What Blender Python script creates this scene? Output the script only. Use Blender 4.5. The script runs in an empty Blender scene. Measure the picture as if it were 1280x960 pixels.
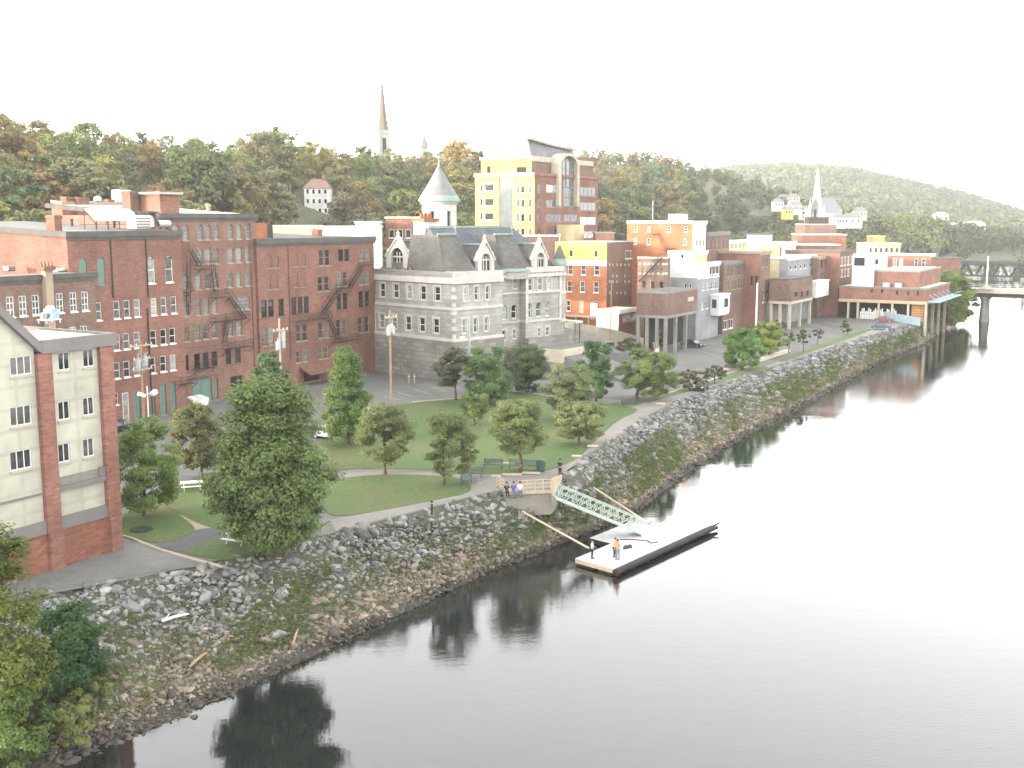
import bpy, bmesh, math, random
import numpy as np
from mathutils import Vector, Matrix
random.seed(7); RNG = np.random.default_rng(11)
scene = bpy.context.scene
COL = scene.collection
R = math.radians

# ---------------------------------------------------------------- survey
# The photograph is 1280x960; positions were measured in it and turned into
# metres: river surface z = 0, park z = 5, viewpoint on a bridge at z = 30.
F, YH, HC, CX, CY = 1400.0, 272.0, 30.0, 640.0, 480.0
PITCH = math.atan((CY - YH) / F)
_u = Vector((840 / F, math.cos(PITCH) + 208 / F * math.sin(PITCH))).normalized()
U = (_u.x, _u.y)                 # along the river, away from the viewpoint
N = (U[1], -U[0])                # across the river, towards the water
ANG = math.atan2(U[1], U[0])
ZP = 5.0                         # park level

def ray(px, py):
    x = (px - CX) / F; z = -(py - CY) / F
    return Vector((x, math.cos(PITCH) + z * math.sin(PITCH), -math.sin(PITCH) + z * math.cos(PITCH)))
def G(px, py, z=ZP):
    d = ray(px, py); k = (z - HC) / d.z
    return Vector((d.x * k, d.y * k, z))
def DP(px, py, depth):           # the point seen at px,py at a given forward distance
    d = ray(px, py); k = depth / d.y
    return Vector((d.x * k, d.y * k, HC + d.z * k))
def ST(x, y): return (x * U[0] + y * U[1], x * N[0] + y * N[1])
def XY(s, t): return (s * U[0] + t * N[0], s * U[1] + t * N[1])
def P3(s, t, z): x, y = XY(s, t); return Vector((x, y, z))
def onplane(px, py, o, n):
    d = ray(px, py); c = Vector((0, 0, HC))
    return c + d * ((o - c).dot(n) / d.dot(n))
def lerp(x, xs, ys): return float(np.interp(x, xs, ys))

# ---------------------------------------------------------------- mesh builder
class MB:
    def __init__(s): s.v = []; s.f = []; s.m = []; s.cur = 0
    def add(s, vs, fs):
        o = len(s.v); s.v += [tuple(p) for p in vs]
        for f in fs: s.f.append(tuple(i + o for i in f)); s.m.append(s.cur)
        return s
    def quad(s, a, b, c, d): return s.add([a, b, c, d], [(0, 1, 2, 3)])
    def box(s, x0, x1, y0, y1, z0, z1):
        return s.add([(x0,y0,z0),(x1,y0,z0),(x1,y1,z0),(x0,y1,z0),(x0,y0,z1),(x1,y0,z1),(x1,y1,z1),(x0,y1,z1)],
                     [(0,3,2,1),(4,5,6,7),(0,1,5,4),(1,2,6,5),(2,3,7,6),(3,0,4,7)])
    def hexa(s, bot, top):       # two loops of equal length
        n = len(bot)
        return s.add(list(bot) + list(top), [tuple(range(n))[::-1], tuple(range(n, 2*n))] +
                     [(i, (i+1) % n, n + (i+1) % n, n + i) for i in range(n)])
    def prism(s, poly, z0, z1): return s.hexa([(p[0], p[1], z0) for p in poly], [(p[0], p[1], z1) for p in poly])
    def tube(s, p, q, r, r2=None, n=6):
        p = Vector(p); q = Vector(q); r2 = r if r2 is None else r2
        d = (q - p)
        if d.length < 1e-6: return s
        d.normalize(); a = d.orthogonal().normalized(); b = d.cross(a)
        c = [(math.cos(2*math.pi*i/n), math.sin(2*math.pi*i/n)) for i in range(n)]
        return s.hexa([p + a*(x*r) + b*(y*r) for x, y in c], [q + a*(x*r2) + b*(y*r2) for x, y in c])
    def bar(s, p, q, w, h=None):   # square bar
        return s.tube(p, q, w * .7, None, 4)
    def lathe(s, prof, cx=0, cy=0, n=16, a0=0, a1=2*math.pi):
        full = abs(a1 - a0 - 2*math.pi) < 1e-6; k = n if full else n + 1
        vs = [(cx + r*math.cos(a0 + (a1-a0)*i/n), cy + r*math.sin(a0 + (a1-a0)*i/n), z) for r, z in prof for i in range(k)]
        fs = []
        for j in range(len(prof)-1):
            for i in range(n):
                i2 = (i+1) % k
                fs.append((j*k+i, j*k+i2, (j+1)*k+i2, (j+1)*k+i))
        return s.add(vs, fs)
    def mesh(s, name, dz=0.0, smooth=False):
        me = bpy.data.meshes.new(name)
        me.from_pydata([(x, y, z + dz) for x, y, z in s.v], [], s.f)
        if max(s.m, default=0): me.polygons.foreach_set('material_index', s.m)
        if smooth: me.polygons.foreach_set('use_smooth', [True]*len(me.polygons))
        bm = bmesh.new(); bm.from_mesh(me); bmesh.ops.recalc_face_normals(bm, faces=bm.faces[:]); bm.to_mesh(me); bm.free()
        return me

def link(name, data, parent=None, mats=None, loc=None, rz=None):
    o = bpy.data.objects.new(name, data); COL.objects.link(o)
    if parent is not None: o.parent = parent
    if mats is not None and data is not None and not len(data.materials):
        for m in (mats if isinstance(mats, (list, tuple)) else [mats]): data.materials.append(m)
    if loc is not None: o.location = loc
    if rz is not None: o.rotation_euler = (0, 0, rz)
    return o
def tag(o, label=None, cat=None, group=None, kind=None):
    if label: o['label'] = label
    if cat: o['category'] = cat
    if group: o['group'] = group
    if kind: o['kind'] = kind
    return o
def thing(name, label, cat, loc=(0, 0, 0), rz=0, group=None):
    return tag(link(name, None, loc=loc, rz=rz), label, cat, group)
def part(name, mb, mat, parent, smooth=False, dz=0.0, loc=None, rz=None):
    return link(name, mb.mesh(name, dz, smooth), parent, mat, loc, rz)
def single(name, mb, mat, label, cat, loc=None, rz=None, group=None, smooth=False):
    return tag(link(name, mb.mesh(name, 0, smooth), None, mat, loc, rz), label, cat, group)
def structure(name, mb, mat, smooth=False):
    return tag(link(name, mb.mesh(name, 0, smooth), None, mat), kind='structure')
def copy_tree(o, parent=None):
    c = o.copy(); COL.objects.link(c)
    if parent is not None: c.parent = parent
    for ch in list(o.children): copy_tree(ch, c)
    return c

# ---------------------------------------------------------------- materials
def nodes(name):
    m = bpy.data.materials.new(name); m.use_nodes = True
    nt = m.node_tree; b = nt.nodes['Principled BSDF']
    return m, nt, b
def N_(nt, t, **kw):
    n = nt.nodes.new(t)
    for k, v in kw.items(): setattr(n, k, v)
    return n
def mixc(nt, fac, a, b, mode='MIX'):
    n = N_(nt, 'ShaderNodeMix', data_type='RGBA', blend_type=mode)
    for sock, val in ((n.inputs[0], fac), (n.inputs[6], a), (n.inputs[7], b)):
        if hasattr(val, 'links'): nt.links.new(val, sock)
        elif isinstance(val, (int, float)): sock.default_value = val
        else: sock.default_value = (*val[:3], 1)
    return n.outputs[2]
def noise(nt, scale, detail=4, vec=None, rough=.6, sx=None):
    n = N_(nt, 'ShaderNodeTexNoise'); n.inputs['Scale'].default_value = scale
    n.inputs['Detail'].default_value = detail; n.inputs['Roughness'].default_value = rough
    if vec is None:
        vec = N_(nt, 'ShaderNodeTexCoord').outputs['Object']
    if sx:
        mp = N_(nt, 'ShaderNodeMapping'); mp.inputs['Scale'].default_value = sx
        nt.links.new(vec, mp.inputs['Vector']); vec = mp.outputs['Vector']
    nt.links.new(vec, n.inputs['Vector'])
    return n.outputs['Fac']
def ramp(nt, fac, stops):
    r = N_(nt, 'ShaderNodeValToRGB'); e = r.color_ramp.elements
    while len(e) < len(stops): e.new(.5)
    for i, (p, c) in enumerate(stops):
        e[i].position = p; e[i].color = (*((c,)*3 if isinstance(c, (int, float)) else c), 1)
    nt.links.new(fac, r.inputs['Fac']); return r.outputs['Color']
def bump(nt, b, h, strength=.4, dist=.05):
    n = N_(nt, 'ShaderNodeBump'); n.inputs['Strength'].default_value = strength; n.inputs['Distance'].default_value = dist
    nt.links.new(h, n.inputs['Height']); nt.links.new(n.outputs['Normal'], b.inputs['Normal'])
def world_vec(nt): return N_(nt, 'ShaderNodeNewGeometry').outputs['Position']

def plain(name, col, rough=.7, var=.18, scale=.6, metallic=0, bstr=0):
    m, nt, b = nodes(name)
    f = noise(nt, scale, 5); f2 = noise(nt, scale * 9, 3)
    k = ramp(nt, f, [(.3, 1 - var), (.7, 1 + var)])
    k2 = ramp(nt, f2, [(.3, 1 - var * .6), (.7, 1 + var * .6)])
    c = mixc(nt, 1.0, mixc(nt, 1.0, col, k, 'MULTIPLY'), k2, 'MULTIPLY')
    nt.links.new(c, b.inputs['Base Color'])
    b.inputs['Roughness'].default_value = rough; b.inputs['Metallic'].default_value = metallic
    if rough >= .6: b.inputs['Specular IOR Level'].default_value = .15
    if bstr: bump(nt, b, f2, bstr)
    return m
def brick(name, col, mortar=None, stain=.25, bw=.42, bh=.14, var=.22, dirt=(.05, .04, .035), grid=False):
    m, nt, b = nodes(name)
    tc = N_(nt, 'ShaderNodeTexCoord'); sp = N_(nt, 'ShaderNodeSeparateXYZ'); nt.links.new(tc.outputs['Object'], sp.inputs[0])
    ad = N_(nt, 'ShaderNodeMath', operation='ADD'); nt.links.new(sp.outputs['X'], ad.inputs[0]); nt.links.new(sp.outputs['Y'], ad.inputs[1])
    cb = N_(nt, 'ShaderNodeCombineXYZ'); nt.links.new(ad.outputs[0], cb.inputs['X']); nt.links.new(sp.outputs['Z'], cb.inputs['Y'])
    bt = N_(nt, 'ShaderNodeTexBrick'); nt.links.new(cb.outputs[0], bt.inputs['Vector'])
    if grid: bt.offset = 0
    bt.inputs['Scale'].default_value = 1; bt.inputs['Brick Width'].default_value = bw; bt.inputs['Row Height'].default_value = bh
    bt.inputs['Mortar Size'].default_value = bh * .1
    c1 = [x * (1 - var) for x in col]; c2 = [min(1, x * (1 + var)) for x in col]
    bt.inputs['Color1'].default_value = (*c1, 1); bt.inputs['Color2'].default_value = (*c2, 1)
    mo = mortar or [x * .8 + .04 for x in col]
    bt.inputs['Mortar'].default_value = (*mo, 1)
    big = noise(nt, .22, 6, tc.outputs['Object'])
    streak = noise(nt, 1.0, 4, tc.outputs['Object'], sx=(1.3, 1.3, .12))
    c = mixc(nt, 1.0, bt.outputs['Color'], ramp(nt, big, [(.3, .72), (.72, 1.25)]), 'MULTIPLY')
    fac = ramp(nt, streak, [(.52, 0), (.8, stain)])
    c = mixc(nt, fac, c, dirt)
    nt.links.new(c, b.inputs['Base Color']); b.inputs['Roughness'].default_value = .9; b.inputs['Specular IOR Level'].default_value = .15
    bump(nt, b, bt.outputs['Fac'], -.25, .02)
    return m
def glass(name, dark=.02, curtain=.35):
    m, nt, b = nodes(name)
    oi = N_(nt, 'ShaderNodeObjectInfo')
    f = noise(nt, 1.4, 2)
    c = ramp(nt, oi.outputs['Random'], [(0, (dark, dark*1.1, dark*1.15)), (.45, (dark*2, dark*2.1, dark*2.1)), (.6, (dark*4, dark*4, dark*3.8)), (.8, (curtain*.6, curtain*.6, curtain*.55)), (1, (curtain, curtain, curtain*.93))])
    c = mixc(nt, 1, c, ramp(nt, f, [(.35, .6), (.65, 1.3)]), 'MULTIPLY')
    nt.links.new(c, b.inputs['Base Color']); b.inputs['Roughness'].default_value = .06
    b.inputs['Specular IOR Level'].default_value = .6
    wv = noise(nt, .7, 1); bump(nt, b, wv, .06, .3)
    return m
def foliage(name, trans=.42):
    m, nt, b = nodes(name)
    oi = N_(nt, 'ShaderNodeObjectInfo'); at = N_(nt, 'ShaderNodeAttribute', attribute_name='tint')
    k = ramp(nt, at.outputs['Fac'], [(0, (1.3, 1.2, 1.05)), (.5, (1.95, 1.95, 1.65)), (.8, (2.5, 2.4, 1.8)), (1, (3.1, 2.8, 1.9))])
    c = mixc(nt, 1, oi.outputs['Color'], k, 'MULTIPLY')
    nt.links.new(c, b.inputs['Base Color']); b.inputs['Roughness'].default_value = .55
    b.inputs['Specular IOR Level'].default_value = .25
    tr = N_(nt, 'ShaderNodeBsdfTranslucent'); nt.links.new(c, tr.inputs['Color'])
    mx = N_(nt, 'ShaderNodeMixShader'); mx.inputs[0].default_value = trans
    out = nt.nodes['Material Output']
    nt.links.new(b.outputs[0], mx.inputs[1]); nt.links.new(tr.outputs[0], mx.inputs[2]); nt.links.new(mx.outputs[0], out.inputs['Surface'])
    return m
def attrcol(name, attr='stone', rough=.85, bscale=6):
    m, nt, b = nodes(name)
    at = N_(nt, 'ShaderNodeAttribute', attribute_name=attr)
    f = noise(nt, bscale, 4)
    c = mixc(nt, 1, at.outputs['Color'], ramp(nt, f, [(.3, .7), (.7, 1.3)]), 'MULTIPLY')
    nt.links.new(c, b.inputs['Base Color']); b.inputs['Roughness'].default_value = rough
    bump(nt, b, f, .5, .06)
    return m
def blend(name, scale, stops, rough=.9, fine=None, bstr=.0, detail=6):
    m, nt, b = nodes(name)
    f = noise(nt, scale, detail)
    c = ramp(nt, f, stops)
    if fine:
        f2 = noise(nt, fine, 4); c = mixc(nt, 1, c, ramp(nt, f2, [(.25, .7), (.75, 1.3)]), 'MULTIPLY')
        if bstr: bump(nt, b, f2, bstr, .08)
    nt.links.new(c, b.inputs['Base Color']); b.inputs['Roughness'].default_value = rough
    return m

M = {}
M['brick_red'] = brick('weathered red brick', (.2, .097, .07))
M['brick_red2'] = brick('dull red brick', (.188, .102, .077), stain=.4)
M['brick_maroon'] = brick('maroon brick', (.188, .092, .07))
M['brick_brown'] = brick('brown brick', (.158, .1, .079))
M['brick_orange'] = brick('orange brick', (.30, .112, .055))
M['brick_base'] = brick('base course brick', (.225, .096, .066), bw=.5, bh=.18)
M['brick_pil'] = brick('pilaster brick', (.235, .11, .085), bw=.5, bh=.18)
M['granite'] = brick('granite ashlar', (.29, .28, .262), mortar=(.25, .242, .228), bw=1.5, bh=.6, var=.12, stain=.25, dirt=(.16, .15, .13))
M['granite_low'] = brick('rough granite basement', (.21, .2, .18), mortar=(.165, .157, .142), bw=1.7, bh=.7, var=.2, stain=.3, dirt=(.12, .11, .1))
M['granite_trim'] = plain('dressed granite', (.42, .40, .365), .8, .12, .8)
M['slate'] = brick('slate roofing', (.092, .10, .116), mortar=(.065, .07, .08), bw=.6, bh=.35, var=.12, stain=.25, dirt=(.1, .09, .08))
M['slate_warm'] = brick('aged slate roofing', (.10, .096, .09), mortar=(.085, .08, .074), bw=.6, bh=.35, var=.15, stain=.25)
M['cream_flank'] = brick('cream upper cladding', (.23, .195, .10), mortar=(.2, .17, .09), bw=3, bh=1.2, var=.04, stain=.1)
M['spire'] = brick('brown spire slates', (.135, .108, .092), mortar=(.1, .08, .07), bw=.8, bh=.5, var=.12, stain=.2)
M['vault'] = brick('pale standing seam roofing', (.36, .36, .40), mortar=(.2, .2, .22), bw=1.1, bh=9, var=.03, stain=.08, dirt=(.25, .25, .26))
M['copper'] = plain('verdigris copper', (.19, .26, .222), .7, .2, 1.2)
M['cream'] = brick('cream cladding panel', (.395, .38, .315), mortar=(.355, .34, .28), grid=True, bw=2.4, bh=1.5, var=.02, stain=.12, dirt=(.4, .38, .33))
M['yellow'] = brick('yellow cladding', (.46, .36, .10), mortar=(.45, .36, .13), bw=3, bh=1.2, var=.05, stain=.05)
M['cream_brick'] = brick('painted cream brick', (.5, .41, .25), var=.06, stain=.15)
M['white'] = plain('white paint', (.6, .59, .565), .6, .08, .7)
M['white_wall'] = brick('white siding', (.56, .56, .54), mortar=(.42, .42, .42), bw=6, bh=.25, var=.04, stain=.12, dirt=(.4, .38, .35))
M['grey_wall'] = brick('blue grey siding', (.23, .235, .245), mortar=(.18, .187, .2), bw=6, bh=.25, var=.05, stain=.15)
M['grey_trim'] = plain('grey fascia metal', (.17, .155, .15), .6, .1)
M['dark_trim'] = plain('dark cornice', (.085, .08, .075), .7, .2)
M['tan_trim'] = plain('tan timber trim', (.28, .23, .17), .8, .15)
M['roof_pale'] = plain('pale membrane roofing', (.36, .345, .315), .85, .14, .25)
M['roof_grey'] = plain('grey gravel roofing', (.17, .165, .16), .9, .2, .3)
M['roof_cream'] = plain('cream roof membrane', (.52, .48, .39), .85, .1, .3)
M['roof_tar'] = plain('tar roofing', (.11, .105, .1), .9, .2, .4)
M['roof_brown'] = plain('brown shingles', (.20, .13, .10), .9, .2, .7)
M['asphalt'] = plain('parking asphalt', (.13, .127, .121), .9, .2, .09)
M['metal'] = plain('galvanised steel', (.36, .37, .375), .45, .15, 2, .6)
M['iron'] = plain('black iron', (.045, .04, .038), .6, .3, 2)
M['rust'] = plain('rusty iron', (.15, .085, .06), .8, .3, 2)
M['wood_pole'] = plain('weathered pole timber', (.26, .19, .13), .9, .25, 1.5)
M['wood_pale'] = plain('pale pine timber', (.36, .285, .2), .8, .15, 2)
M['wood_grey'] = plain('grey deck boards', (.39, .40, .40), .8, .15, 1.5)
M['wood_dark'] = plain('dark wet timber', (.022, .019, .016), .6, .3, 1.5)
M['concrete'] = plain('concrete', (.2, .185, .162), .9, .18, .5)
M['concrete_pale'] = plain('pale concrete', (.38, .335, .265), .9, .15, .5)
M['concrete_dark'] = plain('stained and shade-dark concrete', (.20, .19, .175), .9, .25, .4)
M['green_paint'] = plain('green painted steel', (.03, .066, .05), .5, .15, 2)
M['mint'] = plain('pale green painted steel', (.29, .35, .305), .5, .1, 2)
M['door_green'] = plain('faded green door', (.12, .19, .16), .7, .15, 1)
M['shutter'] = plain('faded green shutter', (.13, .18, .155), .8, .15, 1.2)
M['black'] = plain('black paint', (.02, .02, .022), .5, .2, 2)
M['shade'] = plain('dark interior and shade', (.03, .028, .026), .9, .3, .6)
M['blind'] = brick('infill brick', (.19, .095, .078))
M['blue_fence'] = plain('pale blue mesh fence', (.28, .38, .43), .6, .12, .8)
M['solar'] = plain('solar collector glass', (.34, .37, .43), .12, .08, .8)
M['lead'] = plain('lead sheet', (.15, .155, .155), .6, .15, 1)
M['glass'] = glass('window glass')
M['glass_blind'] = glass('window glass with blinds', .05, .5)
M['glass_dim'] = glass('dim window glass', .02, .12)
M['glass_dark'] = glass('dark window glass', .012, .05)
M['glass_sky'] = plain('curtain wall glass', (.10, .12, .125), .08, .2, .4)
M['tan_pane'] = glass('dusty boarded window', .05, .17)
M['leaf'] = foliage('leaves')
M['leaf_far'] = foliage('distant leaves', .36)
M['bark'] = plain('bark', (.10, .078, .058), .95, .3, 3)
M['stone'] = attrcol('bank stone')
M['orange_tarp'] = plain('orange scaffold boards', (.42, .22, .09), .8, .2, 1)
M['lawn'] = blend('mown lawn', .13, [(.25, (.040, .074, .014)), (.46, (.052, .088, .017)), (.6, (.066, .086, .021)), (.76, (.105, .09, .034))], fine=2.2, bstr=.5)
M['path'] = plain('path asphalt', (.19, .178, .162), .9, .12, .35)
M['path_dirt'] = blend('worn earth path', .4, [(.3, (.2, .16, .11)), (.7, (.28, .23, .17))], fine=4)
M['drive'] = blend('worn driveway asphalt', .3, [(.3, (.10, .10, .10)), (.6, (.14, .138, .134)), (.8, (.2, .195, .185))], fine=5)
M['drive_dark'] = blend('fresh asphalt', .3, [(.3, (.06, .058, .06)), (.7, (.09, .088, .09))], fine=5)
m, nt, b_ = nodes('bank soil and mud'); f_ = noise(nt, .35, 6); f2_ = noise(nt, 3, 4)
c_ = ramp(nt, f_, [(.3, (.055, .05, .04)), (.5, (.05, .055, .03)), (.7, (.06, .075, .03))])
sz_ = N_(nt, 'ShaderNodeSeparateXYZ'); nt.links.new(world_vec(nt), sz_.inputs[0]); mr_ = N_(nt, 'ShaderNodeMapRange'); nt.links.new(sz_.outputs['Z'], mr_.inputs[0])
mr_.inputs[1].default_value = .15; mr_.inputs[2].default_value = .7
c_ = mixc(nt, mr_.outputs[0], (.03, .025, .019), c_)             # silt below the high water mark
nt.links.new(mixc(nt, 1, c_, ramp(nt, f2_, [(.25, .7), (.75, 1.3)]), 'MULTIPLY'), b_.inputs['Base Color']); b_.inputs['Roughness'].default_value = .9; bump(nt, b_, f2_, .8, .08); M['soil'] = m
M['forest_floor'] = blend('forest floor', .05, [(.3, (.05, .06, .025)), (.7, (.09, .085, .04))], fine=.6)
# ---------------------------------------------------------------- buildings
STYLE = {  # frame material, pane material, recess, mid rail, mullions, bar, sill material, lintel
 'sash':   ('white', 'glass', .16, 1, 0, .10, 'white', None),
 'sashb':  ('white', 'glass_blind', .16, 1, 0, .10, 'white', None),
 'tall':   ('white', 'glass', .16, 2, 1, .11, 'white', None),
 'dull':   ('tan_trim', 'tan_pane', .18, 1, 0, .09, 'tan_trim', None),
 'dark':   ('iron', 'glass_dark', .18, 1, 0, .08, 'brick_brown', None),
 'darkp':  ('tan_trim', 'glass', .18, 1, 0, .09, 'concrete', None),
 'blind':  ('blind', 'blind', .10, 0, 0, .05, 'concrete', None),
 'shut':   ('shutter', 'shutter', .14, 0, 0, .06, 'shutter', None),
 'stone':  ('white', 'glass', .22, 1, 0, .12, 'granite_trim', 'granite_trim'),
 'stonea': ('white', 'glass', .25, 1, 0, .12, 'granite_trim', None),
 'slot':   ('iron', 'shade', .18, 0, 1, .08, 'concrete', None),
 'door':   ('white', 'glass', .15, 0, 0, .14, 'concrete', None),
 'dgreen': ('door_green', 'door_green', .2, 0, 1, .08, 'concrete', None),
 'garage': ('iron', 'shade', .5, 0, 0, .05, 'concrete', None),
 'pair':   ('white', 'glass_dim', .14, 0, 1, .08, 'cream', None),
 'triple': ('white', 'glass_dim', .14, 0, 2, .08, 'cream', None),
 'office': ('grey_trim', 'glass_blind', .12, 0, 3, .08, 'concrete', None),
 'officed':('grey_trim', 'glass', .12, 0, 2, .08, 'concrete', None),
 'curtain':('grey_trim', 'glass_sky', .25, 5, 3, .10, 'concrete', None),
 'plainw': ('white', 'glass_dark', .10, 0, 0, .07, 'white', None),
 'pale':   ('white', 'glass_blind', .10, 0, 1, .12, 'white', None),
}
_wcache = {}
def window_meshes(w, h, st):
    key = (round(w / .04), round(h / .04), st)
    if key in _wcache: return _wcache[key]
    fm, pm, r, rails, mul, bw, sm, lm = STYLE[st]
    b = MB(); x0, x1 = -w/2, w/2; y0, y1 = r - .07, r + .01
    b.box(x0, x0 + bw, y0, y1, 0, h); b.box(x1 - bw, x1, y0, y1, 0, h)
    b.box(x0 + bw, x1 - bw, y0, y1, 0, bw); b.box(x0 + bw, x1 - bw, y0, y1, h - bw, h)
    mulx = [x0 + w * (i + 1) / (mul + 1) for i in range(mul)]
    for i in range(rails):
        z = h * (i + 1) / (rails + 1); b.box(x0 + bw, x1 - bw, y0 + .012, y1 - .004, z - bw * .4, z + bw * .4)
    for x in mulx: b.box(x - bw * .4, x + bw * .4, y0 + .006, y1 - .007, bw, h - bw)
    b.cur = 1
    b.box(x0 - .08, x1 + .08, -.09, r - .08, -.16, -.003)
    if lm:
        b.box(x0 - .22, x1 + .22, -.045, r - .09, h + .003, h + .28)
        b.box(x0 - .22, x0 - .003, -.035, r - .095, 0, h); b.box(x1 + .003, x1 + .22, -.035, r - .095, 0, h)
    fr = b.mesh('window'); fr.materials.append(M[fm]); fr.materials.append(M[sm])
    p = MB(); p.quad((x0, r - .02, 0), (x1, r - .02, 0), (x1, r - .02, h), (x0, r - .02, h))
    pa = p.mesh('pane'); pa.materials.append(M[pm])
    _wcache[key] = (fr, pa); return fr, pa

class Bld:
    def __init__(s, name, label, px, py, t=None, z=None, rot=0, zb=ZP, cat='building', group=None, o=None):
        if o is None:
            o = G(px, py, z) if z is not None else onplane(px, py, P3(0, t, 0), Vector((N[0], N[1], 0)))
        s.o = Vector((o.x, o.y, zb)); s.zb = zb; s.a = ANG - R(rot)
        s.e1 = Vector((math.cos(s.a), math.sin(s.a), 0)); s.e2 = Vector((-math.sin(s.a), math.cos(s.a), 0))
        s.root = thing(name, label, cat, s.o, s.a, group)
    def w(s, x, y, z): return s.o * 1 + s.e1 * x + s.e2 * y + Vector((0, 0, z - s.zb))
    def loc(s, p): d = p - s.o; return (d.dot(s.e1), d.dot(s.e2), p.z)
    def f(s, px, py, y=0):       # picture position on a front plane -> local x, height
        l = s.loc(onplane(px, py, s.o + s.e2 * y, s.e2)); return l[0], l[2]
    def l(s, px, py, x=0):       # on a side plane -> local y, height
        l = s.loc(onplane(px, py, s.o + s.e1 * x, s.e1)); return l[1], l[2]
    def h(s, px, py, z): return s.loc(G(px, py, z))[:2]
    def add(s, name, mb, mat, parent=None, smooth=False, label=None):
        o = part(name, mb, mat, parent or s.root, smooth, -s.zb)
        if label: o['label'] = label
        return o
    def row(s, face, xs, yt, yb, st='sash', off=0, arch=0, even=True, h=None):
        """windows measured in the picture; yt, yb: (first, last) top and bottom edge rows"""
        n = len(xs); out = []; fn = s.f if face == 'F' else s.l
        for i, (a, b) in enumerate(xs):
            k = i / (n - 1) if n > 1 else 0
            t_ = yt[0] + (yt[1] - yt[0]) * k; b_ = yb[0] + (yb[1] - yb[0]) * k
            A = fn(a, (t_ + b_) / 2, off)[0]; B = fn(b, (t_ + b_) / 2, off)[0]
            zt = fn((a + b) / 2, t_, off)[1]; zb_ = fn((a + b) / 2, b_, off)[1]
            out.append([face, min(A, B), max(A, B), zb_, zt, st, arch, off])
        if even and n > 1:
            z0 = sum(o[3] for o in out) / n; z1 = sum(o[4] for o in out) / n; w = sum(o[2] - o[1] for o in out) / n
            for o in out:
                c = (o[1] + o[2]) / 2; o[1], o[2], o[3], o[4] = c - w/2, c + w/2, z0, z1
        return out
    def face(s, mb, face, a0, a1, z0, z1, off, wins):
        P = (lambda a, z, d=0: (a, off + d, z)) if face == 'F' else (lambda a, z, d=0: (off + d, a, z))
        ws = [w for w in wins if w[0] == face and abs(w[7] - off) < 1e-6 and w[1] > a0 + .05 and w[2] < a1 - .05 and w[3] > z0 and w[4] < z1]
        xs = sorted({a0, a1, *[w[1] for w in ws], *[w[2] for w in ws]}); zs = sorted({z0, z1, *[w[3] for w in ws], *[w[4] for w in ws]})
        for i in range(len(xs) - 1):
            cx = (xs[i] + xs[i+1]) / 2; run = None
            col = [w for w in ws if w[1] < cx < w[2]]
            for j in range(len(zs) - 1):
                cz = (zs[j] + zs[j+1]) / 2
                hole = any(w[3] < cz < w[4] for w in col)
                if not hole and run is None: run = zs[j]
                if (hole or j == len(zs) - 2) and run is not None:
                    e = zs[j] if hole else zs[j+1]
                    mb.quad(P(xs[i], run), P(xs[i+1], run), P(xs[i+1], e), P(xs[i], e)); run = None
        for w in ws:
            _, A, B, Z0, Z1, st, arch, _o = w; r = STYLE[st][2]
            for (p, q) in (((A, Z0), (B, Z0)), ((B, Z0), (B, Z1)), ((B, Z1), (A, Z1)), ((A, Z1), (A, Z0))):
                mb.quad(P(*p), P(*q), P(*q, r), P(*p, r))
            if arch:
                hh = min((B - A) / 2 * arch, (Z1 - Z0) * .6); c = (A + B) / 2; n = 6
                for sgn, cor in ((-1, A), (1, B)):
                    pts = [(c + sgn * (B - A) / 2 * math.cos(math.pi/2*k/n), Z1 - hh + hh * math.sin(math.pi/2*k/n)) for k in range(n + 1)]
                    for k in range(n): mb.add([P(cor, Z1), P(*pts[k]), P(*pts[k+1])], [(0, 1, 2)])
                    for k in range(n): mb.quad(P(*pts[k]), P(*pts[k+1]), P(*pts[k+1], r), P(*pts[k], r))
            fr, pa = window_meshes(B - A, Z1 - Z0, st)
            c = (A + B) / 2
            nm = 'door' if st in ('door', 'dgreen', 'garage') else 'window'
            o = link(nm, fr, s.root, None, (c, off, Z0 - s.zb) if face == 'F' else (off, c, Z0 - s.zb), 0 if face == 'F' else -math.pi/2)
            link('door_panel' if nm == 'door' else 'pane', pa, o)
    def walls(s, x0, x1, y0, y1, z0, z1, mat, wins=(), name='wall'):
        mb = MB()
        s.face(mb, 'F', x0, x1, z0, z1, y0, wins); s.face(mb, 'L', y0, y1, z0, z1, x0, wins)
        mb.quad((x1, y0, z0), (x1, y1, z0), (x1, y1, z1), (x1, y0, z1)); mb.quad((x0, y1, z0), (x1, y1, z0), (x1, y1, z1), (x0, y1, z1))
        return s.add(name, mb, M[mat])
    def flat_roof(s, x0, x1, y0, y1, z, mat, trim=None, over=.3, th=.5, rise=0, tz=None):
        mb = MB()
        mb.hexa([(x0, y0, z - .25), (x1, y0, z - .25), (x1, y1, z - .25 + rise), (x0, y1, z - .25 + rise)],
                [(x0, y0, z + .012), (x1, y0, z + .012), (x1, y1, z + .012 + rise), (x0, y1, z + .012 + rise)])
        s.add('roof', mb, M[mat])
        if trim:
            tz = z if tz is None else tz; t = MB()
            t.box(x0 - over, x1 + over, y0 - over, y0 - .004, tz - th, tz + .18)
            t.hexa([(x0 - over, y0, tz - th), (x0 - .004, y0, tz - th), (x0 - .004, y1, tz - th + rise), (x0 - over, y1, tz - th + rise)],
                   [(x0 - over, y0, tz + .18), (x0 - .004, y0, tz + .18), (x0 - .004, y1, tz + .18 + rise), (x0 - over, y1, tz + .18 + rise)])
            t.box(x0 - over + .06, x1 + over - .06, y0 - over * .5, y0 - .006, tz - th - .35, tz - th - .003)
            s.add('cornice', t, M[trim])
    def gable_fill(s, mb, x0, x1, z0, zr, y0, y1): pass
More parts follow.
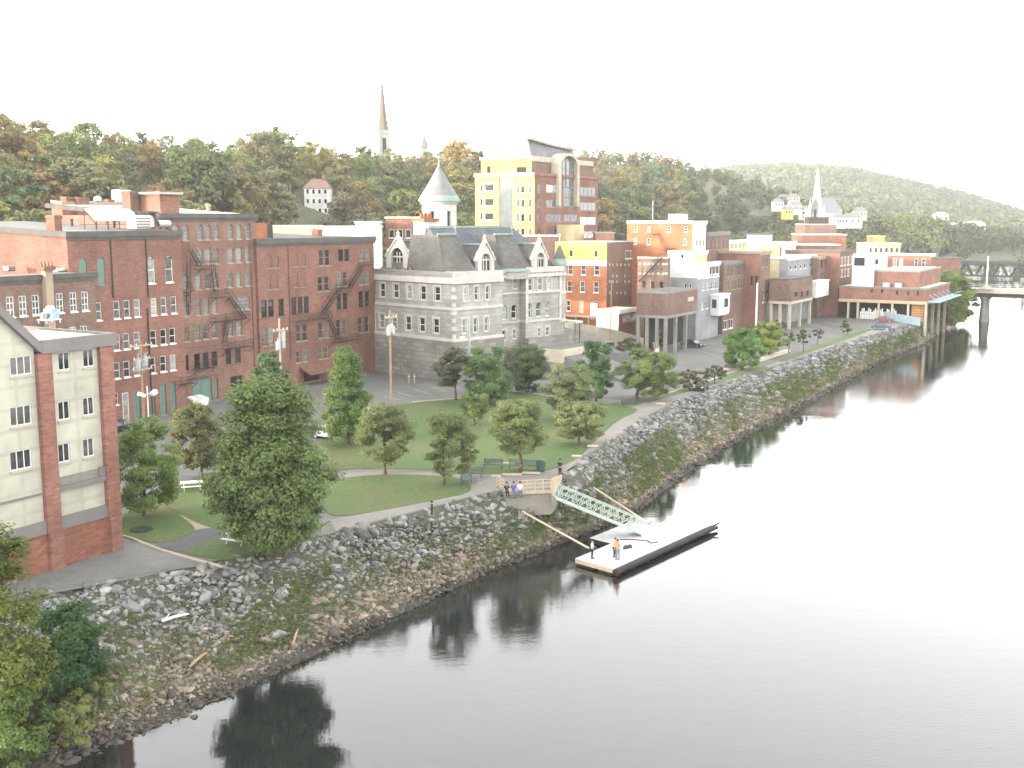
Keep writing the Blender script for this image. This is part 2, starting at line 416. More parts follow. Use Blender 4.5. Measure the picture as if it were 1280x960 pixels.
    def chimney(s, x, y, w, d, z0, z1, mat='brick_red', pot=True):
        mb = MB(); mb.box(x - w/2, x + w/2, y - d/2, y + d/2, z0, z1)
        mb.box(x - w/2 - .08, x + w/2 + .08, y - d/2 - .08, y + d/2 + .08, z1 - .35, z1 - .1)
        c = s.add('chimney', mb, M[mat])
        if pot:
            p = MB(); p.lathe([(.16, z1), (.14, z1 + .5)], x, y, 8); s.add('chimney_pot', p, M['brick_orange'], c)
        return c
    def pipe(s, x, z0, z1, y=-.1, mat='iron', r=.09):
        mb = MB(); mb.tube((x, y, z0), (x, y, z1), r); return s.add('downpipe', mb, M[mat])

def balcony(mb, x0, x1, z, d=1.1, y=0, h=1.0):
    """slatted iron balcony with railing, front plane at y"""
    n = max(3, int((x1 - x0) / .35))
    for yy in (y - d, y - d * .66, y - d * .33, y - .06): mb.box(x0, x1, yy, yy + .06, z - .06, z)
    for k in range(n + 1):
        x = x0 + (x1 - x0) * k / n; mb.tube((x, y - d, z), (x, y - d, z + h), .022, None, 4)
    for zz in (z + h * .5, z + h): 
        mb.tube((x0, y - d, zz), (x1, y - d, zz), .03, None, 4); mb.tube((x0, y - d, zz), (x0, y, zz), .03, None, 4); mb.tube((x1, y - d, zz), (x1, y, zz), .03, None, 4)
    for x in (x0, x1): mb.tube((x, y - d, z), (x, y - .02, z - .9), .04, None, 4)
def stair(mb, x0, z0, x1, z1, y=-.3, w=.7):
    for yy in (y, y - w):
        mb.hexa([(x0, yy - .03, z0 - .12), (x0, yy + .03, z0 - .12), (x0, yy + .03, z0 + .12), (x0, yy - .03, z0 + .12)],
                [(x1, yy - .03, z1 - .12), (x1, yy + .03, z1 - .12), (x1, yy + .03, z1 + .12), (x1, yy - .03, z1 + .12)])
        mb.tube((x0, yy, z0 + .9), (x1, yy, z1 + .9), .03, None, 4)
    n = max(4, int(abs(z1 - z0) / .25))
    for k in range(n):
        f = (k + .5) / n; x = x0 + (x1 - x0) * f; z = z0 + (z1 - z0) * f
        mb.box(x - .12, x + .12, y - w, y, z - .02, z + .02)
        if k % 3 == 0:
            for yy in (y, y - w): mb.tube((x, yy, z), (x, yy, z + .9), .02, None, 4)

# ===== cream apartment block in the left foreground
def cream_block():
    b = Bld('apartment_building', 'cream panelled apartment block with brick pilasters and brick base at left edge', 140, 688, z=5.05, cat='building')
    xr = b.f(144, 560)[0]; xp0 = b.f(128, 560)[0]; xm1 = b.f(68, 560)[0]; xm0 = b.f(50, 560)[0]; xl = b.f(-90, 560)[0]
    b.o  # origin sits on the front face
    ztop = b.f(100, 425)[1]; zb0, zb1 = b.f(100, 641)[1], b.f(100, 655)[1]
    z_g0, z_g1 = b.f(100, 598)[1], b.f(100, 604)[1]
    D = 13.0
    wins = []
    wins += b.row('F', [(73, 87.5), (103.5, 118.5)], (439.5, 436), (462.5, 459), 'pair')
    wins += b.row('F', [(73, 87.5), (103.5, 118.5)], (500, 497), (524, 520), 'pair')
    wins += b.row('F', [(73, 87.5), (103.5, 118.5)], (553, 548.5), (577, 572), 'pair')
    for yt, yb in ((445, 469), (507, 532), (562.5, 587)): wins += b.row('F', [(12.5, 40)], (yt, yt), (yb, yb), 'triple')
    zsp = [w[3] for w in wins]
    # upper cream walls
    zw = z_g0 + .25
    b.walls(xm1 + .02, xp0 - .02, 0, D, zb1, ztop - .3, 'cream', wins)
    # gable part: wall with sloping top
    zg = b.f(60, 428)[1]; apex_x = b.f(-90, 300)[0]; slope = (b.f(2, 376)[1] - b.f(58, 428)[1]) / (b.f(58, 428)[0] - b.f(2, 376)[0])
    gx0 = xm0 - 9.5; zapex = zg + slope * (xm0 - gx0); gl = gx0 - 9.5
    b.walls(gl, xm0 - .02, .003, D - .003, zb1, zg - .3, 'cream', [[*w[:7], .003] for w in wins])
    gm = MB(); gm.add([(gl, .003, zg - .3), (xm0 - .02, .003, zg - .3), (gx0, .003, zapex - .3)], [(0, 1, 2)]); gm.add([(gl, D, zg - .3), (xm0, D, zg - .3), (gx0, D, zapex - .3)], [(0, 1, 2)])
    b.add('gable', gm, M['cream'])
    th = .75; ov = .45
    rf = MB()
    for (xa, xb) in ((xm0 + .35, gx0), (gl - .35, gx0)):
        za = zg - slope * .35 * 1
        rf.hexa([(xa, -ov, za - th * .5), (xb, -ov, zapex - th * .5), (xb, D + ov, zapex - th * .5), (xa, D + ov, za - th * .5)],
                [(xa, -ov, za + th * .5), (xb, -ov, zapex + th * .5), (xb, D + ov, zapex + th * .5), (xa, D + ov, za + th * .5)])
    b.add('gable_roof', rf, M['grey_trim'])
    fa = MB(); fa.box(xm0 + .36, xr + .15, -ov, -.005, ztop - .62, ztop + .3); fa.box(xr + .005, xr + .35, -ov + .01, D, ztop - .6, ztop + .29)
    b.add('fascia', fa, M['grey_trim'])
    fr = MB(); fr.box(xm0 + .36, xr + .1, .0, D * .62, ztop - .25, ztop + .12); b.add('flat_roof', fr, M['roof_cream'])
    pl = MB()
    pl.box(xm0, xm1, -.35, .6, zb1 + .01, ztop - .63); pl.box(xp0, xr, -.35, D, zb1 + .01, ztop - .63)
    zg5 = 4.6
    pl.box(xm0 + .1, xm1 + .1, -.42, .3, zg5, zb1 + .008); pl.box(xp0 + .1, xr - .06, -.42, D, zg5, zb1 + .008)
    b.add('pilaster', pl, M['brick_pil'])
    base_w = [['F', *sorted((b.f(-10, 700)[0], b.f(16, 695)[0])), 5.1, b.f(12, 682)[1], 'garage', 0, -.1]]
    bw = MB(); b.face(bw, 'F', gl, xm0 + .08, zg5, zb1, -.1, base_w); bw.box(xm1 + .11, xp0 + .08, -.1, 1, zg5, zb1)
    bw.quad((xr - .08, 0, zg5), (xr - .08, D, zg5), (xr - .08, D, zb1), (xr - .08, 0, zb1)); b.add('brick_base', bw, M['brick_base'])
    band = MB()
    for xa, xb in ((gl, xm0 - .005), (xm1 + .005, xp0 - .005)):
        band.box(xa, xb, -.22, -.004, zb1 + .02, zb1 + .95)
    b.add('grey_band', band, M['grey_trim'])
    led = MB(); zl = b.f(100, 605)[1]
    led.box(xm1 + .005, xp0 - .005, -.28, -.004, zl - .12, zl + .22); led.box(gl, xm0 - .005, -.12, -.006, zl - .1, zl + .05)
    led.box(xp0 - .5, xp0 - .006, -.2, -.008, zl + .23, zl + .95)
    b.add('ledge', led, M['grey_trim'])
    ap = MB(); ap.box(xm1 + .005, xp0 - .51, -.06, -.01, zl + .23, zl + .85); b.add('spandrel_panel', ap, M['concrete'])
    return b, ztop
cream, cream_top = cream_block()
# roof-top ventilation unit with blue canvas
x, y = cream.h(62, 404, cream_top + .1)
pt = cream.w(x, y, cream_top + .12)
t = thing('roof_ventilator', 'blue and white ventilation unit on the cream apartment roof', 'ventilator', pt, ANG)
mb = MB(); mb.box(-.75, .75, -.6, .6, .25, .32)
for sx in (-.65, .65):
    for sy in (-.5, .5): mb.tube((sx, sy, 0), (sx, sy, .3), .05)
mb.tube((-.6, -.6, .3), (.6, -.6, 1.1), .04); part('stand', mb, M['white'], t)
mb = MB(); mb.box(-.2, .55, -.55, .45, .325, 1.15); part('casing', mb, M['blue_fence'], t)
mb = MB(); mb.lathe([(.32, 1.155), (.36, 1.3), (.2, 1.42), (0, 1.45)], .15, 0, 12); part('cowl', mb, M['white'], t)
mb = MB(); mb.lathe([(.3, .33), (.33, .8), (.2, .9), (0, .92)], -.48, 0, 12); part('fan_drum', mb, M['metal'], t)

# ===== brick mill row
def low_brick():
    b = Bld('brick_building', 'low brick building with flat roof and tall white windows behind the cream block', 118, 345, t=-105)
    x0 = b.f(-60, 400)[0]; zt = b.f(60, 346)[1]; D = 5.6
    w = b.row('F', [(-8, 0), (8, 18), (24, 33.5), (40, 49.5), (70.5, 79.5), (87, 97), (102, 111)], (370, 366), (396, 390), 'tall')
    w += b.row('F', [(70, 79), (87, 96), (101, 110)], (411, 406), (437, 432), 'tall')
    b.walls(x0, 0, 0, D, 4.8, zt, 'brick_brown', w)
    b.flat_roof(x0, .1, 0, D, zt + .1, 'roof_grey', 'dark_trim', .25, .35)
    rt = MB(); rt.quad((.003, 0, 4.8), (.003, D, 4.8), (.003, D, zt), (.003, 0, zt)); 
    # flue in front of the wall, wrapped at its top
    fx = b.f(58, 380)[0]; z1 = b.f(57, 338)[1]
    fl = MB(); fl.box(fx - .45, fx + .45, -.75, -.005, 4.9, z1); o = b.add('flue', fl, M['tan_trim'])
    cp = MB(); cp.box(fx - .75, fx + .75, -.95, .2, z1 + .005, z1 + .45)
    for k in range(4): cp.tube((fx - .6 + k * .4, -.5, z1 + .45), (fx - .7 + k * .45, -.45, z1 + .95), .12, .07)
    b.add('flue_cap', cp, M['rust'], o)
    return b, zt
lowb, low_z = low_brick()
def roof_box(name, label, cat, b, px, py, z, w, d, h, mat, kind='box', group=None):
    x, y = b.h(px, py, z); t = thing(name, label, cat, b.w(x, y, z + .02), b.a, group)
    mb = MB()
    if kind == 'box':
        mb.box(-w/2, w/2, -d/2, d/2, .12, h); mb.box(-w/2 - .04, w/2 + .04, -d/2 - .04, d/2 + .04, h, h + .08)
        part('housing', mb, M[mat], t)
        g = MB()
        for k in range(4): g.box(-w/2 + .1, w/2 - .1, -d/2 - .03, -d/2 - .004, .2 + k * (h - .3) / 4, .2 + (k + .55) * (h - .3) / 4)
        part('grille', g, M['grey_trim'], t)
        g = MB(); g.box(-w/2 + .05, w/2 - .05, -d/2 + .05, d/2 - .05, 0, .118); part('base', g, M['iron'], t)
    elif kind == 'drum':
        mb.lathe([(h*.5, -w/2), (h*.5, w/2), (0, w/2)], 0, 0, 12); o = part('drum', mb, M[mat], t); o.rotation_euler = (0, R(90), 0); o.location = (0, 0, h*.5 + .15)
        g = MB(); g.box(-w/3, -w/3 + .1, -.3, .3, 0, .25); g.box(w/3 - .1, w/3, -.3, .3, 0, .25); part('cradle', g, M['iron'], t)
    else:
        mb.lathe([(w/2, 0), (w/2, h*.7)], 0, 0, 8); part('pipe', mb, M[mat], t)
        g = MB(); g.lathe([(w*.8, h*.72), (w*.85, h*.9), (0, h)], 0, 0, 8); part('cap', g, M['iron'], t)
    return t
roof_box('roof_unit', 'grey drum shaped unit on the low brick building roof', 'roof unit', lowb, 22, 334, low_z + .1, 2.2, 1.2, 1.0, 'metal', 'drum')
roof_box('roof_unit', 'small square vent on the low brick building roof edge', 'roof unit', lowb, 12, 339, low_z + .1, 1, .9, .5, 'metal')
roof_box('roof_unit', 'white strip skylight on the low brick roof beside the flue', 'skylight', lowb, 80, 340, low_z + .1, 2.2, .7, .35, 'white')

def mill_a():
    b = Bld('brick_building', 'dark red brick mill building with arched green shutters and solar panels on its roof', 83, 291, t=-110)
    W = b.f(230, 400)[0]; zt = b.f(150, 291)[1]; D = 30
    w = []
    w += b.row('F', [(99.5, 108.5), (121.5, 132)], (322, 322), (357, 357), 'shut', arch=1)
    w += b.row('F', [(184, 193.5), (206.5, 216)], (321, 320), (354, 353), 'sash', arch=1)
    w += b.row('F', [(119, 127), (142, 150), (155, 162.5), (167.5, 175.5), (189, 196), (201, 208.5), (213.5, 221)], (377, 371), (400, 391.5), 'sash')
    w += b.row('F', [(142.5, 149.5), (154, 162), (167, 175.5), (188, 196), (200.5, 208.5), (212, 219.5)], (415.5, 412), (436, 431), 'sash')
    w += b.row('F', [(142.5, 149.5), (154.5, 162.5), (167.5, 175), (187, 195), (200, 208.5), (212, 220.5)], (451, 445), (472, 464), 'sash')
    w += b.row('F', [(142, 148)], (491, 491), (506, 506), 'sash')
    w += b.row('F', [(153, 161.5)], (490.5, 490.5), (515, 515), 'door')
    w += b.row('F', [(167, 176)], (491, 491), (515, 515), 'dgreen') + b.row('F', [(188, 194)], (485, 485), (508, 508), 'dgreen') + b.row('F', [(200, 208)], (480, 480), (506, 506), 'dgreen') + b.row('F', [(213, 220)], (478, 478), (500, 500), 'dgreen')
    for q in w:
        if q[5] in ('door', 'dgreen'): q[3] = 5.15
    b.walls(0, W, 0, D, 4.8, zt, 'brick_maroon', w)
    rise = 1.25
    sd = MB(); sd.add([(0, 0, zt), (0, D, zt + rise), (0, D, zt)], [(0, 1, 2)]); sd.add([(W, 0, zt), (W, D, zt + rise), (W, D, zt)], [(0, 1, 2)]); b.add('parapet', sd, M['brick_maroon'])
    b.flat_roof(0, W, 0, D, zt + .05, 'roof_grey', 'dark_trim', .28, .5, rise)
    for px in (139, 183): b.pipe(b.f(px, 330)[0], b.f(px, 372)[1], zt - .5)
    b.pipe(b.f(184.5, 400)[0], 5.2, b.f(184, 385)[1])
    cy, cz = b.l(62, 280); b.chimney(.6, cy, 1.0, 1.5, zt - 1, b.l(62, 272)[1] + .3, 'brick_red', False)
    fe = MB(); xa = b.f(230.5, 380)[0]
    balcony(fe, xa - 2.2, xa + .6, b.f(226, 445)[1] - 3.6, 1.1)
    b.add('fire_escape', fe, M['iron'])
    def rz(y): return zt + .05 + rise * y / D
    return b, zt, rz, W
mla, mla_z, mla_rz, mla_w = mill_a()
def on_roof(b, px, py, zt, rz):
    y = min(28, max(1.2, (290 - py) / 14 * 30)); return b.f(px, py, y)[0], y, rz(y)
x, y, z = on_roof(mla, 142, 287, mla_z, mla_rz); z += .55
t = thing('solar_array', 'row of four tilted solar panels on the maroon mill roof', 'solar panels', mla.w(x, y, z), mla.a)
for k in range(4):
    mb = MB(); xa = -3.6 + k * 1.8
    mb.hexa([(xa, -1.2, .5), (xa + 1.65, -1.2, .5), (xa + 1.65 - .0, .9, 2.0), (xa, .9, 2.0)], [(xa, -1.26, .57), (xa + 1.65, -1.26, .57), (xa + 1.65, .84, 2.07), (xa, .84, 2.07)])
    part('solar_panel', mb, M['solar'], t)
mb = MB()
for k in range(5):
    xa = -3.65 + k * 1.8
    mb.tube((xa, -1.2, -.6), (xa, -1.2, .5), .06); mb.tube((xa, .9, -.6), (xa, .9, 2.0), .06); mb.tube((xa, -1.2, .15), (xa, .9, 1.9), .05); mb.tube((xa, -1.2, .1), (xa, 1.6, .1), .05)
part('rack', mb, M['iron'], t)
mb = MB(); mb.hexa([(3.65, -1.1, .1), (3.72, -1.1, .1), (3.72, 1.0, .1), (3.65, 1.0, .1)], [(3.65, -1.1, .5), (3.72, -1.1, .5), (3.72, 1.0, 1.95), (3.65, 1.0, 1.95)]); part('end_panel', mb, M['iron'], t)
def put_roof(label, px, py, w, d, h, mat, kind, name='roof_unit', cat='roof unit', group=None):
    x, y, z = on_roof(mla, px, py, mla_z, mla_rz)
    return roof_box(name, label, cat, mla, px, py, z, w, d, h, mat, kind, group)
put_roof('white louvred cooling unit on the maroon mill roof beside the solar panels', 174, 287, 2.4, 1.6, 1.7, 'white', 'box')
put_roof('white round tank on the maroon mill roof right of the cooling unit', 188, 284, 1.4, 1.4, 2.1, 'white', 'pipe', 'roof_tank', 'tank')
put_roof('low silver drum lying on the maroon mill roof edge', 204, 287, 1.9, 1, 1.0, 'metal', 'drum')
for px, py, lab in ((24, 277, 'thin vent pipe standing far left on the maroon mill roof'), (73, 279, 'thin vent pipe on the maroon mill roof right of its brick chimney'), (90, 283, 'dark vent pipe on the maroon mill roof nearest the front edge'), (143, 285, 'short vent pipe under the solar panels')):
    put_roof(lab, px, py, .3, .3, 1.0, 'iron', 'pipe', 'vent_pipe', 'vent pipe', 'vent pipes on the mill roof')

def mill_rear():
    b = Bld('brick_building', 'brick street building with pale roof and two chimneys behind the maroon mill', 78, 262, t=-146)
    zt = b.f(120, 254)[1]; x1 = b.f(172, 260)[0]; D = 2.5
    b.walls(0, x1, 0, D, 5, zt, 'brick_red2', [])
    b.flat_roof(0, x1, 0, D, zt, 'roof_pale', 'tan_trim', .15, .25, .3)
    for px, ptop, w in ((88, 246, 1.1), (100, 246.5, 1.9), (140, 249, 1.3)):
        xx = b.f(px, 255)[0]; b.chimney(xx, .8 if w < 1.5 else -.3, w, 1.3, zt - 4, b.f(px, ptop)[1], 'brick_red', False)
    v = MB(); xx = b.f(163, 255)[0]; v.box(xx - 1.1, xx + 1.1, 1, 3, zt + .3, zt + 2.2); b.add('roof_hatch', v, M['white'])
    v = MB(); xx = b.f(133, 255)[0]; v.lathe([(.6, zt + .4), (.6, zt + .8), (.35, zt + 1.1), (0, zt + 1.2)], xx, 2, 12); b.add('roof_dome', v, M['white'])
mill_rear()

def mill_b():
    b = Bld('brick_building', 'tallest red brick mill with rows of arched windows and zigzag fire escape', 199, 268, t=-113)
    W = b.f(320.5, 300)[0]; zt = b.f(270, 269)[1]; D = 22
    w = []
    w += b.row('F', [(204, 211), (216, 223), (228, 235), (246, 253.5), (256, 263.5), (266.5, 274), (284, 291.5), (295, 302.5), (306.5, 314)], (280, 281), (299, 300), 'dull', arch=1)
    w += b.row('F', [(246, 253.5), (256, 264), (265.5, 273.5), (284, 292), (295, 302.5), (306.5, 314)], (310, 310), (329, 329), 'dull', arch=.4)
    w += b.row('F', [(229, 234), (244.5, 251.5), (256, 263), (266, 273), (283.5, 291), (294.5, 302), (306, 313)], (343, 340), (361, 359), 'dull', arch=.3)
    w += b.row('F', [(230, 235), (243.5, 251.5), (254, 261.5), (264.5, 272)], (376, 374), (395, 392), 'dull') + b.row('F', [(294, 312)], (371, 371), (387, 387), 'dull')
    w += b.row('F', [(229.5, 235), (241.5, 250.5), (253, 261.5), (264, 272), (284, 291), (296, 302)], (406, 403), (425, 421), 'dull')
    w += b.row('F', [(229, 235), (243, 250), (253, 261), (264, 272), (282, 289), (294, 301)], (441, 438), (461, 456), 'dark')
    w += b.row('F', [(241, 265)], (474, 474), (497, 497), 'dgreen') + b.row('F', [(228, 235), (268, 272)], (478, 473), (500, 494), 'dgreen') + b.row('F', [(288, 303)], (470, 470), (484, 484), 'dark')
    for q in w:
        if q[5] in ('dgreen',): q[3] = 5.15
    b.walls(0, W, 0, D, 4.8, zt, 'brick_red2', w)
    b.flat_roof(0, W, 0, D, zt + .05, 'roof_cream', 'dark_trim', .3, .45, 1.4)
    # roof-top stair tower and its chimney
    ty = 2.5; xa, xb = b.f(200, 255, ty)[0], b.f(224, 255, ty)[0]; z1 = b.f(212, 243, ty)[1]
    t_ = MB(); t_.box(xa, xb, ty, ty + 7, zt, z1); o = b.add('stair_tower', t_, M['brick_red'])
    t_ = MB(); t_.box(xa - .4, xb + .4, ty - .4, ty + 7.4, z1 + .003, z1 + .3); b.add('tower_roof', t_, M['roof_pale'], o)
    b.chimney(xa - .9, ty + 4.5, 1.5, 1.6, zt - 1, b.f(173, 238, ty)[1], 'brick_brown', False)
    for px, k in ((236, 1.0), (248.5, 1.4), (293, 1.2)):
        x = b.f(px, 260)[0]; v = MB(); v.lathe([(.28, zt), (.28, zt + k), (.42, zt + k), (.42, zt + k + .3), (0, zt + k + .4)], x, 5, 8); b.add('roof_vent', v, M['tan_trim'])
    fe = MB(); g = lambda px, py: b.f(px, py)
    def st(a, c): p = g(*a); q = g(*c); stair(fe, p[0], p[1], q[0], q[1])
    def ba(x0, x1, y): balcony(fe, g(x0, y)[0], g(x1, y)[0], g((x0 + x1) / 2, y)[1])
    st((234, 312), (246, 332)); ba(244, 262, 336); st((262, 340), (266, 365)); ba(263, 281, 371); ba(262, 306, 400); st((283, 372), (302, 398)); st((282, 400), (276, 428)); ba(278, 310, 434); ba(231, 234, 362); st((232, 330), (231, 392)); ba(240, 262, 460)
    b.add('fire_escape', fe, M['iron'])
    b.pipe(b.f(316, 400)[0], 5.2, zt - 1, mat='rust')
    v = MB(); x = b.f(252, 500)[0]; v.box(x - 3.4, x + 3.4, -.35, -.005, b.f(252, 470)[1], b.f(252, 464)[1]); b.add('signboard', v, M['brick_brown'])
mill_b()

def mill_c():
    b = Bld('brick_building', 'long red brick mill with bricked up windows and iron fire escape beside granite hall', 320.5, 298, t=-112.6)
    W = b.f(467.5, 330)[0]; zt = b.f(390, 299)[1]; D = 24
    w = []
    w += b.row('F', [(332.5, 339), (341.5, 348.5), (366, 373), (375.5, 382.5)], (318, 318), (334, 333.5), 'blind', arch=.9)
    w += b.row('F', [(332, 338.5), (340.5, 347.5), (366, 372.5), (375, 382)], (341.5, 340), (361, 359), 'blind', arch=.3)
    w += b.row('F', [(398.5, 405), (406.5, 412.5)], (311.5, 311.5), (332, 332), 'darkp') + b.row('F', [(423, 429), (430.5, 436.5)], (311.5, 311.5), (327, 326), 'dark') + b.row('F', [(448.5, 454.5), (456, 462)], (311.5, 311), (326, 325), 'dull')
    w += b.row('F', [(397.5, 404), (405.5, 412)], (346, 345), (365, 363), 'darkp') + b.row('F', [(421, 427), (428.5, 434.5)], (340, 339), (358, 357), 'darkp') + b.row('F', [(448.5, 454), (456, 461.5)], (339.5, 339), (356, 355), 'dull')
    w += b.row('F', [(326.5, 333.5), (335.5, 342), (348.5, 354.5), (364, 370), (372, 378.5), (380, 386), (420.5, 427), (428.5, 434.5), (448.5, 454), (456, 462)], (373, 366), (395, 386), 'dark')
    w += b.row('F', [(327, 333.5), (335.5, 342), (370.5, 376.5), (378.5, 384.5), (398, 404), (405.5, 411.5), (420.5, 426.5), (428, 434), (448, 453.5), (456, 461.5)], (407, 397), (428, 418), 'darkp')
    w += b.row('F', [(328, 334), (336, 342), (370, 376), (379, 385), (398, 404), (405, 411)], (440, 437), (455, 452), 'dull')
    w += b.row('F', [(380, 400)], (462, 462), (476, 476), 'garage')
    b.walls(0, W, 0, D, 4.8, zt, 'brick_maroon', w)
    b.flat_roof(0, W, 0, D, zt + .05, 'roof_tar', 'dark_trim', .3, .55, .6)
    wr = MB(); wr.box(1, W - 1, D - 4, D + .2, zt + .6, zt + 1.5); b.add('rear_parapet', wr, M['roof_cream'])
    b.pipe(b.f(361, 350)[0], b.f(361, 395)[1], zt - .5, mat='rust'); b.pipe(b.f(362.5, 420)[0], b.f(362, 450)[1], b.f(362, 397)[1], mat='rust')
    # roof hatch with chimney
    x = b.f(357, 290)[0]; y = 5
    h_ = MB(); h_.box(x - 1.3, x + 1.5, y, y + 2, zt, b.f(357, 279, y)[1]); b.add('roof_hatch', h_, M['brick_orange'])
    h_ = MB(); h_.box(x + 1.6, x + 3.2, y + .4, y + 2.4, zt, b.f(370, 281, y)[1]); b.add('lift_housing', h_, M['iron'])
    b.chimney(b.f(439, 292)[0], 7, 1.2, 1.2, zt, b.f(439, 286, 7)[1], 'brick_red', False)
    fe = MB(); g = lambda px, py: b.f(px, py)
    def st(a, c): p = g(*a); q = g(*c); stair(fe, p[0], p[1], q[0], q[1])
    def ba(x0, x1, y): balcony(fe, g(x0, y)[0], g(x1, y)[0], g((x0 + x1) / 2, y)[1])
    ba(448, 465, 331); st((449, 334), (434, 358)); ba(419, 436, 360); st((420, 362), (399, 393)); ba(367, 408, 399); st((408, 400), (420, 424)); ba(411, 444, 426)
    b.add('fire_escape', fe, M['iron'])
    p0, p1 = g(374, 456), g(408, 470)
    aw = MB(); aw.hexa([(p0[0], -2.2, p0[1] - 1.5), (p1[0], -2.2, p0[1] - 1.5), (p1[0], -.01, p0[1] - .6), (p0[0], -.01, p0[1] - .6)], [(p0[0], -2.2, p0[1] - 1.35), (p1[0], -2.2, p0[1] - 1.35), (p1[0], -.01, p0[1] - .2), (p0[0], -.01, p0[1] - .2)])
    b.add('awning', aw, M['rust'])
mill_c()
# ===== granite post office
def granite_hall():
    b = Bld('granite_hall', 'grey granite civic hall with slate roofs, gabled dormers and conical corner turret', 568, 478, z=5, rot=13, cat='building')
    # ---- flat roofed annex
    La = b.f(628, 400)[0]; Da = b.l(470, 400)[0]; zc = b.f(600, 346)[1]; zbase = b.f(600, 424)[1]; zband = b.f(600, 384)[1]
    w = b.row('L', [(474.5, 481.5), (491.5, 498), (508.5, 515), (525, 532.5), (543, 550)], (353, 359), (371, 376.5), 'stone')
    w += b.row('L', [(473.5, 480.5), (489, 496), (507, 513.5), (524, 531), (541.5, 548.5)], (392, 398.5), (410, 416), 'stone')
    w += b.row('F', [(579.5, 584), (593, 598), (607, 612)], (359, 357), (377, 374.5), 'stone') + b.row('F', [(578, 583), (592, 597), (605.5, 610.5)], (398.5, 396), (417, 414), 'stone')
    b.walls(0, La, 0, Da, zbase, zc, 'granite', w)
    lo = MB(); lo.box(-.35, La, -.35, Da, 3.5, zbase - .004); b.add('basement', lo, M['granite_low'])
    tr = MB()
    def ring(z0, z1, p):
        tr.box(-p, La + .0, -p, -.004, z0, z1); tr.box(-p, -.004, -.003, Da, z0, z1)
    ring(zbase - .0, zbase + .45, .40); ring(zband - .22, zband + .22, .12); ring(zc - .9, zc - .35, .35); ring(zc - .34, zc + .9, .2)
    for k in range(int((zc - zbase) / 1.2)):      # quoins
        z = zbase + .5 + k * 1.2; e = .55 if k % 2 else .35
        tr.box(-.06, e, -.06, -.005, z, z + .6); tr.box(-.06, -.005, -.004, e, z, z + .6)
    b.add('stone_trim', tr, M['granite_trim'])
    pr = MB(); pr.box(-.2, 0.15, .0, Da, zc + .0, zc + .88); b.add('parapet', pr, M['granite'])
    b.flat_roof(0, La + .1, 0, Da, zc + .3, 'roof_cream')
    # ---- main block
    My, Mx = 5.0, 6.0
    zev = b.f(640, 341, My)[1]
    Rx = b.f(694, 360, My)[0]; Dm = My + 19; zm = b.f(650, 404, My)[1]
    bx0 = b.f(650, 400, My)[0]                     # bay start
    w2 = b.row('F', [(628.5, 632.5)], (340, 340), (362, 362), 'stone', off=My) + b.row('F', [(641.5, 647.5)], (348, 348), (361, 361), 'stone', off=My)
    w2 += b.row('F', [(627, 633.5), (639.5, 646)], (382, 380), (400, 397.5), 'stonea', off=My, arch=1) + b.row('F', [(628, 632.5), (641, 645.5)], (413, 411.5), (425.5, 423), 'stone', off=My)
    b.walls(Mx, bx0 + .1, My, Dm, 4, zev, 'granite', w2)
    by = My - 1.3
    w3 = b.row('F', [(660.5, 665.5), (672.5, 677.5), (684, 689)], (348, 347), (364, 361.5), 'stone', off=by) + b.row('F', [(658, 664.5), (670, 676.5), (681.5, 687.5)], (379, 376.5), (397.5, 394), 'stonea', off=by, arch=1)
    w3 += b.row('F', [(672, 676.5), (682.5, 686.5)], (410, 408), (421, 419), 'stone', off=by)
    b.walls(bx0, Rx, by, Dm, 4, zev, 'granite', w3, name='bay_wall')
    t2 = MB()
    def band(z0, z1, p, xa=Mx):
        t2.box(xa, bx0 - .005, My - p, My - .004, z0, z1); t2.box(bx0 - p, Rx + .02, by - p, by - .004, z0, z1); t2.box(bx0 - p, bx0 - .004, by - .003, My - p - .003, z0, z1)
    for (pa, pb, p) in ((399.5, 402, .2), (364, 366.5, .2), (342, 346, .35)): 
        za = b.f(670, pa, by)[1]; zb_ = b.f(670, pb, by)[1]; band(zb_, za, p)
    t2.box(bx0 - .15, bx0 + .5, by - .16, by - .37 + .2, zm, zev); t2.box(Rx - .5, Rx + .05, by - .16, by - .17 + .1, zm, zev)
    b.add('stone_band', t2, M['granite_trim'])
    st = MB(); zs = b.f(680, 421, by - 1)[1]
    st.box(bx0 - 1, Rx + 1.2, by - 1.6, by - .38, 3.5, zs); st.box(bx0 - .5, Rx + .8, by - 2.6, by - 1.603, 3.5, zs - 1); b.add('stone_base', st, M['granite_low'])
    co = MB(); co.box(Mx - .3, bx0, My - .45, My - .36, zev, zev + .35); co.box(bx0 - .3, Rx + .3, by - .45, by - .36, zev - .01, zev + .9)
    for k in range(9):
        x = bx0 + .3 + k * (Rx - bx0 - .6) / 8; co.box(x - .18, x + .18, by - .34, by - .01, zev - .6, zev - .1)
    b.add('cornice', co, M['granite_trim'])
    # ---- hipped slate roof
    zr = b.f(600, 284, My + 9)[1]; ry = My + 9.5
    rx0 = b.f(536, 284, ry)[0]; rx1 = b.f(641, 284, ry)[0]
    ro = MB()
    e = .5; A = (Mx - e, My - e, zev + .2); B = (Rx + e, My - e, zev + .2); C = (Rx + e, Dm + e, zev + .2); D = (Mx - e, Dm + e, zev + .2)
    ro.add([A, B, C, D, (rx0, ry, zr), (rx1, ry, zr)], [(0, 1, 5, 4), (1, 2, 5), (2, 3, 4, 5), (3, 0, 4), (0, 3, 2, 1)])
    b.add('roof', ro, M['slate'])
    rg = MB(); rg.box(rx0 - .2, rx1 + .2, ry - .2, ry + .2, zr - .1, zr + .25); b.add('ridge_cap', rg, M['copper'])
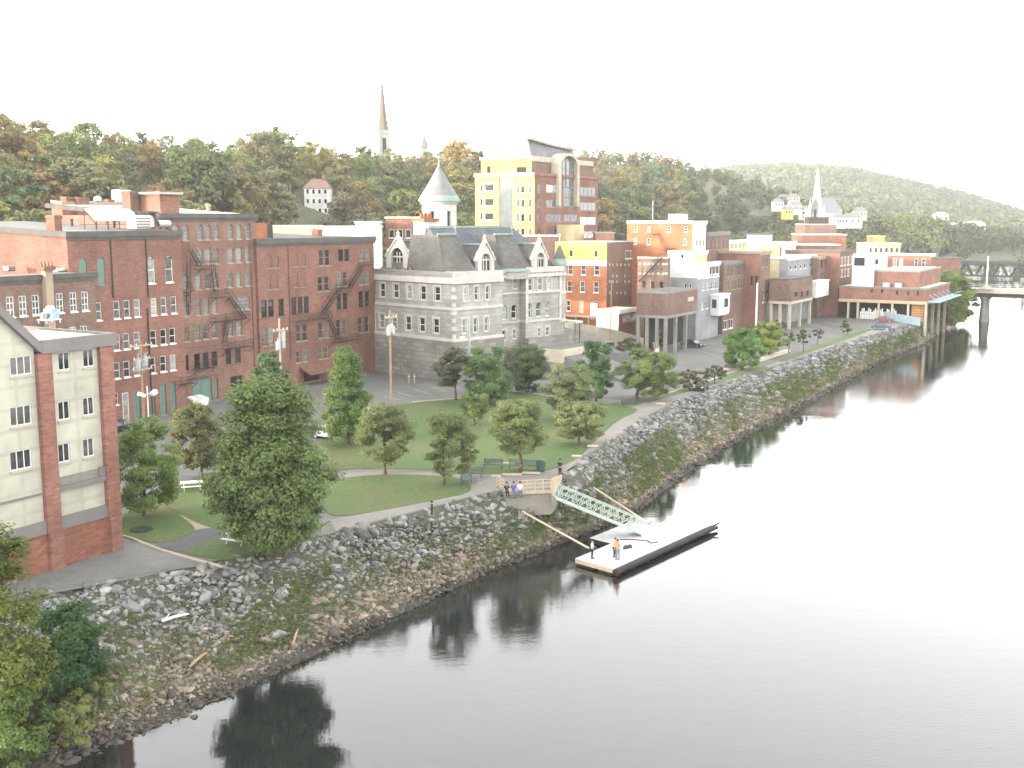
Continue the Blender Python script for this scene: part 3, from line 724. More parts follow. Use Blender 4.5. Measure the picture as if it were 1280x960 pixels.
    # ---- hipped bay roofs with curved copper bases
    def bayroof(pl, pr, ptop, pbot):
        xa = b.f(pl, pbot, My)[0]; xb = b.f(pr, pbot, My)[0]; zt = b.f((pl + pr) / 2, ptop, My + 4)[1]
        c = (xa + xb) / 2; r = (xb - xa) / 2; n = 12
        prof = [(1.08, .0), (1.03, .25), (.98, .5)]
        cp = MB(); base = MB(); z0 = zev + .25
        pts = lambda k, z, yo=0: [(c + r * k * math.cos(math.pi + math.pi * i / n), My + .3 + r * .62 * k * math.sin(math.pi + math.pi * i / n), z) for i in range(n + 1)]
        for (k0, h0), (k1, h1) in zip(prof[:-1], prof[1:]):
            p, q = pts(k0, z0 + h0), pts(k1, z0 + h1)
            for i in range(n): cp.quad(p[i], p[i+1], q[i+1], q[i])
        b.add('copper_apron', cp, M['copper'])
        p = pts(1, 0); wl = MB()
        q0 = pts(.97, zev - 1); q1 = pts(.97, z0 + .05)
        for i in range(n): wl.quad(q0[i], q0[i+1], q1[i+1], q1[i])
        b.add('bay_drum', wl, M['granite'])
        sl = MB(); lo_ = pts(.98, z0 + .5)
        tw = r * .62
        hi = [(c - tw + 2 * tw * i / n, My + 3.2, zt) for i in range(n + 1)]
        for i in range(n): sl.quad(lo_[i], lo_[i+1], hi[i+1], hi[i])
        sl.add([lo_[0], hi[0], (c - tw, ry, zt), (c - r * .98, ry, z0 + .5)], [(0, 1, 2, 3)]); sl.add([lo_[-1], hi[-1], (c + tw, ry, zt), (c + r * .98, ry, z0 + .5)], [(0, 1, 2, 3)])
        sl.add([hi[0], hi[-1], (c + tw, ry, zt), (c - tw, ry, zt)], [(0, 1, 2, 3)])
        o = b.add('bay_roof', sl, M['slate_warm'])
        cr = MB(); cr.box(c - tw - .15, c + tw + .15, My + 3.0, My + 3.3, zt - .05, zt + .25); b.add('copper_crest', cr, M['copper'], o)
        fi = MB(); fi.lathe([(.12, zt + .2), (.12, zt + .8), (.3, zt + 1.0), (.12, zt + 1.3), (0, zt + 1.7)], c + tw, My + 3.2, 8); b.add('finial', fi, M['lead'], o)
    bayroof(558, 594, 293, 337); bayroof(629, 664, 293, 334)
    # ---- gabled stone dormers
    def dormer(side, pl, pr, peak, bot, off):
        fn = b.f if side == 'F' else b.l
        a0 = fn(pl, bot, off)[0]; a1 = fn(pr, bot, off)[0]; a0, a1 = min(a0, a1), max(a0, a1)
        z0 = zev - .5; zp = fn((pl + pr) / 2, peak, off)[1]; c = (a0 + a1) / 2; ze = z0 + (zp - z0) * .56
        P = (lambda a, z, d=0: (a, off + d, z)) if side == 'F' else (lambda a, z, d=0: (off + d, a, z))
        th = .7
        def slab(mb, loop, d0, d1): mb.hexa([P(a, z, d0) for a, z in loop], [P(a, z, d1) for a, z in loop])
        wl = MB(); r = (a1 - a0) * .27; zi = ze - .1; n = 8
        # front with an arched opening
        arc = [(c + r * math.cos(math.pi * i / n), zi + r * math.sin(math.pi * i / n)) for i in range(n + 1)]
        slab(wl, [(a0, z0), (c - r, z0), (c - r, zi), (a0, ze)], 0, th); slab(wl, [(c + r, z0), (a1, z0), (a1, ze), (c + r, zi)], 0, th)
        slab(wl, [(c - r, z0), (c + r, z0), (c + r, z0 + .8), (c - r, z0 + .8)], 0, th)
        for i in range(n):
            (x0, y0), (x1, y1) = arc[i], arc[i+1]
            t0 = (a1 + (c - a1) * (i / n) * 2, ze + (zp - ze) * (i / n) * 2) if i < n / 2 else (c + (a0 - c) * (i / n * 2 - 1), zp + (ze - zp) * (i / n * 2 - 1))
            k = (i + 1) / n
            t1 = (a1 + (c - a1) * k * 2, ze + (zp - ze) * k * 2) if k <= .5 else (c + (a0 - c) * (k * 2 - 1), zp + (ze - zp) * (k * 2 - 1))
            slab(wl, [(x0, y0), t0, t1, (x1, y1)], 0, th)
        o = b.add('dormer', wl, M['granite_trim'])
        cp = MB()
        for s_, e_ in (((a0 - .25, ze - .35), (c, zp + .35)), ((a1 + .25, ze - .35), (c, zp + .35))):
            slab(cp, [s_, (s_[0], s_[1] + .35), (e_[0], e_[1] + .35), e_], -.12, th + .1)
        pin = [P(c, zp + .5, th / 2), P(a0 + .1, ze, th / 2), P(a1 - .1, ze, th / 2)]
        for i, p in enumerate(pin):
            q = (0.35, 1.2) if i == 0 else (.32, 1.3)
            cp.lathe([(q[0], p[2] - .3), (q[0], p[2] + .3), (q[0] * .45, p[2] + .5), (q[0] * .9, p[2] + .75), (0, p[2] + q[1])], p[0], p[1], 8)
        b.add('coping', cp, M['granite_trim'], o)
        gl = MB(); gl.add([P(c - r, z0 + .8, .4), P(c + r, z0 + .8, .4), *[P(a, z, .4) for a, z in arc]], [tuple(range(2 + len(arc)))])
        g = b.add('pane', gl, M['glass_dark'], o)
        ml = MB()
        for da in (-.12, .12): slab(ml, [(c + da * 3 - .09, z0 + .8), (c + da * 3 + .09, z0 + .8), (c + da * 3 + .09, zi + r * .5), (c + da * 3 - .09, zi + r * .5)], .3, .39)
        slab(ml, [(c - r, zi - .12), (c + r, zi - .12), (c + r, zi + .12), (c - r, zi + .12)], .28, .385)
        b.add('mullion', ml, M['granite_trim'], o)
        rf = MB(); L = 7.0
        rf.add([P(a0, ze - .05, th), P(c, zp - .1, th), P(a1, ze - .05, th), P(a0, ze - .05, L), P(c, zp - .1, L), P(a1, ze - .05, L)], [(0, 1, 4, 3), (1, 2, 5, 4)])
        rf.add([P(a0, z0, th), P(a0, ze - .05, th), P(a0, ze - .05, L), P(a0, z0, L)], [(0, 1, 2, 3)]); rf.add([P(a1, z0, th), P(a1, ze - .05, th), P(a1, ze - .05, L), P(a1, z0, L)], [(0, 1, 2, 3)])
        b.add('dormer_roof', rf, M['slate_warm'], o)
        rd = MB()
        q = [P(c - .15, zp - .05, th + .1), P(c + .15, zp - .05, th + .1), P(c + .15, zp - .05, L), P(c - .15, zp - .05, L)]
        rd.hexa(q, [(x, y, z + .25) for x, y, z in q]); b.add('copper_ridge', rd, M['copper'], o)
    dormer('F', 597.5, 618, 306, 338, My - .3); dormer('F', 667.5, 684.5, 305, 335, by - .1); dormer('L', 483, 510, 301, 333, Mx - .3)
    # ---- corner turret
    cx, cy = Rx + .6, by + .9; r = (b.f(706, 360, by)[0] - b.f(690, 360, by)[0]) / 2 * .66
    zt = b.f(698, 331, by)[1]; zq = b.f(698, 307, by)[1]; zq2 = b.f(698, 324, by)[1]
    tu = MB(); tu.lathe([(r, 4), (r, zt - 2.2), (r * 1.08, zt - 2), (r * 1.08, zt)], cx, cy, 16); o = b.add('turret', tu, M['granite'], smooth=False)
    tb = MB()
    for z in (b.f(698, 401, by)[1], b.f(698, 366, by)[1], b.f(698, 343, by)[1]): tb.lathe([(r * 1.02, z - .3), (r * 1.14, z - .2), (r * 1.14, z + .2), (r * 1.02, z + .3)], cx, cy, 16)
    b.add('turret_band', tb, M['granite_trim'], o)
    tc = MB(); tc.lathe([(r * 1.25, zt), (r * 1.05, zq2), (r * .95, zq2)], cx, cy, 16); b.add('turret_apron', tc, M['copper'], o)
    tr_ = MB(); tr_.lathe([(r * 1.0, zq2), (r * .5, (zq2 + zq) / 2 + .2), (.12, zq)], cx, cy, 16); b.add('turret_roof', tr_, M['slate_warm'], o)
    fi = MB(); fi.lathe([(.1, zq - .1), (.08, zq + 1.4), (.22, zq + 1.6), (0, zq + 2.2)], cx, cy, 8); b.add('finial', fi, M['granite_trim'], o)
    # ---- round tower at the back
    ty = Dm + 4; q = b.f(549, 260, ty); cx = q[0]; r = (b.f(571, 270, ty)[0] - b.f(527, 270, ty)[0]) / 2 * .735
    zt = b.f(549, 252, ty)[1]; za = b.f(549, 204, ty)[1]; zn = b.f(549, 247, ty)[1]; zw0 = b.f(549, 284, ty)[1]; zw1 = b.f(549, 264, ty)[1]
    tw = MB(); n = 24
    tw.lathe([(r * .98, 5), (r * .98, zw0)], cx, ty, n); tw.lathe([(r * .98, zw1), (r * .98, zt - .5), (r * 1.06, zt - .4), (r * 1.06, zt)], cx, ty, n)
    for i in range(n):
        if i % 4 != 1: 
            a0, a1 = 2 * math.pi * i / n, 2 * math.pi * (i + 1) / n
            sub = 1
            p = [(cx + r * .98 * math.cos(a), ty + r * .98 * math.sin(a)) for a in (a0, a1)]; qn = [(cx + r * .8 * math.cos(a), ty + r * .8 * math.sin(a)) for a in (a1, a0)]
            if i % 4 in (0, 2): p[1 if i % 4 == 0 else 0]
            tw.prism(p + qn, zw0, zw1)
    o = b.add('round_tower', tw, M['granite_trim'])
    ins = MB(); ins.lathe([(r * .78, zw0 - .3), (r * .78, zw1 + .3)], cx, ty, n); b.add('louvre', ins, M['shade'], o)
    cn = MB(); cn.lathe([(r * 1.16, zt + .1), (r * 1.05, zn + .3), (r * .55, zt + (za - zt) * .52), (.25, za - .6)], cx, ty, 28); b.add('tower_roof', cn, M['lead'], o, smooth=True)
    ap = MB(); ap.lathe([(r * 1.2, zt), (r * 1.17, zt + .35), (r * 1.06, zn + .32)], cx, ty, 28); b.add('tower_apron', ap, M['copper'], o)
    ap = MB(); ap.lathe([(r * .24, za - 3.0), (.27, za - .7), (.12, za - .3)], cx, ty, 16); b.add('tower_cap', ap, M['copper'], o)
    fi = MB(); fi.lathe([(.12, za - .5), (.1, za + .8), (.26, za + 1), (0, za + 1.5)], cx, ty, 8); b.add('finial', fi, M['granite_trim'], o)
    # ---- chimney on the left slope
    yy = b.l(529, 300, Mx + 2.5)[0]; cz = b.l(529, 277, Mx + 2.5)[1]; cw = abs(b.l(519, 300, Mx + 2.5)[0] - b.l(532, 300, Mx + 2.5)[0])
    ch = MB(); ch.box(Mx + 1.6, Mx + 4.6, yy - cw / 2, yy + cw / 2, zev, cz); c = b.add('chimney', ch, M['white_wall'])
    ch = MB(); ch.box(Mx + 1.4, Mx + 4.8, yy - cw / 2 - .2, yy + cw / 2 + .2, cz + .003, cz + .5)
    for k in range(3): ch.lathe([(.35, cz + .5), (.3, cz + 1.4)], Mx + 2.2 + k * .9, yy, 8)
    b.add('chimney_cap', ch, M['brick_orange'], c)
    # ---- entrance porch on the right
    px0 = Rx + 1.6; pz = b.f(706, 402, by - 1)[1]; px1 = b.f(721, 402, by - 1)[0]
    po = MB(); po.box(px0, px1 + .3, by - 2.2, by + 3, pz - .35, pz); o = b.add('porch_roof', po, M['granite_trim'])
    pp = MB()
    for x in (px0 + .3, (px0 + px1) / 2, px1): pp.box(x - .2, x + .2, by - 2, by - 1.6, 4, pz - .36)
    pp.box(px0 - .8, px1, by + 2.4, by + 2.8, 4, pz - .36); b.add('porch_pier', pp, M['granite_low'], o)
    rb = MB()
    for px in (487, 498, 507): 
        y, z = b.l(px, 333, 2); rb.lathe([(.2, zc + .3), (.2, zc + 1.1)], 3, y, 8)
    b.add('roof_vent', rb, M['brick_orange'])
    return b
hall = granite_hall()

# ===== office tower with yellow flank
def office():
    b = Bld('office_tower', 'seven storey office tower with yellow flank, brick front and vaulted roof', 668, 240, t=-138, rot=0, cat='building')
    W = b.f(747, 250)[0]; D = b.l(594, 250)[0]; z0 = 5; zs = b.f(700, 219)[1]
    rows = [(230, 241), (249, 259), (267, 277), (285, 294)]
    w = []
    for yt, yb in rows:
        w += b.row('F', [(672, 676)], (yt, yt), (yb, yb), 'officed') + b.row('F', [(683, 702)], (yt + 1, yt + 1), (yb, yb), 'office') + b.row('F', [(725, 745)], (yt + 4, yt + 4), (yb + 4, yb + 4), 'office')
        w += b.row('L', [(600, 603), (606, 617)], (yt - 1, yt - 1), (yb - 2, yb - 2), 'plainw', even=False)
        w += b.row('L', [(646, 649), (651, 656), (661, 664)], (yt, yt), (yb, yb), 'plainw', even=False)
    w += b.row('F', [(705, 722)], (268, 268), (277, 277), 'office') + b.row('F', [(704, 722)], (285, 285), (294, 294), 'office')
    w += b.row('F', [(704.5, 719.5)], (223, 223), (258, 258), 'curtain')
    w += b.row('L', [(624, 641)], (222, 222), (300, 300), 'curtain')
    ws = [q for q in w]
    mb = MB(); b.face(mb, 'F', 0, W, z0, zs, 0, ws)
    mb.quad((W, 0, z0), (W, D, z0), (W, D, zs), (W, 0, zs)); mb.quad((0, D, z0), (W, D, z0), (W, D, zs), (0, D, zs)); b.add('brick_front', mb, M['brick_maroon'])
    mb = MB(); b.face(mb, 'L', 0, D, z0, zs, -.01, [[*q[:7], -.01] for q in ws]); b.add('yellow_flank', mb, M['yellow'])
    # string courses
    tr = MB()
    for py in (220, 246, 264, 282, 299): 
        z = b.f(700, py)[1]; tr.box(.1, W + .1, -.14, -.004, z - .12, z + .06)
    tr.box(-.25, W + .25, -.3, -.19, zs - .5, zs + .2)
    b.add('string_course', tr, M['brick_pil'])
    tr = MB(); tr.box(-.3, -.02, -.02, D + .2, zs - .6, zs + .26); b.add('flank_coping', tr, M['cream_brick'])
    # setback upper storey, cream on the flank
    zt = b.f(700, 199, 1.5)[1]
    sx = 1.2; yL0 = b.l(668, 205, sx)[0]; 
    w2 = b.row('F', [(672, 677)], (211, 211), (218, 218), 'officed', off=1.5) + b.row('F', [(688.5, 697.5)], (211, 211), (219, 219), 'office', off=1.5) + b.row('F', [(731, 740)], (215, 215), (223, 223), 'office', off=1.5)
    w2 += b.row('L', [(609, 613), (646, 658)], (208, 209), (216, 217), 'slot', off=sx, even=False)
    mb = MB(); b.face(mb, 'F', sx, W - .6, zs, zt, 1.5, w2); mb.quad((W - .6, 1.5, zs), (W - .6, D - 1, zs), (W - .6, D - 1, zt), (W - .6, 1.5, zt)); b.add('upper_storey', mb, M['brick_brown'])
    mb = MB(); b.face(mb, 'L', 1.5, D - 1, zs, zt, sx, w2); mb.quad((sx, D - 1, zs), (W - .6, D - 1, zs), (W - .6, D - 1, zt), (sx, D - 1, zt)); b.add('upper_flank', mb, M['cream_flank'])
    co = MB(); co.box(sx - .3, W - .3, 1.2, 1.49, zt - 1.1, zt + .2); co.box(sx - .3, sx - .01, 1.5, D - .7, zt - .5, zt + .2); b.add('cornice', co, M['concrete_pale'])
    b.flat_roof(sx, W - .6, 1.5, D - 1, zt, 'roof_pale'); b.flat_roof(0, W, 0, D, zs, 'roof_pale')
    # curtain bay arch
    ax0, ax1 = b.f(701.5, 210, -.8)[0], b.f(721.5, 210, -.8)[0]; zc = b.f(711, 207, -.8)[1]; c = (ax0 + ax1) / 2; r = (ax1 - ax0) / 2; kz = (b.f(711, 191.5, -.8)[1] - zc) / (1.28 * r)
    ar = MB(); n = 14
    for k in range(n):
        a, a2 = math.pi * k / n, math.pi * (k + 1) / n
        q = [(c + rr * math.cos(aa), -.9, zc + rr * kz * math.sin(aa)) for rr, aa in ((r, a), (r * 1.28, a), (r * 1.28, a2), (r, a2))]
        ar.hexa(q, [(x, 2.2, z) for x, y, z in q])
    zlo = b.f(711, 258, -.8)[1]
    for x in (ax0 - r * .28, ax1): ar.box(x, x + r * .28, -.9, 1.4, zlo, zc)
    o = b.add('arch_surround', ar, M['concrete_pale'])
    gl = MB(); gl.add([(c + r * math.cos(math.pi * k / n), .2, zc + r * kz * math.sin(math.pi * k / n)) for k in range(n + 1)], [tuple(range(n + 1))])
    gl.quad((ax0, .2, zs - 3), (ax1, .2, zs - 3), (ax1, .2, zc), (ax0, .2, zc)); b.add('arch_glazing', gl, M['glass_sky'], o)
    gm = MB()
    for k in range(1, 4): x = ax0 + (ax1 - ax0) * k / 4; gm.box(x - .08, x + .08, .05, .18, zs - 3, zc + r * .9)
    for k in range(4): gm.box(ax0, ax1, .06, .17, zs - 3 + k * 2.2, zs - 2.8 + k * 2.2)
    b.add('glazing_bar', gm, M['grey_trim'], o)
    # swept vault roof
    vy = 4.0; va = b.f(664, 190, vy)[0]; vb = b.f(716, 190, vy)[0]; vz0 = zt; vz1 = b.f(662, 173, vy)[1]
    prof = [(0, 0), (-.5, .35), (-1.0, .7), (-1.7, 1.0)]
    vt = MB(); dep = 14
    fr_ = [(va + o_ * 1.1, vz0 + (vz1 - vz0) * h_) for o_, h_ in prof]
    for (xa, za), (xb, zb_) in zip(fr_[:-1], fr_[1:]): vt.quad((xa, vy, za), (xa, vy + dep, za), (xb, vy + dep, zb_), (xb, vy, zb_))
    zz = vz1 - (vz1 - vz0) * .12
    n = 8
    top = []
    for k in range(n + 1):
        u = k / n; top.append((fr_[-1][0] + (vb - fr_[-1][0]) * u, vz1 - (vz1 - vz0) * .32 * u - (vz1 - vz0) * .06 * math.sin(math.pi * u)))
    for (xa, za), (xb, zb_) in zip(top[:-1], top[1:]): vt.quad((xa, vy - .6, za), (xb, vy - .6, zb_), (xb, vy + dep, zb_), (xa, vy + dep, za))
    b.add('vault_flank', vt, M['vault'])
    vf = MB(); loop = [(x, z) for x, z in fr_] + [(x, z - .02) for x, z in top[1:]] + [(vb + 1.2, vz0)]
    vf.add([(x, vy, z) for x, z in loop], [tuple(range(len(loop)))]); vf.add([(x, vy + dep, z) for x, z in loop], [tuple(range(len(loop)))])
    b.add('vault_front', vf, M['vault'])
    ve = MB()
    for (xa, za), (xb, zb_) in zip(top[:-1], top[1:]): ve.hexa([(xa, vy - .9, za - .35), (xb, vy - .9, zb_ - .35), (xb, vy - .605, zb_ - .35), (xa, vy - .605, za - .35)], [(xa, vy - .9, za + .15), (xb, vy - .9, zb_ + .15), (xb, vy - .605, zb_ + .15), (xa, vy - .605, za + .15)])
    b.add('roof_edge', ve, M['tan_trim'])
    d = MB(); x, z = b.f(655, 198, 5); d.box(x - 2, x + 3, 5, 8, zt, z + .4); b.add('roof_plant', d, M['grey_trim'])
    d = MB(); x = b.f(737, 198, 5)[0]; d.box(x - 4.5, x + 2.5, 4, 9, zt, b.f(735, 200, 5)[1] + .6); b.add('roof_room', d, M['brick_brown'])
    ax = b.f(718, 290, -6); an = MB(); an.box(b.f(716, 290, -5)[0], b.f(730, 290, -5)[0], -5, -.31, 5, b.f(722, 281, -5)[1]); b.add('lift_shaft', an, M['cream_brick'])
office()

# ===== commercial blocks on the right, from the hall to the bridge
def block(name, label, corner, t, pl, pr, ytop, mat, front=None, D=None, wF=(), wL=(), roof='roof_pale', trim=None, zlow=4.8, rise=0, south=None):
    """corner: picture column of the near corner; pl: far end of the south side; pr: far end of the river side"""
    b = Bld(name, label, corner, ytop, t=t)
    zt = b.f(corner, ytop)[1]; W = b.f(pr, ytop)[0]; D = D or b.l(pl, ytop)[0]
    w = []
    for a in wF: w += b.row('F', *a)
    for a in wL: w += b.row('L', *a)
    z0 = zlow if not isinstance(zlow, tuple) else b.f(*zlow)[1]
    if south is None: b.walls(0, W, 0, D, z0, zt, mat, w)
    else:
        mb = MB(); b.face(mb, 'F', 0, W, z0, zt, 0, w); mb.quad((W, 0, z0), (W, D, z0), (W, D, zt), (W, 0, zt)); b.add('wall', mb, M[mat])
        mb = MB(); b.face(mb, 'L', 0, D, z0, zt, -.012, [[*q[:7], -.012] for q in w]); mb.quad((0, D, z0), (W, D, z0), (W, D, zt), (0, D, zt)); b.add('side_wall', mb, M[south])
    b.flat_roof(0, W, 0, D, zt, roof, trim, .25, .4, rise)
    return b, zt, W, D, z0

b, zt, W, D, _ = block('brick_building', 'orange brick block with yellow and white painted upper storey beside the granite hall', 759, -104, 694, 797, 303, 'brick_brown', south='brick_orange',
    wL=[([(712, 716), (743, 747)], (313, 313), (321, 321), 'plainw'), ([(710, 716), (726, 732.5), (743, 749)], (330, 331), (343, 344), 'sash'), ([(709, 715), (725, 731), (742, 748)], (351, 352), (364, 366), 'sash'), ([(708, 713), (724, 729), (741, 746)], (376, 376), (388, 391), 'sash')],
    wF=[([(781.5, 796)], (313, 313), (323, 323), 'pale')])
zy0, zy1 = b.l(728, 325)[1], b.l(728, 332)[1]
mb = MB(); mb.box(-.09, -.02, .05, D - .02, zy0, zt - .02)
for k in (0,): pass
pa = MB(); ys = sorted([b.l(x, 317)[0] for x in (712, 716, 743, 747)]); za, zb_ = b.l(728, 321)[1], b.l(728, 313)[1]
for a, c in ((.03, ys[0]), (ys[1], ys[2]), (ys[3], D - .01)): pa.box(-.1, -.02, a, c, zy0, zt - .02)
for a, c in ((ys[0], ys[1]), (ys[2], ys[3])): pa.box(-.1, -.02, a, c, zy0, za - .05); pa.box(-.1, -.02, a, c, zb_ + .02, zt - .02)
b.add('yellow_storey', pa, M['yellow'])
pa = MB(); pa.box(-.14, -.015, .03, D, zy1, zy0 - .004); b.add('white_band', pa, M['white'])
dt = MB(); rr = random.Random(3)
for row in (331, 345, 352, 366):
    for k, px in enumerate((762, 766, 771, 776, 781, 786, 791)):
        if rr.random() < .75: x, z = b.f(px, row); dt = MB(); dt.box(x - .3, x + .3, -.06, -.004, z - .28, z + .28); b.add('pale_brick_mark', dt, M['concrete_pale'])
ca = MB(); z = b.l(728, 394)[1]; ca.box(-2.4, -.16, 0, D, z - .25, z + .1); o = b.add('canopy', ca, M['tan_trim'])
ca = MB()
for k in range(5): ca.box(-2.3, -2.1, D * k / 4 * .96, D * k / 4 * .96 + .25, 4.8, z - .253)
b.add('canopy_post', ca, M['tan_trim'], o)
sg = MB(); y, z = b.l(743, 388); sg.box(-.35, -.15, y - .8, y + .8, z - 2, z + 1.6); b.add('hanging_sign', sg, M['white'])

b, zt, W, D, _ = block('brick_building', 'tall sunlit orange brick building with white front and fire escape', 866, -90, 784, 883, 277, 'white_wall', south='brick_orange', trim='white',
    wL=[([(792.5, 796.5), (809, 813), (834, 838), (855.5, 859)], (283, 283), (289, 290.5), 'sash'), ([(792, 796), (808.5, 812.5), (854, 858)], (297, 299), (304, 307), 'sash')],
    wF=[([(870, 872.5), (874, 876.5), (878.5, 881)], (300, 300), (308, 307), 'plainw'), ([(869, 871.5), (873.5, 876), (878, 880.5)], (316, 316), (325, 324), 'plainw')])
mb = MB(); x0 = 1.5; mb.box(3, 6.5, D * .25, D * .45, zt, zt + 1.6); b.add('roof_house', mb, M['white'])
mb = MB(); mb.tube((4, D * .72, zt), (4, D * .72, zt + 4.5), .08); b.add('mast', mb, M['metal'])
fe = MB()
def bl(y0, y1, z):
    fe.box(-1.1, -.02, y0, y1, z - .06, z)
    for k in range(9):
        y = y0 + (y1 - y0) * k / 8; fe.tube((-1.1, y, z), (-1.1, y, z + 1), .03, None, 4)
    fe.tube((-1.1, y0, z + 1), (-1.1, y1, z + 1), .035, None, 4); fe.tube((-1.1, y0, z + .5), (-1.1, y1, z + .5), .03, None, 4)
def sl(p, q):
    (y0, z0), (y1, z1) = p, q
    for xx in (-1.0, -.35):
        fe.hexa([(xx - .03, y0, z0 - .12), (xx + .03, y0, z0 - .12), (xx + .03, y0, z0 + .12), (xx - .03, y0, z0 + .12)], [(xx - .03, y1, z1 - .12), (xx + .03, y1, z1 - .12), (xx + .03, y1, z1 + .12), (xx - .03, y1, z1 + .12)])
        fe.tube((xx, y0, z0 + .9), (xx, y1, z1 + .9), .035, None, 4)
    for k in range(14):
        f = (k + .5) / 14; fe.box(-1, -.35, y0 + (y1 - y0) * f - .12, y0 + (y1 - y0) * f + .12, z0 + (z1 - z0) * f - .02, z0 + (z1 - z0) * f + .02)
ll = lambda px, py: b.l(px, py)
bl(ll(824, 292)[0], ll(813, 292)[0], ll(818, 292)[1]); sl(ll(824, 293), ll(830, 309)); bl(ll(844, 310)[0], ll(829, 310)[0], ll(836, 310)[1]); sl(ll(833, 312), ll(843, 330))
b.add('fire_escape', fe, M['rust'])

b, zt, W, D, _ = block('brick_building', 'dull brown brick annex with pale patches below the sunlit orange building', 835, -88, 797, 838, 323, 'brick_brown', trim=None, roof='roof_tar',
    wL=[([(803, 807), (814, 818), (825, 829)], (334, 334), (343, 343), 'dull'), ([(803, 807), (814, 818), (825, 829)], (352, 352), (360, 360), 'dark')])
cap = MB(); cap.box(-.15, -.01, 0, D, zt - .15, zt + .25); b.add('coping', cap, M['concrete_pale'])
fe = MB()
sl((ll(829, 322)[0], b.l(829, 322)[1]), (b.l(800, 352)[0], b.l(800, 352)[1])); b.add('fire_escape', fe, M['iron'])
dt = MB()
for row in (330, 342):
    for px in (800, 806, 811, 816, 823, 829, 833): y, z = b.l(px, row); dt = MB(); dt.box(-.07, -.005, y - .3, y + .3, z - .22, z + .22); b.add('pale_brick_mark', dt, M['concrete_pale'])

b, zt, W, D, _ = block('rendered_building', 'cream rendered block glowing in the sun below the orange building', 868, -87, 835, 884, 315, 'cream_brick', trim='white', roof='roof_cream', wL=[([(851, 855)], (318, 318), (323, 323), 'plainw')])
b, zt, W, D, _ = block('clapboard_building', 'grey clapboard building with white top storey and rows of narrow windows', 872, -84, 838, 899.5, 330, 'grey_wall', trim='white',
    wF=[([(887, 890), (891.5, 894), (895.5, 898)], (333, 333), (343, 342), 'plainw'), ([(878, 880.5), (883.5, 886), (889, 891.5), (894, 896.5)], (354, 353), (362, 361), 'sashb'), ([(877, 879.5), (882.5, 885), (888, 890.5), (893.5, 896)], (378, 376), (386, 384), 'sashb')],
    wL=[([(855, 858.5), (861, 864.5)], (354, 354), (367, 367), 'sash')])
zz = b.f(885, 346)[1]
mb = MB(); 
xs_ = sorted([b.f(x, 338)[0] for x in (887, 890, 891.5, 894, 895.5, 898)])
mb.box(.0, xs_[0] - .1, -.05, -.004, zz, zt - .42); mb.box(.0, W, -.06, -.005, zz - .3, zz - .02)
mb.box(-.06, -.016, 0, D, zz, zt - .42); b.add('white_boarding', mb, M['white_wall'])

# tavern on posts
b, zt, W, D, z0 = block('brick_building', 'square brown brick box raised on posts over the parking lot', 834, -80, 796, 872, 365.5, 'brick_brown', roof='roof_tar', zlow=(834, 397), trim=None)
tr = MB(); tr.box(-.1, W + .1, -.12, -.005, z0 - .2, z0 + .3); tr.box(-.12, -.005, -.004, D, z0 - .2, z0 + .3); tr.box(-.1, W + .1, -.1, -.006, zt - .3, zt + .1); tr.box(-.1, -.006, -.003, D, zt - .3, zt + .1); b.add('edge_beam', tr, M['concrete'])
fl = MB(); fl.box(.02, W - .02, .02, D - .02, z0 - .15, z0 - .01); b.add('floor_slab', fl, M['concrete_dark'])
for k, (x, y) in enumerate(((.3, .3), (W * .33, .3), (W * .66, .3), (W - .3, .3), (.3, D * .33), (.3, D * .66), (.3, D - .3))):
    pp = MB(); pp.box(x - .28, x + .28, y - .28, y + .28, 4.8, z0 - .2); b.add('post', pp, M['concrete_dark'])  # darker concrete puts the shade under the box into the posts' colour
mb = MB(); mb.box(W * .3, W + 8, 6.5, D, 4.8, z0 - .16); b.add('undercroft_wall', mb, M['shade'])  # near-black colour stands in for the shade beneath the raised box
sg = MB(); x, z = b.f(862, 374); sg.box(x - 1.2, x + 1.6, -.2, -.01, z - .4, z + .4); b.add('wall_sign', sg, M['concrete_pale'])

b, zt, W, D, z0 = block('brick_shop', 'small brick shop with white front panels and white roof rail beside the ramp', 774, -96, 760, 797, 388, 'brick_maroon', roof='roof_pale', trim='white', D=5,
    wF=[([(778, 796)], (393, 393), (402, 401), 'office')], wL=[([(762.5, 764.5), (768, 770)], (396, 396), (404, 404), 'plainw')])
mb = MB(); mb.box(-.1, -.02, .1, D, 5.5, zt - .5); b.add('white_panel', mb, M['white'])
b.root['label'] = 'small brick shop with white front panels beside the curving ramp wall'

b, zt, W, D, z0 = block('brick_building', 'plain tall brown brick building with a chimney right of the white fronted block', 884, -90.4, 881, 912, 291, 'brick_brown', roof='roof_grey', trim='grey_trim', D=9,
    wF=[([(887, 889), (892, 894), (897, 899), (903, 905), (907.5, 909)], (300, 300), (312, 311), 'dull')])
b.chimney(1.5, D * .55, 1.6, 1.6, zt, zt + 1.8, 'brick_red')
b, zt, W, D, z0 = block('brick_building', 'brown brick block with white oriel box hanging over the parking lot', 905, -84.3, 899, 936, 328, 'brick_brown', roof='lead', trim='grey_trim', D=14,
    wF=[([(909, 911), (913.5, 915.5), (918, 920), (922.5, 924.5), (927, 929), (931, 933)], (333, 332), (345, 343), 'dull'), ([(909, 911), (913.5, 915.5), (918, 920), (922.5, 924.5), (927, 929), (931, 933)], (350, 349), (362, 360), 'dull'), ([(903.5, 909), (911, 916)], (400, 399), (412, 410), 'pale')])
x0, x1 = b.f(899, 380, -2.2)[0], b.f(912, 380, -2.2)[0]; za, zb_ = b.f(906, 391, -2.2)[1], b.f(906, 369, -2.2)[1]
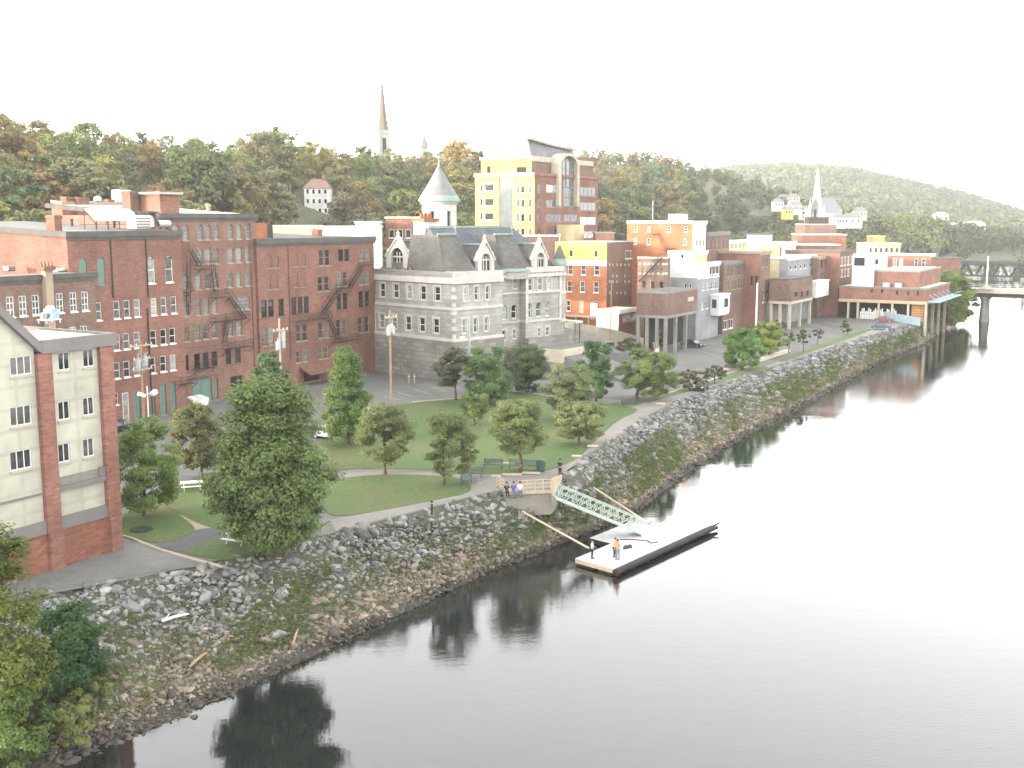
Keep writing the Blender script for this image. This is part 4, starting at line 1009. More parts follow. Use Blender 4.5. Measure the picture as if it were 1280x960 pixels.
mb = MB(); mb.box(x0, x1, -2.2, -.01, za, zb_); o = b.add('oriel', mb, M['white_wall'])
mb = MB(); mb.box(x0 - .2, x1 + .2, -2.4, -.012, zb_ + .003, zb_ + .3); mb.box(x0 + .1, x1 - .1, -2.1, -.02, za - .4, za - .003); b.add('oriel_trim', mb, M['white'], o)
mb = MB(); c = (x0 + x1) / 2; mb.box(c - .1, c + 2.2, -2.23, -2.203, za + 1.2, za + 3); mb.box(x0 - .03, x0 - .003, -1.6, -.6, za + 1.2, za + 3); b.add('oriel_pane', mb, M['glass_dark'], o)
b, zt, W, D, z0 = block('rendered_building', 'low cream walled building with sunlit parapet between brick blocks', 912, -97, 906, 934, 301, 'cream_brick', roof='roof_tar', trim='white', D=12, wF=[([(914, 916), (919, 921), (924, 926), (929, 931)], (304, 303), (311, 310), 'plainw')])
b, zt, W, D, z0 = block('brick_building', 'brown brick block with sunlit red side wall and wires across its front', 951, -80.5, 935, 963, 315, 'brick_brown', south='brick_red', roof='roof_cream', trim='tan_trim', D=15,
    wF=[([(953, 955), (957.5, 959.5)], (322, 322), (334, 333), 'dull'), ([(953, 955), (957.5, 959.5)], (350, 349), (362, 361), 'dull'), ([(953, 955), (957.5, 959.5)], (368, 367), (378, 377), 'sash'), ([(952, 960)], (396, 396), (408, 408), 'pale')], wL=[([(938, 941), (944, 947)], (345, 345), (356, 356), 'dark')])
b, zt, W, D, z0 = block('rendered_building', 'long white walled building with flat roof catching the sun behind the brick blocks', 962, -96, 934, 995, 304, 'white_wall', roof='roof_cream', trim='white', D=16)
mb = MB(); mb.box(W * .3, W * .6, 4, 9, zt, zt + 2.2); b.add('roof_house', mb, M['white_wall']); mb = MB(); mb.box(W * .28, W * .62, 3.6, 9.4, zt + 2.203, zt + 2.5); b.add('house_roof', mb, M['roof_tar'])
b, zt, W, D, z0 = block('stair_tower', 'narrow cream stair tower with a sunlit face between brown blocks', 975, -81.5, 964, 977, 309, 'brick_brown', south='cream_brick', roof='roof_pale', D=5.5)
b, zt, W, D, z0 = block('clapboard_building', 'pale grey clapboard front with one row of small windows above brown box', 985, -79.5, 977, 1020.5, 322, 'grey_wall', roof='roof_pale', trim='white', D=12,
    wF=[([(987.5, 989.5), (993.5, 995.5), (1000, 1002), (1005, 1007), (1012.5, 1014.5)], (331, 330), (336, 335), 'plainw')])
b, zt, W, D, z0 = block('brick_building', 'brown brick box on pale posts hanging over the parking lot in mid distance', 990, -74.5, 962, 1016, 349, 'brick_brown', roof='roof_tar', zlow=(990, 377.5), wF=[([(993, 997)], (365, 365), (371, 371), 'dark'), ([(1001, 1004), (1008, 1011)], (364, 363.5), (371, 370), 'dark')])
tr = MB(); tr.box(-.1, W + .1, -.12, -.005, z0 - .5, z0 + .1); tr.box(-.12, -.005, -.004, D, z0 - .5, z0 + .1); b.add('edge_beam', tr, M['concrete_pale'])
fl = MB(); fl.box(.02, W - .02, .02, D - .02, z0 - .2, z0 - .01); b.add('floor_slab', fl, M['concrete_dark'])
for x, y in ((.4, .4), (W * .5, .4), (W - .4, .4), (.4, D * .5), (.4, D - .5)):
    pp = MB(); pp.box(x - .3, x + .3, y - .3, y + .3, 4.8, z0 - .5); b.add('post', pp, M['concrete_pale'])
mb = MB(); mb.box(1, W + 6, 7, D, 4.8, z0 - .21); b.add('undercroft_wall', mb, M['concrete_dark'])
b, zt, W, D, z0 = block('brick_building', 'dark brick block with white hanging box and rows of narrow windows', 1024, -77.5, 1018, 1049, 321, 'brick_brown', roof='roof_grey', trim='tan_trim', D=14,
    wF=[([(1026, 1028), (1031, 1033), (1036.5, 1038.5), (1042, 1044)], (324, 323), (334, 332.5), 'dark'), ([(1026, 1028), (1031, 1033), (1036.5, 1038.5), (1042, 1044)], (340, 339), (349, 347.5), 'darkp')])
x0, x1 = b.f(1020, 360, -2.5)[0], b.f(1036, 360, -2.5)[0]; za, zb_ = b.f(1026, 371, -2.5)[1], b.f(1026, 352.5, -2.5)[1]
mb = MB(); mb.box(x0, x1, -2.5, -.01, za, zb_); o = b.add('hanging_box', mb, M['white_wall'])
mb = MB(); mb.box(x0 - .15, x1 + .15, -2.65, -.012, zb_ + .003, zb_ + .3); b.add('box_trim', mb, M['white'], o)
b, zt, W, D, z0 = block('brick_building', 'narrow dark brick block with tall bright white windows', 1050, -74, 1047, 1066, 314, 'brick_maroon', roof='roof_tar', trim='dark_trim', D=14,
    wF=[([(1051, 1053.5), (1055, 1057.5), (1059, 1061.5), (1063, 1065)], (321, 320), (332, 330.5), 'pale'), ([(1051, 1053.5), (1055, 1057.5), (1059, 1061.5)], (336.5, 336), (346, 345), 'pale')])
b, zt, W, D, z0 = block('warehouse', 'broad plain white walled warehouse in the sun above the brown brick blocks', 1109, -72, 1066, 1113, 318, 'white_wall', roof='roof_cream', D=None)
b2 = b
mb = MB(); y0 = b.l(1081, 325)[0]; y1 = b.l(1068, 325)[0]; mb.box(-.06, -.006, min(y0, y1), max(y0, y1), b.l(1075, 332)[1], b.l(1075, 322)[1]); b.add('opening', mb, M['shade'])
mb = MB(); y0 = b.l(1096, 325)[0]; mb.box(-.06, -.006, y0 - .4, y0 + .4, b.l(1096, 330)[1], b.l(1096, 324)[1]); b.add('slot_window', mb, M['shade'])
b, zt, W, D, z0 = block('brick_building', 'low red brick building with white framed windows right of the white warehouse', 1164, -58, 1110, 1168, 318, 'brick_red', roof='roof_cream', trim='white',
    wL=[([(1116, 1121), (1124, 1128.5), (1143, 1147.5), (1152, 1156.5)], (323, 323), (333, 333), 'sashb')])
# riverside block on stilts
b, zt, W, D, z0 = block('brick_building', 'wide brick block on stilts at the river edge with a set back upper storey', 1159, -52, 1049, 1187, 361, 'brick_red', roof='roof_cream', zlow=(1159, 377),
    wL=[([(1120, 1122.5), (1134, 1136.5), (1146, 1148.5)], (363, 364.5), (368, 370), 'dark'), ([(1088, 1091), (1101, 1104)], (361, 362), (365, 366), 'dark')])
cu = MB(); cu.box(-.15, W + .15, -.15, -.005, zt - .35, zt + .15); cu.box(-.15, -.005, -.004, D, zt - .35, zt + .15); b.add('parapet', cu, M['lead'])
tr = MB(); tr.box(-.15, W + .1, -.16, -.005, z0 - .7, z0 + .05); tr.box(-.16, -.005, -.004, D, z0 - .7, z0 + .05); b.add('edge_beam', tr, M['wood_pale'])
uy0 = 2.5; ux = 3.0; y1 = b.l(1093, 345, ux)[0]; zu = b.l(1150, 339, ux)[1]
w = b.row('F', [(1176, 1178), (1181, 1183)], (351, 351), (360, 360), 'dark', off=uy0)
b.walls(ux, W, uy0, y1, zt, zu, 'brick_red', w, 'upper_wall'); b.flat_roof(ux, W, uy0, y1, zu, 'roof_cream', None)
mb = MB(); mb.box(ux - .1, ux - .006, uy0 - .1, y1, zu - .3, zu + .2); mb.box(ux - .1, W, uy0 - .1, uy0 - .006, zu - .3, zu + .2); b.add('upper_coping', mb, M['tan_trim'])
mb = MB(); q0, q1 = b.l(1092, 345, ux - 1)[0], b.l(1066, 345, ux - 1)[0]; mb.box(ux - 1, ux + 6, q0, q1, zt, b.l(1080, 336, ux - 1)[1]); b.add('white_plant_room', mb, M['white_wall'])
fl = MB(); fl.box(.02, W - .02, .02, D - .02, z0 - .3, z0 - .01); b.add('floor_slab', fl, M['concrete_dark'])
for px in (1060, 1072, 1098, 1115, 1135, 1157):
    y = b.l(px, 385)[0]; pp = MB(); pp.box(.1, .6, y - .25, y + .25, 1.0 if px > 1150 else 4.6, z0 - .31); b.add('post', pp, M['concrete_pale'])
for k in range(4):
    pp = MB(); x = 3 + k * (W - 4) / 3.2; pp.box(x - .3, x + .3, .2, .8, -1, z0 - .31); b.add('post', pp, M['tan_trim'])
for px in (1106, 1121):
    y = b.l(px, 363)[0]; v = MB(); v.box(1.2, 2.2, y - .8, y + .8, zt, zt + 1.1); b.add('roof_fan', v, M['metal'])
br = MB()
for k in range(5):
    x = 1.5 + k * (W - 2) / 5; br.tube((x, -.3, z0 + 1.5), (x + 1.6, -2.6, z0 - .2), .09); br.tube((x, -.2, z0 - .5), (x + 1.6, -2.6, z0 - .2), .09)
br.box(1, W + 2, -2.8, -.3, z0 - .25, z0 - .05); br.tube((1, -2.75, z0 + .9), (W + 2, -2.75, z0 + .9), .06)
b.add('river_balcony', br, M['blue_fence'])
stilts = (b, z0, W, D)
mb = MB(); mb.box(4.5, W - 1, D * .2, D - 1, 4.7, z0 - .31); b.add('undercroft_wall', mb, M['shade'])  # dark block, its colour standing in for shade under the stilts
sc_ = MB(); ya, yb = b.l(1157, 390)[0], b.l(1138, 390)[0]
for k in range(7): sc_.box(1.4, 1.6, min(ya, yb) + .8, max(ya, yb), 5 + k * .62, 5.5 + k * .62)
for y in (min(ya, yb) + .9, (ya + yb) / 2, max(ya, yb)): sc_.box(1.6, 1.85, y - .1, y + .1, 4.8, 9.2)
b.add('board_screen', sc_, M['orange_tarp'])

# buildings across the street, seen only over the roofs
def back(name, label, pl, pr, ytop, depth, mat, roof='roof_cream', hgt=9, D=10, ybot=None, wins=None):
    o = DP(pl, ytop, depth); q = DP(pr, ytop, depth)
    t = thing(name, label, 'building', (o.x, o.y, o.z - hgt), math.atan2(q.y - o.y, q.x - o.x))
    W = (q - o).length; mb = MB(); mb.box(0, W, 0, D, 0, hgt); part('wall', mb, M[mat], t)
    mb = MB(); mb.box(-.2, W + .2, -.2, D + .2, hgt + .003, hgt + .35); part('roof', mb, M[roof], t)
    if wins:
        n, zc = wins
        for k in range(n):
            fr, pa = window_meshes(1.1, 1.7, 'plainw'); o_ = link('window', fr, t, None, ((k + .7) * W / (n + .4), 0, zc)); link('pane', pa, o_)
            # shallow dark frame set in front of the wall
            o_.location.y = -.13
    return t
back('brick_building', 'red brick street block with sunlit side behind the granite hall', 482, 528, 273, 236, 'brick_red', wins=(4, 5))
back('rendered_building', 'white parapet building behind the long brick mill', 395, 470, 285, 216, 'white_wall', wins=(4, 5))
back('rendered_building', 'pale low street building behind the red mill roof on the left', 322, 392, 284, 222, 'cream_brick')
back('brick_shop', 'white gabled shop roof next to the brick mill end', 444, 470, 279, 226, 'white_wall')
back('brick_building', 'low brick building right of the office tower base', 745, 768, 292, 285, 'brick_red', 'roof_grey')
back('rendered_building', 'flat roofed brick annex at the foot of the office tower', 655, 700, 296, 262, 'brick_brown', 'roof_pale')
back('brick_building', 'red brick building with a long white roof edge beyond the clapboard blocks', 1003, 1058, 294, 370, 'brick_red', 'roof_cream', 9, 14)
back('brick_building', 'wide brown brick hall with a dark roof box near the far church', 1006, 1046, 281, 420, 'brick_brown', 'roof_pale', 12, 14)
back('roof_plant', 'dark louvred plant box over the brown hall near the far church', 1011, 1036, 272.5, 424, 'iron', 'iron', 4, 6)
back('rendered_building', 'pale pink low block with many windows beyond the white warehouse', 1084, 1126, 305, 400, 'cream_brick', 'roof_cream', 7, 12, wins=(6, 4))
back('rendered_building', 'small yellow building over the pink block in the distance', 1092, 1106, 296, 430, 'yellow', 'roof_cream', 8, 8)
back('brick_building', 'long low brick wall building before the railway bridge', 1165, 1201, 323, 420, 'brick_red', 'roof_tar', 7, 8)
back('rendered_building', 'low red and white shopfront row behind the clapboard building', 995, 1050, 307, 330, 'brick_red', 'roof_cream', 9, 12)

# ===== hillside and far buildings
def house(label, pl, pr, yeave, yridge, depth, mat, roofm, hgt, D=8, rows=(3, 4), group=None, name='house', zg=None, cat='house'):
    o = DP(pl, yeave, depth); q = DP(pr, yeave, depth); zr = DP(pl, yridge, depth + D / 2).z - o.z
    t = thing(name, label, cat, (o.x, o.y, o.z - hgt), math.atan2(q.y - o.y, q.x - o.x), group)
    W = (q - o).length; mb = MB(); mb.box(0, W, 0, D, -1.5, hgt); part('wall', mb, M[mat], t)
    zr = max(zr, 1.2)
    mb = MB(); e = .4; i = min(W * .22, D * .4)
    mb.add([(-e, -e, hgt), (W + e, -e, hgt), (W + e, D + e, hgt), (-e, D + e, hgt), (i, D / 2, hgt + zr), (W - i, D / 2, hgt + zr)], [(0, 1, 5, 4), (1, 2, 5), (2, 3, 4, 5), (3, 0, 4), (0, 3, 2, 1)])
    ro = part('roof', mb, M[roofm], t)
    if rows:
        nr, nc = rows
        for r_ in range(nr):
            for c in range(nc):
                fr, pa = window_meshes(1.0, 1.6, 'plainw'); w_ = link('window', fr, t, None, ((c + .6) * W / (nc + .2), -.11, hgt * (r_ + .42) / nr)); link('pane', pa, w_)
    return t, W, zr, ro
t, W, zr, ro = house('white three storey house with brown hipped roof on the wooded hillside', 380, 411, 235.5, 224, 402, 'white_wall', 'roof_brown', 10, 8, (3, 4))
mb = MB(); mb.box(W * .68, W * .68 + 1, 3.2, 4.2, 10, 10 + zr + 1.6); part('chimney', mb, M['brick_red'], ro)

def steeple():
    base = DP(479, 205, 600); g = thing('church', 'stone church with very tall brown spire rising over the hillside trees', 'church', (base.x, base.y, 46), R(20))
    z = lambda py: DP(479, py, 600).z - 46
    def ww(p): return p * 600 / 1400
    mb = MB(); r = ww(8.0); mb.box(-r, r, -r, r, 0, z(163)); tw = part('tower', mb, M['granite'], g)
    mb = MB()
    for sx in (-1, 1):
        for sy in (-1, 1): 
            mb.box(sx * r - .8, sx * r + .8, sy * r - .8, sy * r + .8, 0, z(166)); mb.lathe([(.9, z(166)), (0, z(156))], sx * r, sy * r, 8)
    part('buttress', mb, M['granite_trim'], tw)
    for k in range(4):
        fr = MB(); fr.box(-1.0, 1.0, -r - .06, -r - .01, z(193), z(173)); o = part('belfry_opening', fr, M['shade'], tw); o.rotation_euler = (0, 0, k * math.pi / 2)
    mb = MB(); mb.lathe([(r * 1.0, z(163)), (r * .74, z(152)), (ww(3.2), z(125)), (.12, z(93))], 0, 0, 8); part('spire', mb, M['spire'], g)
    mb = MB(); L = 34; w_ = 9; zr = z(186)
    mb.box(r, r + L, -w_, w_, 0, zr - 8)
    mb.add([(r, -w_ - .4, zr - 8), (r + L, -w_ - .4, zr - 8), (r + L, 0, zr + 4), (r, 0, zr + 4), (r, w_ + .4, zr - 8), (r + L, w_ + .4, zr - 8)], [(0, 1, 2, 3), (3, 2, 5, 4), (0, 3, 4), (1, 5, 2)])
    part('nave', mb, M['white_wall'], g)
steeple()
o = DP(511, 196, 605)
t = thing('church', 'pale church with grey pointed roof gables right of the tall spire', 'church', (o.x, o.y, 46), R(-10))
z = lambda py: DP(511, py, 605).z - 46
mb = MB(); mb.box(-5, 12, -4, 10, 0, z(196)); part('wall', mb, M['white_wall'], t)
mb = MB(); mb.add([(-5.4, -4.4, z(196)), (12.4, -4.4, z(196)), (12.4, 10.4, z(196)), (-5.4, 10.4, z(196)), (-3, 3, z(179)), (5, 3, z(179))], [(0, 1, 5, 4), (1, 2, 5), (2, 3, 4, 5), (3, 0, 4)]); ro = part('roof', mb, M['lead'], t)
mb = MB(); x = 605 * 18 / 1400; mb.lathe([(2.2, z(200)), (2.2, z(184)), (.15, z(168))], x, 3, 6); part('turret', mb, M['lead'], t)

def far_church():
    dep = 640; base = DP(1020, 276, dep); g = thing('church', 'white twin pinnacled church with a tapering white spire at the foot of the far hill', 'church', (base.x, base.y, base.z), R(-35))
    z = lambda py: DP(1020, py, dep).z - base.z
    k = dep / 1400
    mb = MB(); r = 3.6 * k * 1.2; mb.box(-r, r, -r, r, -4, z(246)); tw = part('tower', mb, M['granite'], g)
    mb = MB(); mb.lathe([(r * 1.1, z(246)), (r * .75, z(232)), (.2, z(209))], 0, 0, 8); part('spire', mb, M['white'], g)
    for sx, py in ((-6.5, 254), (-11, 262), (6.5, 254), (11, 262)):
        mb = MB(); x = sx * k; mb.box(x - .8, x + .8, -r - .8, -r + .8, -4, z(py + 5)); mb.lathe([(.95, z(py + 5)), (0, z(py - 6))], x, -r, 8); part('pinnacle', mb, M['white'], g)
    mb = MB(); w_ = 9 * k; L = 30
    mb.box(-w_, w_, -r + .1, L, -4, z(266)); part('wall', mb, M['white_wall'], g)
    mb = MB(); mb.add([(-w_ - .4, -r, z(266)), (w_ + .4, -r, z(266)), (w_ + .4, L, z(266)), (-w_ - .4, L, z(266)), (0, -r, z(247)), (0, L, z(247))], [(0, 4, 5, 3), (1, 2, 5, 4), (0, 1, 4), (2, 3, 5)]); part('roof', mb, M['lead'], g)
    for x in (-5 * k, 0, 5 * k):
        mb = MB(); mb.box(x - .7, x + .7, -r - .06, -r - .005, z(272), z(262)); part('window', mb, M['glass_dark'], g)
far_church()
FH = [(968, 980, 252, 248, 700, 'white_wall'), (974, 988, 247, 243, 780, 'white_wall'), (986, 1000, 246, 242, 800, 'cream_brick'), (992, 1003, 256, 251, 690, 'white_wall'), (981, 992, 261, 256, 640, 'yellow'),
      (1003, 1010, 262, 257, 650, 'white_wall'), (1040, 1052, 262, 255, 720, 'white_wall'), (1046, 1056, 272, 266, 620, 'white_wall'), (1054, 1078, 272, 266, 640, 'white_wall'), (1034, 1044, 252, 246, 800, 'brick_red'), (1070, 1084, 264, 259, 740, 'cream_brick')]
LAB = ['white house left of the far church, highest of its row', 'white house with pale roof behind the far houses', 'cream house under the far hill left of the white spire', 'white gabled house just left of the white church', 'yellow house below the white houses left of the far church', 'small white house touching the far church on its left', 'white house close behind the far church on its right', 'small white shed like house right of the far church', 'long low white roofed building right of the far church', 'red roofed house peeping behind the far white church', 'cream house between trees right of the long white roofed building']
for (pl, pr, ye, yr, dp, m_), lb in zip(FH, LAB): house(lb, pl, pr, ye, yr, dp, m_, 'roof_grey' if m_ != 'brick_red' else 'brick_red', 4.5, 8, (1, 3))
house('white house half hidden by trees high on the left hillside', 150, 160, 200, 195, 380, 'white_wall', 'roof_grey', 7, 7, (2, 2))
house('grey roofed house among dark trees on the left hillside', 163, 190, 203, 197, 385, 'white_wall', 'roof_grey', 7, 8, (2, 3))
house('small pale blue house below the round green tree on the hillside', 207, 222, 230, 225, 330, 'white_wall', 'lead', 5, 7, (1, 2))
house('cream house low on the hillside left of the white three storey house', 300, 330, 243, 237, 400, 'cream_brick', 'roof_grey', 5, 7, (1, 3))
house('long pale building at the top of the far hill', 1008, 1022, 211.5, 209.5, 1960, 'cream_brick', 'roof_brown', 6, 10, None)
for (pl, pr, y, dp, lb) in ((1192, 1210, 280, 900, 'white long shed in the valley right of the dark wood'), (1210, 1232, 279, 900, 'pale long shed beside the white shed in the valley'), (1170, 1186, 268, 1100, 'pale farm building above the valley trees')):
    house(lb, pl, pr, y, y - 3, dp, 'white_wall', 'roof_pale', 4, 8, None)
# ---------------------------------------------------------------- terrain
CREST = [(-200, -66), (30, -66), (47.6, -64.4), (51.5, -61.4), (55.6, -58.9), (60.5, -58.6), (67.9, -56.7), (76.9, -54.6), (84.2, -53.3), (87.5, -51.4), (94, -50.2), (98, -51.0), (103, -52.4), (111, -53.6), (126.6, -56.5), (143.6, -58.2), (166, -58.3), (199, -57.7), (239.7, -56.2), (277, -54.5), (300, -57), (355, -64), (420, -80), (600, -110), (800, -136), (1200, -176), (4000, -400)]
WATER = [(-200, -52), (36.8, -51.6), (41, -50.8), (50, -50.1), (59, -49.6), (77, -49), (89, -47.6), (97, -46.6), (104.7, -46.4), (116, -47.9), (130, -49.4), (151, -50.3), (175, -50.5), (210, -51.7), (251, -53.0), (290, -51.5), (320, -54), (355, -57), (420, -73), (600, -103), (800, -129), (1200, -169), (4000, -390)]
def crest(s): return lerp(s, [a for a, _ in CREST], [b for _, b in CREST])
def wline(s):
    w = lerp(s, [a for a, _ in WATER], [b for _, b in WATER]); return max(w, crest(s) + 3.2)
def smooth(x): x = min(1, max(0, x)); return x * x * (3 - 2 * x)
def hill(s, t):
    """level of the land away from the river"""
    z = ZP
    amp = lerp(s, [-600, -200, 100, 250, 500, 760, 1000, 1200], [50, 50, 47, 46, 48, 48, 22, 4])
    k = smooth((-t - 172) / 165)
    z += amp * k
    x, y = XY(s, t)
    z += 17 * math.exp(-(((s - 830) / 120) ** 2 + ((t + 170) / 75) ** 2))
    # upper town terrace beyond the valley bend
    if y > 480: z += 16 * smooth((y - 480) / 240) * smooth((-t - 190) / 80) * (1 - k * .0) * smooth((s - 520) / 160) * (1 - smooth((s - 820) / 220) * .0) * .8
    return z
mb = MB(); SS = sorted(set([-500, -350, -200, -100, -50, 0] + list(range(20, 400, 8)) + list(range(400, 1300, 40)) + [1400, 1600, 2000, 2600]))
TT = [-66.5, -75, -90, -110, -130, -150, -165] + list(range(-175, -350, -12)) + [-360, -390, -450, -550, -750, -1100, -1600]
rows = []
for s in SS:
    c = crest(s); r_ = [(s, c), (s, c - .6)] + [(s, t) for t in TT if t < c - 1.0]
    r_ = [(s, c), (s, min(c - .6, -66.4))] + [(s, min(t, c - .8 - .05 * j)) for j, t in enumerate(TT)]
    rows.append(r_)
nv = len(rows[0])
mb.v = [tuple(P3(s, t, hill(s, t))) for r_ in rows for s, t in r_]
ik = 0
for i in range(len(rows) - 1):
    for j in range(nv - 1):
        mb.f.append((i*nv+j, i*nv+j+1, (i+1)*nv+j+1, (i+1)*nv+j)); mb.m.append(1 if rows[0][j+1][1] < -170 else 0)
g_ = structure('ground', mb, [M['asphalt'], M['forest_floor']], smooth=True)
# riprap bank
mb = MB(); BS = sorted(set([-500, -350, -200, -100, -50] + list(np.arange(0, 400, 3)) + list(range(400, 1300, 40)) + [1600, 2600]))
KB = [0, .15, .35, .55, .75, .9, 1.0, 1.35]
rb = random.Random(5)
def bank_pt(s, k):
    c, w = crest(s), wline(s); t = c + (w - c) * k
    z = ZP * (1 - k) if k <= 1 else -(k - 1) * 5
    return t, z
for s in BS:
    for k in KB:
        t, z = bank_pt(s, k)
        j = 0 if k in (0,) else rb.uniform(-.16, .16)
        mb.v.append(tuple(P3(s, t + j, z + j * .8 + (0 if k == 0 else .0))))
n = len(KB)
for i in range(len(BS) - 1):
    for j in range(n - 1): mb.f.append((i*n+j, i*n+j+1, (i+1)*n+j+1, (i+1)*n+j)); mb.m.append(0)
structure('river_bank', mb, M['soil'], smooth=True)
# river
m, nt, bsdf = nodes('river water')
bsdf.inputs['Base Color'].default_value = (.010, .012, .012, 1); bsdf.inputs['Roughness'].default_value = .012; bsdf.inputs['IOR'].default_value = 1.6
wv = world_vec(nt)
mp = N_(nt, 'ShaderNodeMapping'); mp.inputs['Rotation'].default_value = (0, 0, -R(25)); mp.inputs['Scale'].default_value = (.55, 1.5, 1); nt.links.new(wv, mp.inputs['Vector'])
f1 = noise(nt, .55, 5, mp.outputs['Vector'], .55); f2 = noise(nt, 3.2, 3, mp.outputs['Vector'], .6)
pat = noise(nt, .018, 3, wv)
mk = N_(nt, 'ShaderNodeMath', operation='MULTIPLY'); nt.links.new(f2, mk.inputs[0]); pr_ = ramp(nt, pat, [(.40, .10), (.6, 1.3)]); nt.links.new(pr_, mk.inputs[1])
ad = N_(nt, 'ShaderNodeMath', operation='ADD'); nt.links.new(f1, ad.inputs[0]); nt.links.new(mk.outputs[0], ad.inputs[1])
bump(nt, bsdf, ad.outputs[0], .10, .07)
M['river'] = m
mb = MB(); q = [P3(-500, -70, 0), P3(-500, 1500, 0), P3(3000, 1500, 0), P3(3000, -420, 0), P3(800, -160, 0), P3(420, -80, 0)]; mb.add(q, [tuple(range(len(q)))]); structure('river', mb, M['river'])

# sheets laid on the park, outlines measured in the picture
def sheet(name, pts, mat, dz, thick=0.0, world=None, z=None):
    P = world if world else [G(px, py, ZP) for px, py in pts]
    mb = MB()
    top = [(p.x, p.y, ZP + dz) for p in P]
    if thick: mb.hexa([(x, y, z - thick) for x, y, z in top], top)
    else: mb.add(top, [tuple(range(len(top)))])
    return structure(name, mb, M[mat])
def curve(pts, sub=4):
    """Catmull-Rom through measured points (closed)"""
    n = len(pts); out = []
    for i in range(n):
        p0, p1, p2, p3 = (Vector(pts[(i + k) % n]) for k in (-1, 0, 1, 2))
        for j in range(sub):
            t = j / sub; out.append(.5 * ((2 * p1) + (p2 - p0) * t + (2 * p0 - 5 * p1 + 4 * p2 - p3) * t * t + (3 * p1 - p0 - 3 * p2 + p3) * t ** 3))
    return [tuple(p) for p in out]
lawn_a = curve([(405, 596), (425, 588), (480, 586), (540, 588), (584, 592), (615, 592), (652, 590), (690, 586), (722, 573), (742, 553), (768, 528), (797, 513), (770, 506), (735, 503), (700, 498), (640, 490), (575, 499), (515, 504), (470, 512), (430, 530), (400, 556)])
lawn_b = curve([(404, 606), (430, 598), (480, 594), (540, 595), (577, 599), (588, 609), (583, 616), (555, 623), (500, 634), (440, 644), (412, 643), (402, 628)])
lawn_c = curve([(143, 666), (150, 648), (180, 632), (205, 632), (238, 655), (242, 664), (222, 674), (195, 679), (165, 672)])
lawn_d = curve([(206, 630), (228, 606), (262, 592), (330, 592), (392, 600), (398, 622), (398, 646), (360, 655), (300, 664), (265, 660), (235, 648)])
lawn_e = curve([(232, 690), (285, 671), (340, 664), (400, 655), (412, 652), (385, 669), (352, 684), (318, 693), (285, 700), (258, 697)])
lawn_f = curve([(762, 505), (795, 500), (850, 489), (910, 470), (945, 458), (962, 462), (925, 471), (870, 487), (815, 501), (790, 507)])
lawn_g = curve([(975, 450), (1005, 438), (1050, 422), (1082, 412), (1086, 414), (1052, 427), (1005, 443), (980, 452)])
for nm, q in (('lawn', lawn_a), ('lawn', lawn_b), ('lawn', lawn_c), ('lawn', lawn_d), ('lawn', lawn_e), ('lawn', lawn_f), ('grass_strip', lawn_g)): sheet(nm, q, 'lawn', .055, .05)
outer = [(s, crest(s) - .25) for s in list(range(68, 300, 4))]
outer = [P3(s, t, ZP) for s, t in outer if s < 92 or s > 92]
inner = [G(px, py) for px, py in ((1118, 402), (1085, 410), (1050, 424), (1005, 441), (970, 453), (925, 470), (870, 487), (815, 502), (797, 511), (770, 528), (742, 553), (722, 573), (690, 588), (652, 594), (615, 596), (590, 606), (575, 619), (520, 630), (440, 645), (412, 650))]
# walkway with expansion joints
sheet('path', None, 'path', .02, world=outer + inner)
sheet('path', [(404, 599), (425, 592), (480, 589), (540, 591), (585, 595), (592, 601), (577, 600), (540, 597), (480, 596), (430, 600), (404, 608)], 'path', .028)
sheet('path', curve([(680, 497), (700, 500), (740, 505), (775, 508), (800, 512), (812, 505), (790, 500), (750, 499), (715, 493)]), 'path', .026)
sheet('path', curve([(196, 632), (215, 632), (245, 648), (268, 662), (250, 668), (232, 655)]), 'path_dirt', .03)
sheet('driveway', [(20, 742), (70, 706), (142, 690), (144, 670), (180, 681), (235, 698), (268, 705), (250, 708), (180, 717), (110, 728), (60, 736)], 'drive', .012)
sheet('driveway', curve([(196, 681), (225, 668), (262, 660), (300, 661), (296, 670), (262, 680), (238, 692)], 3), 'drive_dark', .034)
kb = MB()
def kerb(pts, w=.18, h=.14):
    P = [G(a, c) for a, c in pts]
    for p, q in zip(P[:-1], P[1:]):
        d = (q - p).normalized(); nn = Vector((-d.y, d.x, 0)) * w / 2; p = p - d * .02
        kb.hexa([tuple(p - nn), tuple(q - nn), tuple(q + nn), tuple(p + nn)], [tuple(v + Vector((0, 0, h))) for v in (p - nn, q - nn, q + nn, p + nn)])
kerb([(143, 668), (165, 674), (182, 681), (200, 688), (235, 698), (262, 705), (276, 709)]); kerb([(515, 503), (575, 498), (640, 489), (700, 497)]); kerb([(835, 492), (880, 478), (935, 458)])
kb.cur = 0
structure('kerb', kb, M['concrete_pale'])
mk_ = MB()
for k in range(7):
    p = G(478 + k * 20, 495 - k * 4); q = G(500 + k * 19, 500 - k * 3.6)
    d = (q - p).normalized(); nn = Vector((-d.y, d.x, 0)) * .06
    mk_.add([tuple(v + Vector((0, 0, .006))) for v in (p - nn, q - nn, q + nn, p + nn)], [(0, 1, 2, 3)])
for k in range(12):
    p = G(880 + k * 14, 440 - k * 3.4); q = G(900 + k * 14, 447 - k * 3.6)
    d = (q - p).normalized(); nn = Vector((-d.y, d.x, 0)) * .06
    mk_.add([tuple(v + Vector((0, 0, .006))) for v in (p - nn, q - nn, q + nn, p + nn)], [(0, 1, 2, 3)])
structure('road_marking', mk_, M['concrete_pale'])
sheet('road', curve([(640, 452), (690, 448), (740, 444), (800, 446), (812, 434), (790, 424), (750, 416), (705, 411), (690, 420), (730, 430), (700, 438), (660, 444)], 3), 'drive_dark', .008)

